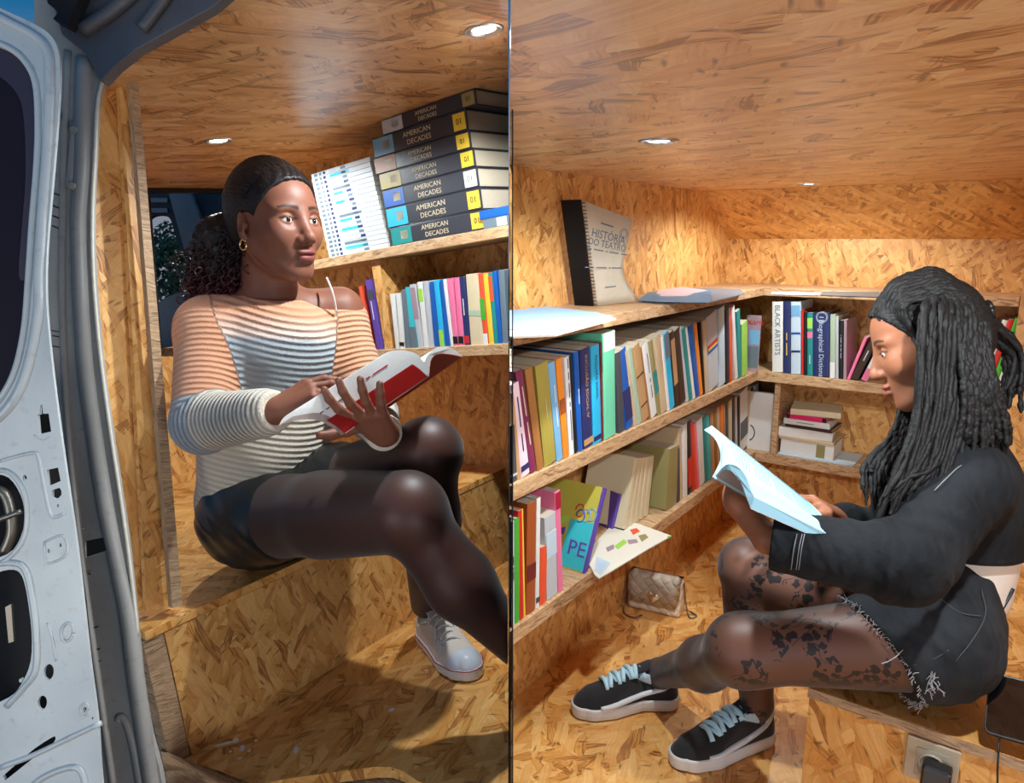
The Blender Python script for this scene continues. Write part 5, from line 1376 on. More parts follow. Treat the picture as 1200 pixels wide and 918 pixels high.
# ---- canvas and suede shoes
def shoe(name, o, fwd, up, L, parts_label, cat_, style, mirror=1, parent=None):
    """low shoe built on a last: flat sole, upper, toe, laces. o: heel on the ground; fwd towards the toe"""
    z = unit(up); x = unit(W(fwd) - (W(fwd) @ z) * z); y = np.cross(z, x) * 1.0
    S = L / 0.27; R = np.stack([x, y, z]); o = W(o)
    root = empty(name, frame(x, y, z, o)) if parent is None else parent
    def w(a, b, c): return o + S * (a * x + b * mirror * y + c * z)
    circ = [(0.038, 0.0, 0.034), (0.10, -0.004, 0.031), (0.175, 0.004, 0.046), (0.215, 0.010, 0.043), (0.238, 0.014, 0.031)]
    def d2(Q, inset):
        D = np.full(Q.shape[:-1], 9.0)
        for (a, b) in zip(circ[:-1], circ[1:]):
            pa, pb = W(a[:2]), W(b[:2]); ba = pb - pa; q = Q[..., :2] * np.array([1, mirror]) - pa
            t = np.clip((q @ ba) / (ba @ ba), 0, 1); D = np.minimum(D, np.sqrt(((q - t[..., None] * ba) ** 2).sum(-1)) - (a[2] + t * (b[2] - a[2])))
        return D + inset
    sole_h = 0.027 if style == 'canvas' else 0.030
    def local(P): return ((P - o) @ R.T) / S
    def f_sole(P):
        q = local(P); d = d2(q, np.where(q[..., 2] < 0.008, 0.002, 0.0)); dz = np.abs(q[..., 2] - sole_h / 2) - sole_h / 2
        return np.maximum(d, dz) * S
    def topz(X):
        return np.interp(X, [-0.0, 0.02, 0.06, 0.10, 0.125, 0.16, 0.195, 0.22, 0.25, 0.275], [0.088, 0.086, 0.080, 0.094, 0.098, 0.082, 0.066, 0.060, 0.050, 0.036])
    def f_up(P):
        q = local(P); zz = q[..., 2]; rise = np.clip((zz - sole_h) / 0.07, 0, 1.4)
        ins = 0.0035 + 0.012 * rise ** 1.5 + 0.010 * np.clip((q[..., 0] - 0.16) / 0.1, 0, 1) * rise
        d = d2(q, ins); dz = zz - topz(q[..., 0]) + (q[..., 1] * mirror - 0.003) ** 2 * 9.0
        k = 0.016; h = np.maximum(k - np.abs(d - dz), 0) / k
        return (np.maximum(np.maximum(d, dz) + h * h * k * 0.25, 0.012 - zz)) * S * 0.8
    lo_, hi_ = o - 0.05, o + 0.05
    for c_ in ((0.3, 0, 0), (0.3, 0.06, 0.12), (-0.02, -0.06, 0.12), (-0.02, 0.06, 0), (0.3, -0.06, 0)):
        p_ = w(*c_); lo_ = np.minimum(lo_, p_ - 0.015); hi_ = np.maximum(hi_, p_ + 0.015)
    F = Field(); F.add(f_sole, lo_, hi_, 0.0)
    V, Fc = F.mesh(lo_, hi_, 0.0026)
    M_RUB = plain('rubber_white', H((222, 220, 216)), 0.5, noise=0.05, nscale=50)
    mesh_obj('sole', V, Fc, M_RUB, root, o, it=2)
    F = Field(); F.add(f_up, lo_, hi_, 0.0)
    F.cone(w(0.045, 0, 0.065), w(0.045, 0, 0.16), 0.026 * S, 0.032 * S, 0.006, 's'); F.cone(w(0.045, 0, 0.075), w(0.098, 0, 0.090), 0.026 * S, 0.020 * S, 0.008, 's')
    V, Fc = F.mesh(lo_, hi_, 0.0022)
    if style == 'canvas': MU = plain('white_canvas', H((214, 204, 192)), 0.85, noise=0.06, nscale=200)
    else: MU = plain('black_suede', H((26, 26, 28)), 0.9, noise=0.25, nscale=120, sheen=0.3)
    up_ = mesh_obj('upper', V, Fc, MU, root, o, it=2)
    def outline(zc, ins, n=60, r0=None):
        pts = []
        for a in np.linspace(0, 2 * math.pi, n + 1):
            c0 = np.array([0.14, 0.003]); dr = np.array([math.cos(a), math.sin(a)]); lo2, hi2 = 0.0, 0.2
            for _ in range(22):
                m = (lo2 + hi2) / 2; q = np.array([[c0[0] + dr[0] * m, (c0[1] + dr[1] * m) * mirror, zc]])
                if d2(q, ins)[0] < 0: lo2 = m
                else: hi2 = m
            pts.append(w(c0[0] + dr[0] * lo2, c0[1] + dr[1] * lo2, zc))
        return pts
    if style == 'canvas':
        bm = bmesh.new(); tube_into(bm, outline(0.0245, -0.0006), 0.0012 * S, 5); from_bm('foxing_stripe', bm, cmat('crimson'), None, root, smooth=True)['label'] = 'thin dark red line round the sole'
        # rubber toe cap
        F = Field(); F.add(lambda P: f_up(P) - 0.0016, lo_, hi_, 0.0); F.half(w(0.222, 0, 0.05), -x * 1.0 + z * 0.25, 0.003)
        V, Fc = F.mesh(lo_, hi_, 0.0022); mesh_obj('toe_cap', V, Fc, plain('toe_rubber', H((205, 212, 220)), 0.35), root, o, it=2)
        xs, lr, lm, wd = np.linspace(0.105, 0.188, 6), 0.0022, plain('lace_white', H((232, 228, 220)), 0.8), 0.020
        for s_ in (-1, 1):
            for xe in xs:
                bm = bmesh.new(); c = w(xe, s_ * 0.0235, topz(xe) - 0.0085)
                tube_into(bm, [c + S * 0.003 * (math.cos(a) * x + math.sin(a) * unit(z * 0.5 - s_ * mirror * y * 0.0 + y * 0.0) ) for a in np.linspace(0, 2 * math.pi, 9)], 0.0011, 4)
                from_bm('eyelet', bm, M_SILV, None, root)
    else:
        xs, lr, lm, wd = np.linspace(0.100, 0.188, 7), 0.0056, plain('lace_pale_blue', H((190, 226, 238)), 0.75), 0.024
        # swooping white side band and heel piece
        for s_ in (-1, 1):
            bm = bmesh.new(); P = []
            for a, zc in ((0.205, 0.032), (0.18, 0.035), (0.15, 0.040), (0.10, 0.046), (0.05, 0.060), (0.02, 0.074), (0.006, 0.080)):
                for _ in (0,):
                    lo2, hi2 = 0.0, 0.08
                    for __ in range(20):
                        m = (lo2 + hi2) / 2
                        if f_up(w(a, s_ * m, zc)[None])[0] < 0: lo2 = m
                        else: hi2 = m
                    P.append(w(a, s_ * (lo2 + 0.0004), zc))
            tube_into(bm, smooth_path(P, 4), [0.0035 * S + 0.0035 * S * math.sin(math.pi * min(1, i / 24 + 0.15)) for i in range((len(P) - 1) * 4 + 1)], 6, flat=z)
            from_bm('side_band', bm, plain('white_leather', H((225, 228, 230)), 0.45), None, root, smooth=True)
        F = Field(); F.cone(w(0.045, 0, 0.076), w(0.095, 0, 0.092), 0.031 * S, 0.024 * S, 0.004); F.cone(w(0.045, 0, 0.06), w(0.045, 0, 0.16), 0.0245 * S, 0.0275 * S, 0.004, 's'); F.cone(w(0.045, 0, 0.08), w(0.105, 0, 0.098), 0.0235 * S, 0.020 * S, 0.004, 's')
        F.half(w(0.04, 0, 0.088), z * 1.0 - x * 0.22, 0.003)
        V, Fc = F.mesh(lo_, hi_, 0.0022); mesh_obj('padded_collar', V, Fc, plain('lining_ice_blue', H((196, 222, 230)), 0.8), root, o, it=2)
    # tongue and laces
    F = Field(); F.cone(w(0.085, 0, 0.106), w(0.16, 0, topz(0.16) - 0.004), 0.020 * S, 0.018 * S, 0.0, flat=unit(z + 0.45 * x), f=0.22)
    V, Fc = F.mesh(lo_, hi_, 0.0022); mesh_obj('tongue', V, Fc, MU, root, o, it=1)
    for i, xa in enumerate(xs):
        zt = topz(xa) - 0.001; P = []
        for t in np.linspace(-1, 1, 9):
            P.append(w(xa + (0.004 * t if i % 2 else -0.004 * t), wd * t, zt + 0.0045 - 0.0125 * t * t + 0.002))
        bm = bmesh.new(); tube_into(bm, P, lr * S, 7); o2 = from_bm('lace', bm, lm, None, root, smooth=True)
        if style == 'suede' and i < len(xs) - 1:
            P = [w(xa + (xs[1] - xs[0]) * (t + 1) / 2, (wd - 0.003) * t * (1 if i % 2 else -1), topz(xa + (xs[1] - xs[0]) * (t + 1) / 2) + 0.0010 - 0.0115 * t * t) for t in np.linspace(-1, 1, 7)]
            bm = bmesh.new(); tube_into(bm, P, lr * 0.75 * S, 6); from_bm('lace', bm, lm, None, root, smooth=True)
    if style == 'canvas':
        for s_ in (-1, 1):
            P = smooth_path([w(0.10, 0.0, 0.103), w(0.115, s_ * 0.018, 0.110), w(0.14, s_ * 0.030, 0.096), w(0.155, s_ * 0.022, 0.085), w(0.17, s_ * 0.034, 0.062)], 5)
            bm = bmesh.new(); tube_into(bm, P, 0.0018 * S, 6); from_bm('lace', bm, lm, None, root, smooth=True)
    return root
# her sneaker on the floor: toe towards the camera and right
toe, heel = _toeA, _heelA
sn = shoe('sneaker', heel + LU * 0.0, toe - heel, LU, 0.265, '', '', 'canvas', mirror=1)
tag(sn, 'white canvas low sneaker with a thin dark red sole line on the left booth floor', 'shoe')
# ================================================================== WOMAN IN BLACK DENIM (right booth)
B = empty('person', Matrix.Translation(Vector(at(1105, 790, 1.30))))
tag(B, 'seated woman with long dreadlocks in black denim jacket and shorts, reading a pale book', 'person')
fB = unit(-XX * 0.86 - UPC * 0.26 + FW * 0.36)
hB = Head(at(1086, 402, 1.27), fB, UPC * 0.96 - XX * 0.22 + FW * 0.08, 0.92)
sN, eN, wN = at(1138, 560, 1.20), at(1062, 662, 1.12), at(900, 632, 1.20)        # near arm
sF, eF, wF = at(1082, 548, 1.42), at(1050, 640, 1.46), at(988, 612, 1.36)        # far arm
nb, ch, wa, pv = at(1118, 502, 1.30), at(1112, 580, 1.31), at(1120, 662, 1.33), at(1098, 735, 1.33)
h1, k1, m1, a1 = at(1092, 752, 1.25), at(870, 762, 1.36), at(826, 778, 1.55), at(768, 800, 1.78)
_h1 = onR(797, 824, 'z', 0.002); _t1 = onR(668, 832, 'z', 0.002); a1 = _h1 + unit(_t1 - _h1) * 0.055 + RZ * 0.085
_h2 = onR(905, 862, 'z', 0.002); _t2 = onR(778, 908, 'z', 0.002)
h2, k2, m2, a2 = at(1075, 735, 1.42), at(876, 664, 1.52), at(880, 745, 1.57), _h2 + unit(_t2 - _h2) * 0.055 + RZ * 0.10
TWB = unit(sF - sN); TUB = unit(nb - pv); TDB = unit(np.cross(TWB, TUB))
def legsB(F, g=0.0):
    F.cone(h1, k1, 0.082 + g, 0.056 + g, 0.03); F.cone(k1, m1, 0.055 + g, 0.047 + g, 0.05); F.cone(m1, a1, 0.047 + g, 0.031 + g, 0.04)
    F.cone(h2, k2, 0.080 + g, 0.055 + g, 0.02); F.cone(k2, m2, 0.052 + g, 0.052 + g, 0.02); F.cone(m2, a2, 0.048 + g, 0.032 + g, 0.03)
    F.cone(a2, a2 - RZ * 0.04, 0.032 + g, 0.024 + g, 0.01); F.cone(a1, a1 - RZ * 0.04, 0.032 + g, 0.024 + g, 0.01)
bd = Field()
bd.cone(pv, wa, 0.105, 0.082, 0.03, flat=TDB, f=0.9); bd.cone(wa, ch, 0.085, 0.10, 0.03, flat=TDB, f=0.85); bd.cone(ch, nb - TUB * 0.05, 0.10, 0.06, 0.03, flat=TDB, f=0.8)
bd.cone(nb - TUB * 0.03, sN, 0.042, 0.045, 0.03); bd.cone(nb - TUB * 0.03, sF, 0.042, 0.045, 0.03)
bd.cone(sN, eN, 0.042, 0.035, 0.02); bd.cone(eN, wN, 0.035, 0.023, 0.02); bd.cone(sF, eF, 0.042, 0.035, 0.02); bd.cone(eF, wF, 0.035, 0.022, 0.02)
hB.c(bd, (-0.024, 0, -0.035), (-0.035, 0, -0.12), 0.043, 0.043, 0.02); bd.cone(hB.w(-0.04, 0, -0.10), nb - TUB * 0.02, 0.045, 0.055, 0.03)
hB.build(bd, 1.1)
legsB(bd)
wN2 = at(862, 588, 1.255)
bd.cone(wN, wN2, 0.024, 0.021, 0.01)
tN, axN = hand(bd, wN2, at(876, 572, 1.42) - wN2, -XX * 0.8 + UPC * -0.5, -1, [(0.2, 0.4, 0.3)] * 4, 0.88, 0.2, thumb=((0.6, 0.7, -0.3), (0.8, 0.5, -0.4), (0.9, 0.3, -0.5)))
tF, axF = hand(bd, wF, at(950, 588, 1.33) - wF, UPC * 0.9 - FW * 0.35 - XX * 0.1, -1, [(0.45, 0.75, 0.5), (0.35, 0.75, 0.5), (0.5, 0.75, 0.5), (0.65, 0.8, 0.5)], 0.90, 0.12,
               thumb=((0.7, 0.6, -0.3), (0.95, 0.2, -0.2), (0.95, -0.1, -0.3)))
allp = np.array([sN, eN, wN, sF, eF, wF, h1, k1, a1, h2, k2, a2, pv, hB.o + 0.12, hB.o - 0.12, wN2 - XX * 0.1])
blo, bhi = allp.min(0) - 0.13, allp.max(0) + 0.13
hb = (hB.o - 0.135, hB.o + 0.135); nbx = (wN2 + np.array([-0.14, -0.10, -0.07]), wN2 + np.array([0.06, 0.12, 0.14])); fb_ = (wF + np.array([-0.15, -0.12, -0.10]), wF + np.array([0.05, 0.08, 0.10]))
V, F = patchwork(bd, [(hb[0], hb[1], 0.0016, []), (nbx[0], nbx[1], 0.0018, [shr(hb)]), (fb_[0], fb_[1], 0.0018, [shr(hb), shr(nbx)]), (blo, bhi, 0.0045, [shr(hb), shr(nbx), shr(fb_)])])
bodyB = mesh_obj('body', V, F, SKIN_B, B, pv, {'tint': hB.tint}, it=1)
hB.eyes(bodyB, (1, 0.0, -0.32))
nails(tF[:4], axF[2], bodyB, plain('nail_pale', H((225, 190, 170)), 0.25), 0.9)

M_TB = tights_mat('floral_sheer_tights', H((150, 98, 74)), H((34, 26, 26)), True)
tg = Field(); legsB(tg, 0.003); V, F = tg.mesh(blo, bhi, 0.0045)
mesh_obj('tights', V, F, M_TB, B, pv, it=3)['label'] = 'sheer black tights with dark flower clusters'

def denim(name, base, hi):
    k = N(name); t = k.uv(src='Object'); n = k.n('TexNoise', i_Scale=9.0, i_Detail=4.0); k.l(t, n.inputs['Vector'])
    w = k.n('TexNoise', i_Scale=500.0, i_Detail=1.0); k.l(t, w.inputs['Vector']); w2 = k.n('TexWave', i_Scale=14.0, i_Distortion=9.0); w2.inputs['Detail'].default_value = 3.0; w2.inputs['Detail Scale'].default_value = 1.2; k.l(t, w2.inputs['Vector'])
    c = k.ramp(n.outputs['Fac'], [(0.35, base), (0.72, hi)]); c = k.mix(k.math('MULTIPLY', w.outputs['Fac'], 0.5), c, tuple(x * 0.5 for x in base))
    k.l(c, k.b.inputs['Base Color']); k.b.inputs['Roughness'].default_value = 0.9; k.b.inputs['Specular IOR Level'].default_value = 0.25
    h = k.math('ADD', k.math('MULTIPLY', w.outputs['Fac'], 0.15), k.math('MULTIPLY', w2.outputs['Fac'], 1.0)); k.bump(h, 0.35, 0.004)
    return k.m
M_DEN = denim('black_denim', (0.007, 0.008, 0.010), (0.022, 0.025, 0.029)); M_DEN2 = denim('washed_black_denim', (0.016, 0.018, 0.021), (0.048, 0.053, 0.060))
M_STITCH = plain('grey_stitching', H((120, 122, 126)), 0.8)
# shorts
so = Field(); t1 = unit(k1 - h1); t2 = unit(k2 - h2)
so.cone(pv, pv + TUB * 0.086, 0.114, 0.103, 0.02, flat=TDB, f=0.95)
so.cone(h1 + t1 * -0.01, h1 + t1 * 0.075, 0.100, 0.094, 0.03); so.cone(h2, h2 + t2 * 0.075, 0.095, 0.090, 0.03); so.cone(h1 + t1 * 0.02, h2 + t2 * 0.02, 0.09, 0.09, 0.03)
hem_c = at(1040, 745, 1.2); hem_n = unit(t1 * 0.9 + UPC * -0.10 + FW * 0.0)
hem_n = unit(-XX * 0.86 - UPC * 0.50)
so.half(at(1046, 762, 1.2), hem_n, 0.006)
V, F = so.mesh(pv - 0.30, pv + 0.30, 0.004)
d_ = (V - pv); V = V + d_ / np.linalg.norm(d_, axis=1)[:, None] * (0.0016 * np.sin(V @ unit(XX + UPC * 0.5) * 160 + 2.5 * np.sin(V @ UPC * 45)))[:, None]
V, F = V, F
mesh_obj('denim_shorts', V, F, M_DEN2, B, pv, it=2)['label'] = 'black denim shorts with a frayed hem'
# frayed hem: short loose threads, one long tuft
r2 = np.random.default_rng(5); paths = []
def hemring(n):
    out = []
    for i in range(n):
        a = i / n * 2 * np.pi; e1 = unit(np.cross(hem_n, FW)); e2 = np.cross(hem_n, e1)
        cx = h1 + t1 * 0.06; cx = cx - ((cx - at(1046, 762, 1.2)) @ hem_n) * hem_n
        out.append((cx + 0.1005 * (np.cos(a) * e1 + np.sin(a) * e2), np.cos(a) * e1 + np.sin(a) * e2))
    return out
for p, d in hemring(170):
    q = p + d * r2.uniform(-0.006, 0.004); dr = unit(hem_n + r2.normal(size=3) * 0.8)
    L = r2.uniform(0.004, 0.013); paths.append((np.array([q, q + dr * L * 0.5, q + dr * L + r2.normal(size=3) * 0.002]), 0.0007))
tb = at(1092, 790, 1.16)
for i in range(10):
    dr = unit(-UPC + r2.normal(size=3) * 0.35 + (XX * 0.3 if i % 2 else -XX * 0.1)); paths.append((np.array([tb + r2.normal(size=3) * 0.003 + dr * s_ + r2.normal(size=3) * 0.0015 for s_ in np.linspace(0, 0.034, 6)]), 0.0007))
q0 = at(1058, 762, 1.13); paths.append((np.array([q0, at(1050, 770, 1.125), at(1040, 776, 1.12), at(1033, 778, 1.12)]), 0.0007))
V, F, T = tubes(paths, 4)
mesh_obj('frayed_threads', V, F, plain('pale_thread', H((165, 165, 165)), 0.9), B, it=0)['kind'] = 'stuff'
# white shirt hem
ws = Field(); ws.cone(wa - TUB * 0.03, wa + TUB * 0.05, 0.098, 0.108, 0.01, flat=TDB, f=0.93); ws.cone(ch + TUB * 0.02 , nb - TUB * 0.05, 0.098, 0.062, 0.02, flat=TDB, f=0.9)
V, F = ws.mesh(wa - 0.2, nb + 0.15, 0.004); mesh_obj('white_top', V, F, plain('white_cotton', H((226, 214, 200)), 0.85, noise=0.05), B, it=1)['label'] = 'white top showing at the waist and collar'
# jacket
jk = Field()
jk.cone(ch + TUB * 0.01, wa - TUB * 0.03, 0.120, 0.116, 0.03, flat=TDB, f=0.95); jk.cone(ch, nb - TUB * 0.045, 0.120, 0.074, 0.03, flat=TDB, f=0.9)
jk.cone(nb - TUB * 0.05, sN - TUB * 0.006, 0.055, 0.060, 0.03); jk.cone(nb - TUB * 0.05, sF - TUB * 0.006, 0.055, 0.058, 0.03)
jk.cone(ch + TUB * 0.01 + at(1060, 600, 1.3) * 0 - XX * 0.045, wa + TUB * 0.05 - XX * 0.055, 0.085, 0.080, 0.03)
jk.half(wa + TUB * 0.034, -TUB, 0.006, wa - 0.22, wa + 0.22)
jk.cone(sN - TUB * 0.01, eN, 0.062, 0.060, 0.03); jk.cone(eN, wN, 0.060, 0.049, 0.03); jk.cone(sF, eF, 0.058, 0.052, 0.03); jk.cone(eF, wF + unit(eF - wF) * 0.01, 0.052, 0.040, 0.02)
cn = unit(wN - eN); jk.half(wN - cn * 0.006, cn, 0.003, wN - 0.13, wN + 0.11)
jk.cone(wN - cn * 0.06, wN + cn * 0.05, 0.030, 0.044, 0.004, 's')
jk.cone(nb - TUB * 0.01, nb + TUB * 0.09, 0.055, 0.075, 0.01, 's')
jk.half(wa + TUB * 0.006, -TUB, 0.006, wa - 0.16, wa + np.array([0.16, 0.2, 0.16])) if False else None
V, F = jk.mesh(blo, bhi, 0.0038)
d1, t1_, l1 = segd(V, sN, eN); d2, t2_, l2 = segd(V, eN, wN)
al = np.where(d1 < d2, t1_ * l1, l1 + t2_ * l2); near = np.minimum(d1, d2) < 0.085
el = np.exp(-((al - l1) / 0.07) ** 2) + 0.35
nn = V - np.where((d1 < d2)[:, None], W(sN) + t1_[:, None] * (eN - sN), W(eN) + t2_[:, None] * (wN - eN)); nn /= np.linalg.norm(nn, axis=1)[:, None] + 1e-6
V = V + nn * (near * el * 0.0022 * np.sin(al * 150 + 2.2 * np.sin(V @ UPC * 38) + 1.2 * np.sin(V @ XX * 30)))[:, None]
jo = mesh_obj('denim_jacket', V, F, M_DEN, B, ch, it=2); jo['label'] = 'black denim jacket with a frayed front edge'
# seams on the sleeve, cuff edge, button, collar
def on_surface(fld, p, d, r=0.12):
    """first point of a field met when coming back along d from outside"""
    lo2 = np.linspace(r, -r * 0.2, 120); P = p + lo2[:, None] * d
    v = np.full(len(P), 9.0)
    for fn, a, b, k, op in fld.p:
        if op == 'u': v = np.minimum(v, fn(P[None])[0])
    if not (v < 0.0045).any(): return None
    i = np.argmax(v < 0.0045)
    return P[i]
def seam(px, depth, name='stitched_seam', r=0.0009, mat=None, par=None):
    pts = []
    for x, y in px:
        p = on_surface(jk, at(x, y, depth), -unit(ray(x, y)), 0.25)
        if p is not None and (not pts or np.linalg.norm(p - pts[-1]) < 0.07): pts.append(p)
    if len(pts) < 2: return None
    return tube(name, smooth_path(pts, 4), r, mat or M_STITCH, par or jo, 5)
seam([(1168, 556), (1150, 546), (1128, 545), (1110, 560), (1095, 575)], 1.25)
seam([(1112, 480), (1120, 500), (1135, 522), (1160, 545)], 1.3)
for dx in (0, 6, 9): seam([(934 + dx, 626), (930 + dx, 645), (927 + dx, 668)], 1.2)
seam([(1040, 560), (1030, 590), (1022, 625)], 1.3)
bt = on_surface(jk, at(1018, 562, 1.3), -unit(ray(1018, 562)), 0.25)
if bt is None: bt = on_surface(jk, at(1032, 566, 1.3), -unit(ray(1032, 566)), 0.25)
if bt is None: bt = at(1030, 566, 1.28)
bm = bmesh.new(); bmesh.ops.create_cone(bm, cap_ends=True, segments=20, radius1=0.0082, radius2=0.0065, depth=0.004)
mt = Vector(-unit(bt - CAM) - XX * 0.35).to_track_quat('Z', 'Y').to_matrix().to_4x4(); mt.translation = Vector(bt - unit(bt - CAM) * 0.002)
from_bm('button', bm, M_SILV, mt, jo)
# small patch pocket seam lines on the shorts
def seam2(px, depth):
    pts = [on_surface(so, at(x, y, depth), -unit(ray(x, y)), 0.25) for x, y in px]; pts = [q for q in pts if q is not None]; return tube('stitched_seam', smooth_path(pts, 4), 0.0008, plain('dark_stitch', H((78, 80, 84)), 0.8), B, 5)
seam2([(1150, 690), (1155, 720), (1140, 750), (1120, 775)], 1.3); seam2([(1100, 700), (1125, 718), (1150, 722)], 1.3); seam2([(1070, 780), (1095, 772), (1112, 762)], 1.25)

# hair
hc = Field()
hB.e(hc, (-0.014, 0, 0.034), (0.097, 0.078, 0.090), 0.01); hB.e(hc, (0.030, 0, 0.038), (0.059, 0.0645, 0.063), 0.02); hB.e(hc, (-0.05, 0, -0.01), (0.062, 0.070, 0.060), 0.02)
hc.half(hB.w(0.080, 0, 0.082), hB.f * 0.80 - hB.u * 0.60, 0.004)
V, F = hc.mesh(hB.o - 0.14, hB.o + 0.14, 0.0026); V = V + (rng.random(V.shape) - 0.5) * 0.0016
hairB = mesh_obj('scalp_hair', V, F, HAIR_B, B, hB.o, it=0); hairB['label'] = 'black twisted roots drawn back over the head'
r3 = np.random.default_rng(11)
def lock(path, r0, r1, n=46):
    P = np.array(smooth_path(path, max(4, n // max(1, len(path) - 1)))); m = len(P); t = np.linspace(0, 1, m)
    rad = (r0 * (1 - t) + r1 * t) * (1 + 0.16 * np.sin(t * m * 0.9 + r3.uniform(0, 6)) + 0.10 * r3.normal(size=m))
    P = P + r3.normal(size=P.shape) * 0.0006
    rad[-1] *= 0.4; rad[-2] *= 0.8
    V, F, T = tubes([(P, rad)], 7)
    o = mesh_obj('dreadlock', V, F, HAIR_B, B, P[0], it=0); return o
# rows over the scalp, from hairline to the tie at the back
tie = hB.w(-0.108, 0.0, 0.030)
for i in range(30):
    y = (i / 29 - 0.5) * 2
    ph = y * 1.45
    st = hB.w(0.080 - 0.060 * abs(y) ** 1.5, 0.068 * math.sin(ph), 0.078 - 0.075 * abs(y) ** 1.6)
    mids = []
    for s_ in (0.25, 0.5, 0.75):
        xx = 0.07 - s_ * 0.165; yy = 0.078 * math.sin(ph) * (1 - 0.55 * s_ ** 2)
        zt = 0.034 + 0.0985 * math.sqrt(max(0.02, 1 - ((xx + 0.014) / 0.108) ** 2)) * math.sqrt(max(0.03, 1 - (yy / 0.0865) ** 2)) - 0.04 * s_ * abs(y)
        mids.append(hB.w(xx, yy * 1.04, zt + r3.uniform(-0.001, 0.003)))
    lock([st] + mids + [tie + hB.l * (0.02 * y) + hB.u * 0.008 * r3.normal()], 0.0052, 0.0048, 40)
# near locks hanging over shoulder and chest
for i in range(34):
    s_ = i / 33; x0 = 1080 + 64 * s_ + r3.uniform(-2, 2); y0 = 372 + 10 * r3.uniform(-1, 1) - 8 * math.sin(s_ * 3.14)
    x3 = 1030 + 62 * s_ + r3.uniform(-9, 9); y3 = 600 + r3.uniform(-28, 40) - 20 * s_
    dz = -0.004 * (i % 3)
    lock([at(x0 + 12 - 22 * s_, y0 - 24, 1.236), at(x0 + 4 - 8 * s_, y0 - 9, 1.206), at(x0, y0 + 14, 1.192 - 0.006 * math.sin(s_ * 3.1) + dz), at(x0 - 2, y0 + 55, 1.186 + dz), at(x0 - 6 - 4 * s_, 486, 1.180 + dz), at((x0 * 0.5 + x3 * 0.5), 545, 1.172 + dz), at(x3, y3, 1.165 + dz)], 0.0062, 0.0042)
# far-side locks falling in front of the chest, from behind the jaw
for i in range(16):
    x0 = 1058 + 30 * i / 15; x3 = 1012 + 50 * i / 15 + r3.uniform(-6, 6); y3 = 560 + 60 * i / 15 + r3.uniform(-25, 25)
    lock([at(x0 + 8, 430, 1.31), at(x0, 470, 1.30), at(x0 - 14, 510, 1.27), at(x3, 545, 1.24), at(x3 - 2, y3 + 10, 1.22)], 0.0062, 0.0042)
# locks down the back
for i in range(34):
    s_ = (i % 17) / 16; x0 = 1122 + 36 * s_; x3 = 1118 + 66 * s_ + r3.uniform(-5, 5); y3 = 515 + r3.uniform(-10, 34); dd_ = 0.012 * (i // 17)
    lock([at(x0 - 2, 380, 1.185 + 0.01 * s_ + dd_), at(x0 + 6, 440, 1.165 + dd_), at((x0 + x3) / 2 + 7, 485, 1.165 + dd_), at(x3, y3, 1.170 + dd_)], 0.0065, 0.0045)
# ponytail swinging out to the right
for i in range(15):
    s_ = i / 14; o2 = r3.normal(size=3) * 0.008
    lock([tie + o2 * 0.3, at(1160, 378 + 8 * s_, 1.27) + o2, at(1184 + 4 * s_, 402 + 14 * s_, 1.28) + o2, at(1190 - 6 * s_, 445, 1.28) + o2, at(1184 - 10 * s_ + r3.uniform(-4, 8), 470 + r3.uniform(-14, 14), 1.28) + o2], 0.0062, 0.0045)
bm = bmesh.new(); tube_into(bm, [tie + (-hB.f) * 0.006 + 0.012 * (math.cos(a) * hB.l + math.sin(a) * hB.u) for a in np.linspace(0, 2 * math.pi, 20)], 0.005, 7)
from_bm('hair_tie', bm, cmat('black'), None, B, smooth=True)
bm = bmesh.new(); bmesh.ops.create_uvsphere(bm, u_segments=12, v_segments=8, radius=0.0032)
tag(from_bm('pearl_earring', bm, M_SILV, Matrix.Translation(Vector(hB.w(0.002, 0.078, -0.032))), B, smooth=True), 'small pearl ear stud')

# ---- her open book
bkB = empty('open_book', Matrix.Translation(Vector(at(900, 570, 1.2)))); tag(bkB, 'open book with pale blue white pages held by the woman with dreadlocks', 'book')
M_PB = plain('bluish_pages', H((160, 208, 224)), 0.8, noise=0.02, nscale=80)
D0, D1 = 1.19, 1.10
def secpair(L_, R_, dl, dr):
    a = smooth_path([at(x, y, d) for (x, y), d in zip(L_, dl)], 3); b = smooth_path([at(x, y, d) for (x, y), d in zip(R_, dr)], 3); return a, b
# far leaf: rises to the upper left
pg_a, pg_b = secpair([(834, 499), (845, 509), (852, 522), (853, 536), (846, 549)], [(947, 588), (958, 598), (968, 610), (978, 622), (986, 634)], [1.32, 1.30, 1.28, 1.26, 1.235], [1.235, 1.22, 1.205, 1.19, 1.165])
cv_a, cv_b = secpair([(825, 504), (836, 512), (843, 524), (844, 540), (835, 559)], [(941, 590), (951, 601), (961, 613), (970, 626), (978, 642)], [1.325, 1.305, 1.285, 1.262, 1.232], [1.24, 1.225, 1.21, 1.195, 1.17])
loft('pages', pg_a + cv_a[::-1], pg_b + cv_b[::-1], M_PB, bkB)
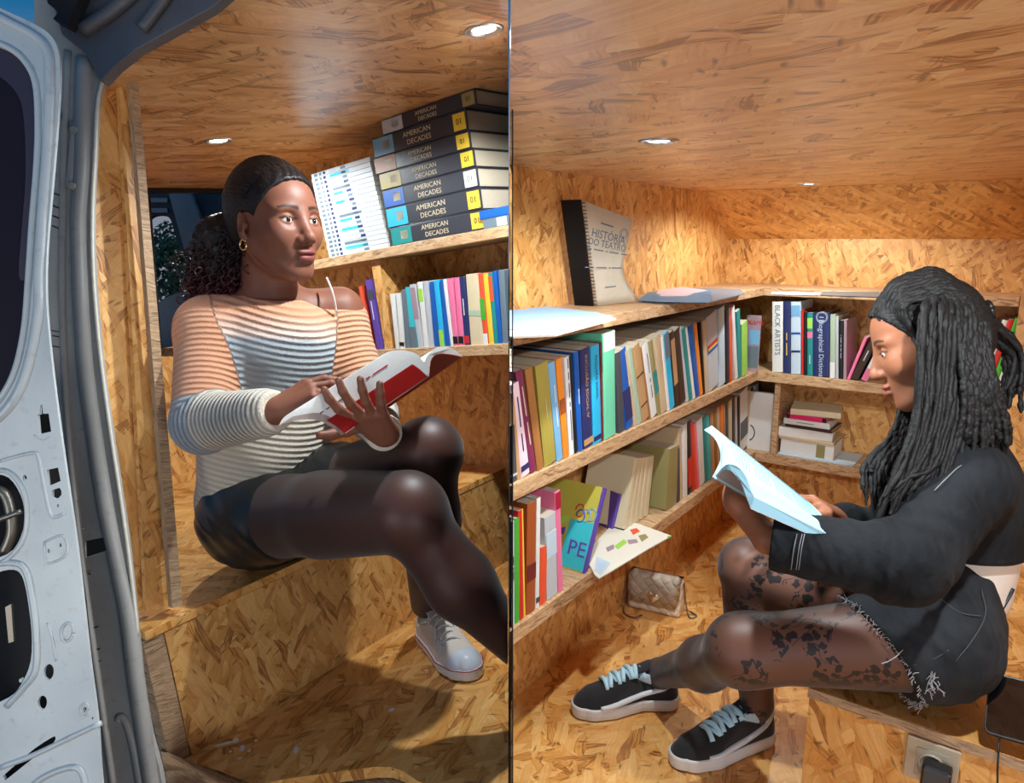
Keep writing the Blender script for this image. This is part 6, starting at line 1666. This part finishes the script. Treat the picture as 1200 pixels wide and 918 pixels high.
# near leaf: folds down over the hand
pn_a, pn_b = secpair([(840, 556), (850, 545), (862, 546), (873, 556), (879, 572), (884, 583)], [(984, 634), (989, 630), (993, 632), (997, 636), (1000, 640), (1003, 643)], [1.232, 1.215, 1.195, 1.178, 1.165, 1.155], [1.165, 1.155, 1.145, 1.135, 1.125, 1.115])
cn_a, cn_b = secpair([(835, 560), (848, 551), (858, 553), (868, 565), (874, 580), (880, 596)], [(980, 642), (985, 640), (989, 641), (993, 643), (998, 646), (1002, 650)], [1.236, 1.220, 1.200, 1.184, 1.170, 1.158], [1.170, 1.160, 1.150, 1.140, 1.130, 1.118])
loft('pages', pn_a + cn_a[::-1], pn_b + cn_b[::-1], M_PB, bkB)
cd = -unit(at(900, 570, 1.2) - CAM)
ribbon('cover', cn_a, cn_b, -UPC * 0.0010 + cd * 0.0004, plain('cover_warmgrey', H((205, 190, 182)), 0.35), bkB)
ribbon('cover', cv_a, cv_b, -UPC * 0.0006 - XX * 0.0006, plain('cover_warmgrey', H((205, 190, 182)), 0.35), bkB)
# printed lines of the page in view
bm = bmesh.new(); m_ = len(pg_a)
for j in range(26):
    t = 0.08 + 0.84 * j / 25
    for (u0_, u1_) in ((0.12, 0.82),):
        i0, i1 = int(u0_ * (m_ - 1)), int((u1_ - (0.3 if j % 6 == 5 else 0)) * (m_ - 1))
        pts = [pg_a[i] * (1 - t) + pg_b[i] * t + UPC * 0.0005 + cd * 0.0004 for i in range(i0, i1 + 1)]
        tube_into(bm, pts, 0.00045, 3)
from_bm('printed_lines', bm, plain('faint_print', H((120, 150, 165)), 0.8), None, bkB)['kind'] = 'stuff'

# ---- her shoes
hl, tt = _h2, _t2
s1_ = shoe('sneaker', hl, tt - hl, RZ, 0.275, '', '', 'suede', mirror=-1)
tag(s1_, 'black suede sneaker with pale blue laces, nearest the seat platform', 'shoe', None)
hl, tt = _h1, _t1
s2_ = shoe('sneaker', hl, tt - hl, RZ, 0.275, '', '', 'suede', mirror=1)
tag(s2_, 'black suede sneaker with pale blue laces, below the beige handbag', 'shoe', None)
# ================================================================== HANDBAG, PHONE, SOCKET, VAN BODY
# handbag against the kick board
o_ = onR(768, 714, 'z', 0.0); fx = unit(onR(803, 715, 'z', 0) - onR(738, 700, 'z', 0)); fz = RZ; fy = np.cross(fz, fx)
if fy @ FW < 0: fy = -fy
bg = empty('handbag', frame(fx, np.cross(fz, fx), fz, o_)); tag(bg, 'small quilted beige handbag with heart clasp on the floor under the shelf', 'handbag')
k = N('quilted_leather'); t = k.uv(src='Object'); sx_ = k.n('SeparateXYZ'); k.l(t, sx_.inputs[0])
a_ = k.math('ABSOLUTE', k.math('SINE', k.math('MULTIPLY', k.math('ADD', sx_.outputs[0], sx_.outputs[2]), 95.0))); b_ = k.math('ABSOLUTE', k.math('SINE', k.math('MULTIPLY', k.math('SUBTRACT', sx_.outputs[0], sx_.outputs[2]), 95.0)))
k.b.inputs['Base Color'].default_value = H((232, 220, 200)) + (1,); k.b.inputs['Roughness'].default_value = 0.45; k.bump(k.math('POWER', k.math('MULTIPLY', a_, b_), 0.4), 0.9, 0.004)
M_QUILT = k.m; M_LEA = plain('beige_leather', H((232, 220, 200)), 0.45, noise=0.04)
mwb = bg.matrix_basis.copy(); BW, BD, BH = 0.165, 0.062, 0.118
bm = bmesh.new(); vv = add_box(bm, (-BW / 2, -BD / 2, 0.001), (BW / 2, BD / 2, BH * 0.93))
for v in vv:
    if v.co.z > 0.05: v.co.y *= 0.72; v.co.x *= 0.97
o = from_bm('bag_body', bm, M_QUILT, mwb, bg, bevel=0.012); o.modifiers['bevel'].segments = 4; o.data.shade_smooth()
FRONT = -1 if (mwb.to_3x3() @ Vector((0, -1, 0))).dot(Vector(CAM) - Vector(o_)) > 0 else 1
prof = [(0.60, 0.99), (-0.1, 1.02), (-0.72, 0.985), (-0.92, 0.90), (-1.10, 0.55), (-1.16, 0.26)]
bm = bmesh.new(); rows = [[bm.verts.new((x * BW * 0.5 * (0.97 if i < 5 else 0.84), -FRONT * -1 * (-y_) * BD * 0.5 * 1.0, z_ * BH)) for x in np.linspace(-1, 1, 9)] for i, (y_, z_) in enumerate(prof)]
for i in range(len(rows) - 1):
    for j in range(8): bm.faces.new((rows[i][j], rows[i][j + 1], rows[i + 1][j + 1], rows[i + 1][j]))
bmesh.ops.solidify(bm, geom=bm.faces[:], thickness=0.003)
fl_ = from_bm('flap', bm, M_QUILT, mwb, bg, smooth=True)
yf = FRONT * BD * 0.5 * 1.22
hp = []
for a in np.linspace(0, 2 * math.pi, 40)[:-1]:
    hp.append((0.0016 * 16 * math.sin(a) ** 3 * 0.8, 0.0016 * 0.8 * (13 * math.cos(a) - 5 * math.cos(2 * a) - 2 * math.cos(3 * a) - math.cos(4 * a))))
bm = bmesh.new(); f0 = [bm.verts.new((x * 0.75, yf, BH * 0.46 + z)) for x, z in hp]; f1 = [bm.verts.new((x, yf - FRONT * 0.006, BH * 0.46 + z * 1.15)) for x, z in hp]; cc = bm.verts.new((0, yf + FRONT * 0.002, BH * 0.46))
for i in range(len(f0)):
    j = (i + 1) % len(f0); bm.faces.new((f0[i], f0[j], f1[j], f1[i])); bm.faces.new((f0[i], f0[j], cc))
from_bm('heart_clasp', bm, M_SILV, mwb, bg, smooth=True)['label'] = 'silver heart clasp'
cp = [mwb @ Vector(q) for q in [(-BW * 0.5, FRONT * 0.01, BH * 0.92), (-BW * 0.53, FRONT * 0.03, BH * 0.5), (-BW * 0.52, FRONT * 0.045, 0.012), (-BW * 0.45, FRONT * 0.075, 0.003), (-BW * 0.25, FRONT * 0.085, 0.003), (-BW * 0.15, FRONT * 0.06, 0.003)]]
cp2 = [mwb @ Vector(q) for q in [(BW * 0.5, 0, BH * 0.9), (BW * 0.55, 0, 0.05), (BW * 0.65, FRONT * 0.01, 0.004), (BW * 0.75, FRONT * -0.01, 0.003), (BW * 0.6, FRONT * -0.03, 0.003)]]
for c in (cp, cp2):
    P = smooth_path(c, 14); bm = bmesh.new()
    for i in range(0, len(P) - 1):
        d = unit(P[i + 1] - P[i]); u = unit(np.cross(d, RZ + 0.01 * XX)); w = np.cross(d, u); uu = u if i % 2 else w
        tube_into(bm, [P[i] + 0.0042 * math.cos(a) * d + 0.0024 * math.sin(a) * uu for a in np.linspace(0, 2 * math.pi, 9)], 0.0008, 4, cap=False)
    from_bm('chain_strap', bm, plain('dark_metal', (0.25, 0.22, 0.2), 0.35, 0.9), None, bg, smooth=True)
bm = bmesh.new(); add_box(bm, (BW * 0.45, -0.004, BH * 0.86), (BW * 0.50, 0.004, BH * 0.95)); from_bm('strap_loop', bm, M_LEA, mwb, bg, bevel=0.001)

# wall socket with the plugged charger
fa = 1.3045
sk_c = onR(1092, 893, 'a', fa)
ws_ = empty('wall_socket', frame(RB, RA, RZ, sk_c - RZ * 0.04)); tag(ws_, 'grey square wall socket on the front of the seat platform', 'socket')
M_SOCK = plain('champagne_plastic', H((190, 178, 155)), 0.35, 0.2)
def rbox(nm, c, sx2, sz2, y0, y1, mat, par, bev=0.002, holes=None):
    bm = bmesh.new(); add_box(bm, (-sx2, y0, -sz2), (sx2, y1, sz2)); return from_bm(nm, bm, mat, frame(RB, RA, RZ, c), par, bevel=bev)
rbox('frame', sk_c, 0.040, 0.040, -0.008, 0.0, M_SOCK, ws_)
rbox('insert', sk_c, 0.024, 0.025, -0.0095, -0.0081, plain('socket_insert', H((172, 160, 140)), 0.4), ws_, 0.0006)
bm = bmesh.new(); tube_into(bm, [sk_c + RB * 0.018 * math.cos(a) + RZ * 0.018 * math.sin(a) - RA * 0.0105 for a in np.linspace(0, 2 * math.pi, 28)], 0.0022, 6); from_bm('socket_ring', bm, M_SOCK, None, ws_, smooth=True)
cg = empty('charger', frame(RB, RA, RZ, sk_c - RA * 0.02 - RZ * 0.03)); tag(cg, 'black phone charger plugged into the grey wall socket', 'charger')
rbox('charger_body', sk_c + RB * 0.010 - RZ * 0.008, 0.022, 0.024, -0.042, -0.0135, M_BLACK, cg, 0.005)
rbox('plug_face', sk_c + RB * 0.010 - RZ * 0.008, 0.018, 0.020, -0.0436, -0.0422, plain('grey_plastic', (0.05, 0.055, 0.06), 0.3), cg, 0.0006)
tube('charging_cable', smooth_path([sk_c + RB * 0.033 - RZ * 0.006 - RA * 0.03, sk_c + RB * 0.045 - RZ * 0.012 - RA * 0.03, sk_c + RB * 0.06 - RZ * 0.03 - RA * 0.03, sk_c + RB * 0.075 - RZ * 0.08 - RA * 0.02], 6), 0.0016, M_BLACK, cg)
# phone leaning at the platform's front edge
pc = [onR(1160, 787, 'a', 1.36), onR(1222, 802, 'a', 1.36), onR(1216, 880, 'a', 1.29), onR(1152, 858, 'a', 1.29)]
dz_ = 0.0
ph = empty('smartphone', frame(RB, RA, RZ, sum(pc) / 4)); tag(ph, 'black smartphone lying over the front edge of the seat platform, charging', 'phone')
def rounded(c, r, n=4):
    out = []
    for i in range(4):
        p0, p1, p2 = c[i - 1], c[i], c[(i + 1) % 4]; a = unit(p0 - p1) * r; b = unit(p2 - p1) * r
        for t in np.linspace(0, 1, n): q = (1 - t) ** 2 * (p1 + a) + 2 * t * (1 - t) * p1 + t * t * (p1 + b); out.append(q)
    return out
# the phone lies in a single plane
n_ = unit(np.cross(pc[1] - pc[0], pc[3] - pc[0])); pc[2] = pc[1] + pc[3] - pc[0]
if n_ @ (CAM - pc[0]) < 0: n_ = -n_
plate('phone_case', rounded(pc, 0.012), 0.010, M_BLACK, parent=ph, bevel=0.001)
ins = [pc[i] * 0.94 + (sum(pc) / 4) * 0.06 + n_ * 0.0006 for i in range(4)]
plate('screen', rounded(ins, 0.010), 0.0004, plain('dark_glass', (0.004, 0.004, 0.005), 0.04, coat=1.0), parent=ph)
cb = [pc[3] * 0.65 + pc[2] * 0.35, at(1171, 868, 1.17), at(1170, 885, 1.16), at(1169, 905, 1.16), at(1169, 935, 1.16)]
tube('charging_cable', smooth_path(cb, 6), 0.0016, M_BLACK, ph)
# pen or folding thing in the back pocket
pn = tube('pen', [at(1160, 738, 1.26), at(1172, 716, 1.25), at(1184, 695, 1.245), at(1187.5, 690, 1.244)], [0.0042, 0.0042, 0.0042, 0.003], plain('blue_black_metal', (0.03, 0.045, 0.06), 0.25, 0.4), None, 10)
tag(pn, 'dark slim pen sticking out of the back pocket of the shorts', 'pen')
# dark leaflet standing at the back of the platform
lf = empty('leaflet', frame(RB, RA, RZ, onR(1184, 640, 'a', 2.0))); tag(lf, 'small black leaflet with white lines behind the jacket at the right edge', 'leaflet')
P4 = [(1172, 604), (1196, 604), (1196, 640), (1172, 637)]
plate('card', [onR(x, y, 'a', 1.9) for x, y in P4], 0.003, cmat('black'), parent=lf)
for i in range(5): plate('printed_line', [onR(x, y, 'a', 1.899) for x, y in [(1182, 612 + i * 5), (1193, 612 + i * 5), (1193, 613.2 + i * 5), (1182, 613.2 + i * 5)]], 0.0003, cmat('silver'), parent=lf)
plate('paper', [onR(x, y, 'a', 1.92) for x, y in [(1183, 586), (1200, 586), (1200, 603), (1183, 603)]], 0.001, M_PAPERB, parent=lf)

# ---- the van's door and body around the left opening
def pz(px, d): return [at(x, y, d) for x, y in px]
def circ(cx, cy, rx, ry, n=18, rot=0.0): return [(cx + rx * math.cos(a) * math.cos(rot) - ry * math.sin(a) * math.sin(rot), cy + rx * math.cos(a) * math.sin(rot) + ry * math.sin(a) * math.cos(rot)) for a in np.linspace(0, 2 * math.pi, n + 1)[:-1]]
DD = 0.86
van = empty('van', Matrix.Translation(Vector(at(100, 900, 0.95)))); tag(van, 'stripped white and grey van whose open door and pillar fill the left edge', 'vehicle')
dr = empty('door'); dr.parent = van; dr['label'] = 'pale open door with window opening and cut-outs'
def curve(px, n=5): return [tuple(q[:2]) for q in smooth_path([(x, y, 0) for x, y in px], n)]
outer = [(-60, -60)] + curve([(-20, 0), (10, 14), (40, 28), (60, 42), (69, 64), (70, 100), (66, 160), (60, 230), (55, 290), (54, 350), (60, 420), (70, 500), (80, 570), (90, 640), (97, 700), (106, 780), (114, 840), (118, 900), (124, 960), (128, 1010)], 4) + [(-60, 1010)]
win = [(-50, 40)] + curve([(-10, 52), (10, 60), (28, 76), (40, 104), (42, 150), (40, 200), (35, 260), (31, 320), (26, 380), (16, 430), (0, 463)], 4) + [(-50, 500)]
def big(cx, cy, px): return px
h1_ = curve([(-40, 560), (-10, 556), (10, 560), (24, 580), (29, 605), (24, 630), (8, 650), (-40, 665)], 3)
h2_ = curve([(-40, 690), (-5, 672), (16, 668), (26, 676), (32, 700), (37, 740), (36, 775), (26, 800), (10, 818), (-40, 840)], 3)
holes = [win, h1_, h2_,
         [(44, 486), (46.5, 486), (47, 476), (49.5, 474), (50.5, 485), (57, 485), (60, 506), (46, 509)], [(55, 551), (68, 548), (71, 564), (57, 570)], curve([(61, 575), (70, 572), (72, 580), (66, 585), (61, 583)], 2),
         circ(29, 560, 2.4, 3.4, 10), circ(68, 593, 1.2, 2.2, 8), circ(57, 788, 6, 9.5, 16, 0.15), circ(49.5, 824, 5.5, 8.5, 16, 0.15), circ(99.5, 832, 2.0, 3.4, 10), circ(108.5, 842, 1.1, 1.6, 8),
         curve([(3, 910), (20, 895), (40, 878), (60, 865), (65, 864), (62, 872), (40, 888), (20, 904), (6, 915)], 2), circ(57, 646, 1.6, 2.6, 8), circ(71, 639, 1.4, 2.4, 8), circ(24, 798, 1.8, 2.4, 8)]
skin = plate('inner_skin', pz(outer, DD), 0.004, M_DOOR, holes=[pz(h, DD) for h in holes], parent=dr, bevel=0.0012)
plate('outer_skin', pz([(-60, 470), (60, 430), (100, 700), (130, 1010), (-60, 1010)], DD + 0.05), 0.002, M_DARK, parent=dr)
def ridge(px, r=0.0032, d=DD, mat=None, name='pressed_ridge', par=None, n=5): return tube(name, smooth_path(pz(px, d), n), r, mat or M_DOOR, par or dr, 8)
ridge([(-30, 5), (10, 26), (40, 42), (55, 58), (59, 85), (57, 160), (51, 240), (46, 320), (45, 370), (30, 440), (10, 478), (-20, 505)], 0.006)
ridge([(-30, 40), (8, 55), (28, 70), (42, 98), (45, 150), (43, 200), (38, 262), (34, 322), (29, 384), (18, 434), (0, 468), (-30, 500)], 0.004)
ridge([(0, 541), (20, 535), (40, 531), (45, 536), (50, 560), (56, 590), (62, 606), (76, 602)], 0.0022); ridge([(-20, 553), (10, 553), (27, 574), (32, 604), (27, 634), (8, 656), (-20, 668)], 0.003)
ridge([(-20, 664), (14, 660), (30, 668), (38, 700), (43, 745), (42, 785), (28, 806), (8, 828)], 0.004); ridge([(0, 900), (40, 885), (80, 866), (118, 848)], 0.0035)
ridge([(52, 636), (74, 628), (78, 650), (56, 660), (52, 637)], 0.0016); ridge(circ(79, 741, 7, 11, 14, 0.2) + [circ(79, 741, 7, 11, 14, 0.2)[0]], 0.0020, n=2); ridge(circ(99.5, 832, 5, 8, 12) + [circ(99.5, 832, 5, 8, 12)[0]], 0.0014, n=2)
ridge([(56, 730), (62, 750), (66, 775)], 0.0016); ridge([(30, 930), (50, 912), (80, 900), (96, 905), (104, 940)], 0.004); ridge([(40, 510), (50, 516), (58, 512)], 0.001)
# works inside the cut-outs
tube('latch_rod', smooth_path(pz([(-10, 612), (8, 606), (24, 600)], DD + 0.018), 5), 0.0035, plain('oily_metal', (0.22, 0.20, 0.17), 0.4, 0.8), dr)
plate('latch_plate', pz([(6, 712), (13, 708), (16, 752), (10, 754)], DD + 0.015), 0.003, MATS['oily_metal'], parent=dr)
tube('window_regulator', smooth_path(pz([(-20, 570), (6, 580), (14, 620), (4, 650)], DD + 0.03), 5), 0.006, MATS['oily_metal'], dr)
plate('window_glass', pz([(-60, 30), (30, 60), (48, 110), (42, 260), (28, 400), (0, 480), (-60, 500)], DD + 0.012), 0.004, plain('tinted_glass', (0.012, 0.010, 0.020), 0.6, spec=0.15), parent=dr)
plate('window_seal', pz(curve([(-20, 40), (10, 56), (28, 72), (41, 100), (43, 150), (41, 205), (36, 262), (31, 322), (22, 322), (26, 262), (30, 205), (28, 140), (20, 110), (0, 90), (-20, 82)], 3), DD + 0.006), 0.003, plain('purple_black_rubber', (0.035, 0.028, 0.05), 0.5), parent=dr)

# pillar behind the door, with its flanges and holes
PD = 1.00
vb = empty('pillar'); vb.parent = van; vb['label'] = 'bare grey primer pillar and roof rail'
pil = [(40, -60), (150, -60)] + curve([(230, 10), (190, 30), (150, 58), (134, 74), (122, 92), (114, 120), (111, 170), (108, 230), (108, 290), (112, 360), (120, 440), (130, 510), (140, 575), (148, 630), (155, 690), (160, 740), (166, 800), (176, 860), (190, 918), (200, 1010)], 4) + [(60, 1010), (40, 500)]
plate('pillar_skin', pz(pil, PD), 0.010, M_PILLAR, parent=vb, bevel=0.002,
      holes=[pz(h, PD) for h in ([(96, 635), (127, 629), (128, 645), (97, 655)], circ(95, 619, 3.2, 2.4, 10), circ(104, 671, 3.0, 3.2, 10))])
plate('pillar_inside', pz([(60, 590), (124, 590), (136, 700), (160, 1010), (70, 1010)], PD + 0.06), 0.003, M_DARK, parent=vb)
def rid(px, r, name='pressed_rib', mat=None, d=PD): return tube(name, smooth_path(pz(px, d), 5), r, mat or M_PILLAR, vb, 8)
rid([(230, 10), (188, 32), (150, 58), (132, 76), (120, 96), (114, 124), (111, 180), (108, 240), (108, 300), (112, 365), (120, 440), (130, 512), (140, 577), (149, 640), (157, 705), (161, 745)], 0.0026, 'opening_flange', plain('chipped_cream_seal', H((205, 200, 185)), 0.7, noise=0.2, nscale=90))
rid([(100, 70), (98, 130), (97, 200), (93, 260), (95, 330), (100, 420), (110, 500), (124, 590), (138, 660), (150, 720), (160, 800), (172, 880), (180, 930)], 0.011)
rid([(80, 60), (76, 160), (74, 260), (73, 340), (76, 430), (82, 520), (92, 620), (104, 720), (120, 830), (134, 930)], 0.005)
rid([(86, 150), (90, 152), (86, 200), (84, 220)], 0.008, 'hinge_bracket'); rid([(139, 845), (143, 840), (150, 850), (158, 880), (166, 930)], 0.006, 'drain_channel')
for x, y in ((87, 152), (85, 218), (64, 136)):
    bm = bmesh.new(); bmesh.ops.create_cone(bm, cap_ends=True, segments=6, radius1=0.006, radius2=0.005, depth=0.006)
    mt = Vector(-FW).to_track_quat('Z', 'Y').to_matrix().to_4x4(); mt.translation = Vector(at(x, y, PD - 0.010)); from_bm('bolt', bm, M_PILLAR, mt, vb)
for y in (225, 240, 252, 264): plate('scratch_mark', pz([(61, y), (71, y + 4), (71, y + 5.5), (61, y + 1.5)], PD - 0.001), 0.0008, cmat('black'), parent=vb)
for x, y in ((60, 387), (61, 393), (60, 405), (104, 738), (106, 764), (107, 778)): plate('scratch_mark', pz([(x, y), (x + 11, y - 4), (x + 11, y - 2.8), (x, y + 1.2)] if y > 700 else [(x, y), (x + 11, y + 2), (x + 11, y + 3), (x, y + 1)], PD - 0.001), 0.0008, cmat('black'), parent=vb)
# roof rail and dark upper structure
plate('roof_rail', pz([(70, -60), (62, 6), (72, 40), (100, 62), (118, 96), (135, 78), (160, 58), (200, 36), (250, 8), (330, -60)], PD - 0.02), 0.02, M_ROOF, parent=vb, bevel=0.002)
rid([(96, 36), (130, 14), (170, -20)], 0.010, 'roof_rib', M_ROOF, PD - 0.025); rid([(166, 34), (186, 8), (205, -20)], 0.008, 'roof_rib', M_ROOF, PD - 0.025)
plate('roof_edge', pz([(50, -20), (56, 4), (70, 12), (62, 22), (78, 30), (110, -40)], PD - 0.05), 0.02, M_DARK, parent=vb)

# ---- seen through the rear window: another vehicle's inside and a tree
rv = empty('parked_vehicle', Matrix.Translation(Vector(at(230, 420, 2.75)))); tag(rv, 'dark vehicle interior seen through the rear window of the left booth', 'vehicle')
M_CARIN = plain('dark_blue_trim', (0.018, 0.024, 0.040), 0.6); M_SEAT = plain('grey_seat_cloth', (0.16, 0.19, 0.22), 0.8, noise=0.1)
quarter = curve([(172, 262), (178, 254), (190, 252), (200, 258), (208, 285), (222, 320), (232, 352), (215, 356), (176, 356)], 4)
tri = [(223, 257), (245, 257), (238, 290), (232, 284)]
plate('side_panel', pz([(150, 190), (480, 190), (480, 440), (150, 440)], 2.75), 0.02, M_CARIN, parent=rv, holes=[pz(quarter, 2.75), pz(tri, 2.75)])
plate('pillar_trim', pz([(196, 222), (222, 222), (262, 330), (250, 352), (232, 352)], 2.70), 0.03, M_SEAT, parent=rv, bevel=0.004)
plate('seat_back', pz(curve([(172, 430), (176, 370), (200, 346), (240, 342), (270, 360), (280, 430)], 4), 2.68), 0.05, M_SEAT, parent=rv, bevel=0.01)
for y in (232, 244): plate('louvre', pz([(172, y), (196, y), (196, y + 5), (172, y + 5)], 2.73), 0.01, M_SEAT, parent=rv)
tr = empty('tree', Matrix.Translation(Vector(at(205, 600, 4.6)))); tag(tr, 'dark green bushy tree outside the rear window', 'tree')
tube('trunk', [at(205, 700, 4.6), at(203, 420, 4.6), at(205, 320, 4.6)], [0.07, 0.05, 0.03], plain('bark', (0.08, 0.06, 0.04), 0.9), tr, 8)
r5 = np.random.default_rng(2); n = 4200
c = at(206, 345, 4.6); P = r5.normal(size=(n, 3)); P /= np.linalg.norm(P, axis=1)[:, None]; P = c + P * (r5.uniform(0.3, 1, (n, 1)) ** 0.5) * np.array([0.26, 0.26, 0.46])
A1 = r5.normal(size=(n, 3)); A1 /= np.linalg.norm(A1, axis=1)[:, None]; A2 = np.cross(A1, r5.normal(size=(n, 3))); A2 /= np.linalg.norm(A2, axis=1)[:, None]
V = np.stack([P - A1 * 0.022, P + A2 * 0.010, P + A1 * 0.022, P - A2 * 0.010], 1).reshape(-1, 3); F = np.arange(n * 4).reshape(-1, 4)
lfo = mesh_obj('foliage', V, F, plain('leaf_green', (0.05, 0.13, 0.07), 0.6), tr, c, it=0, smooth=False); lfo['kind'] = 'stuff'
structure(box('ground', Matrix.Identity(4), (-9, -4, -0.9), (9, 14, -0.88), plain('asphalt', (0.05, 0.05, 0.055), 0.9, noise=0.2)))
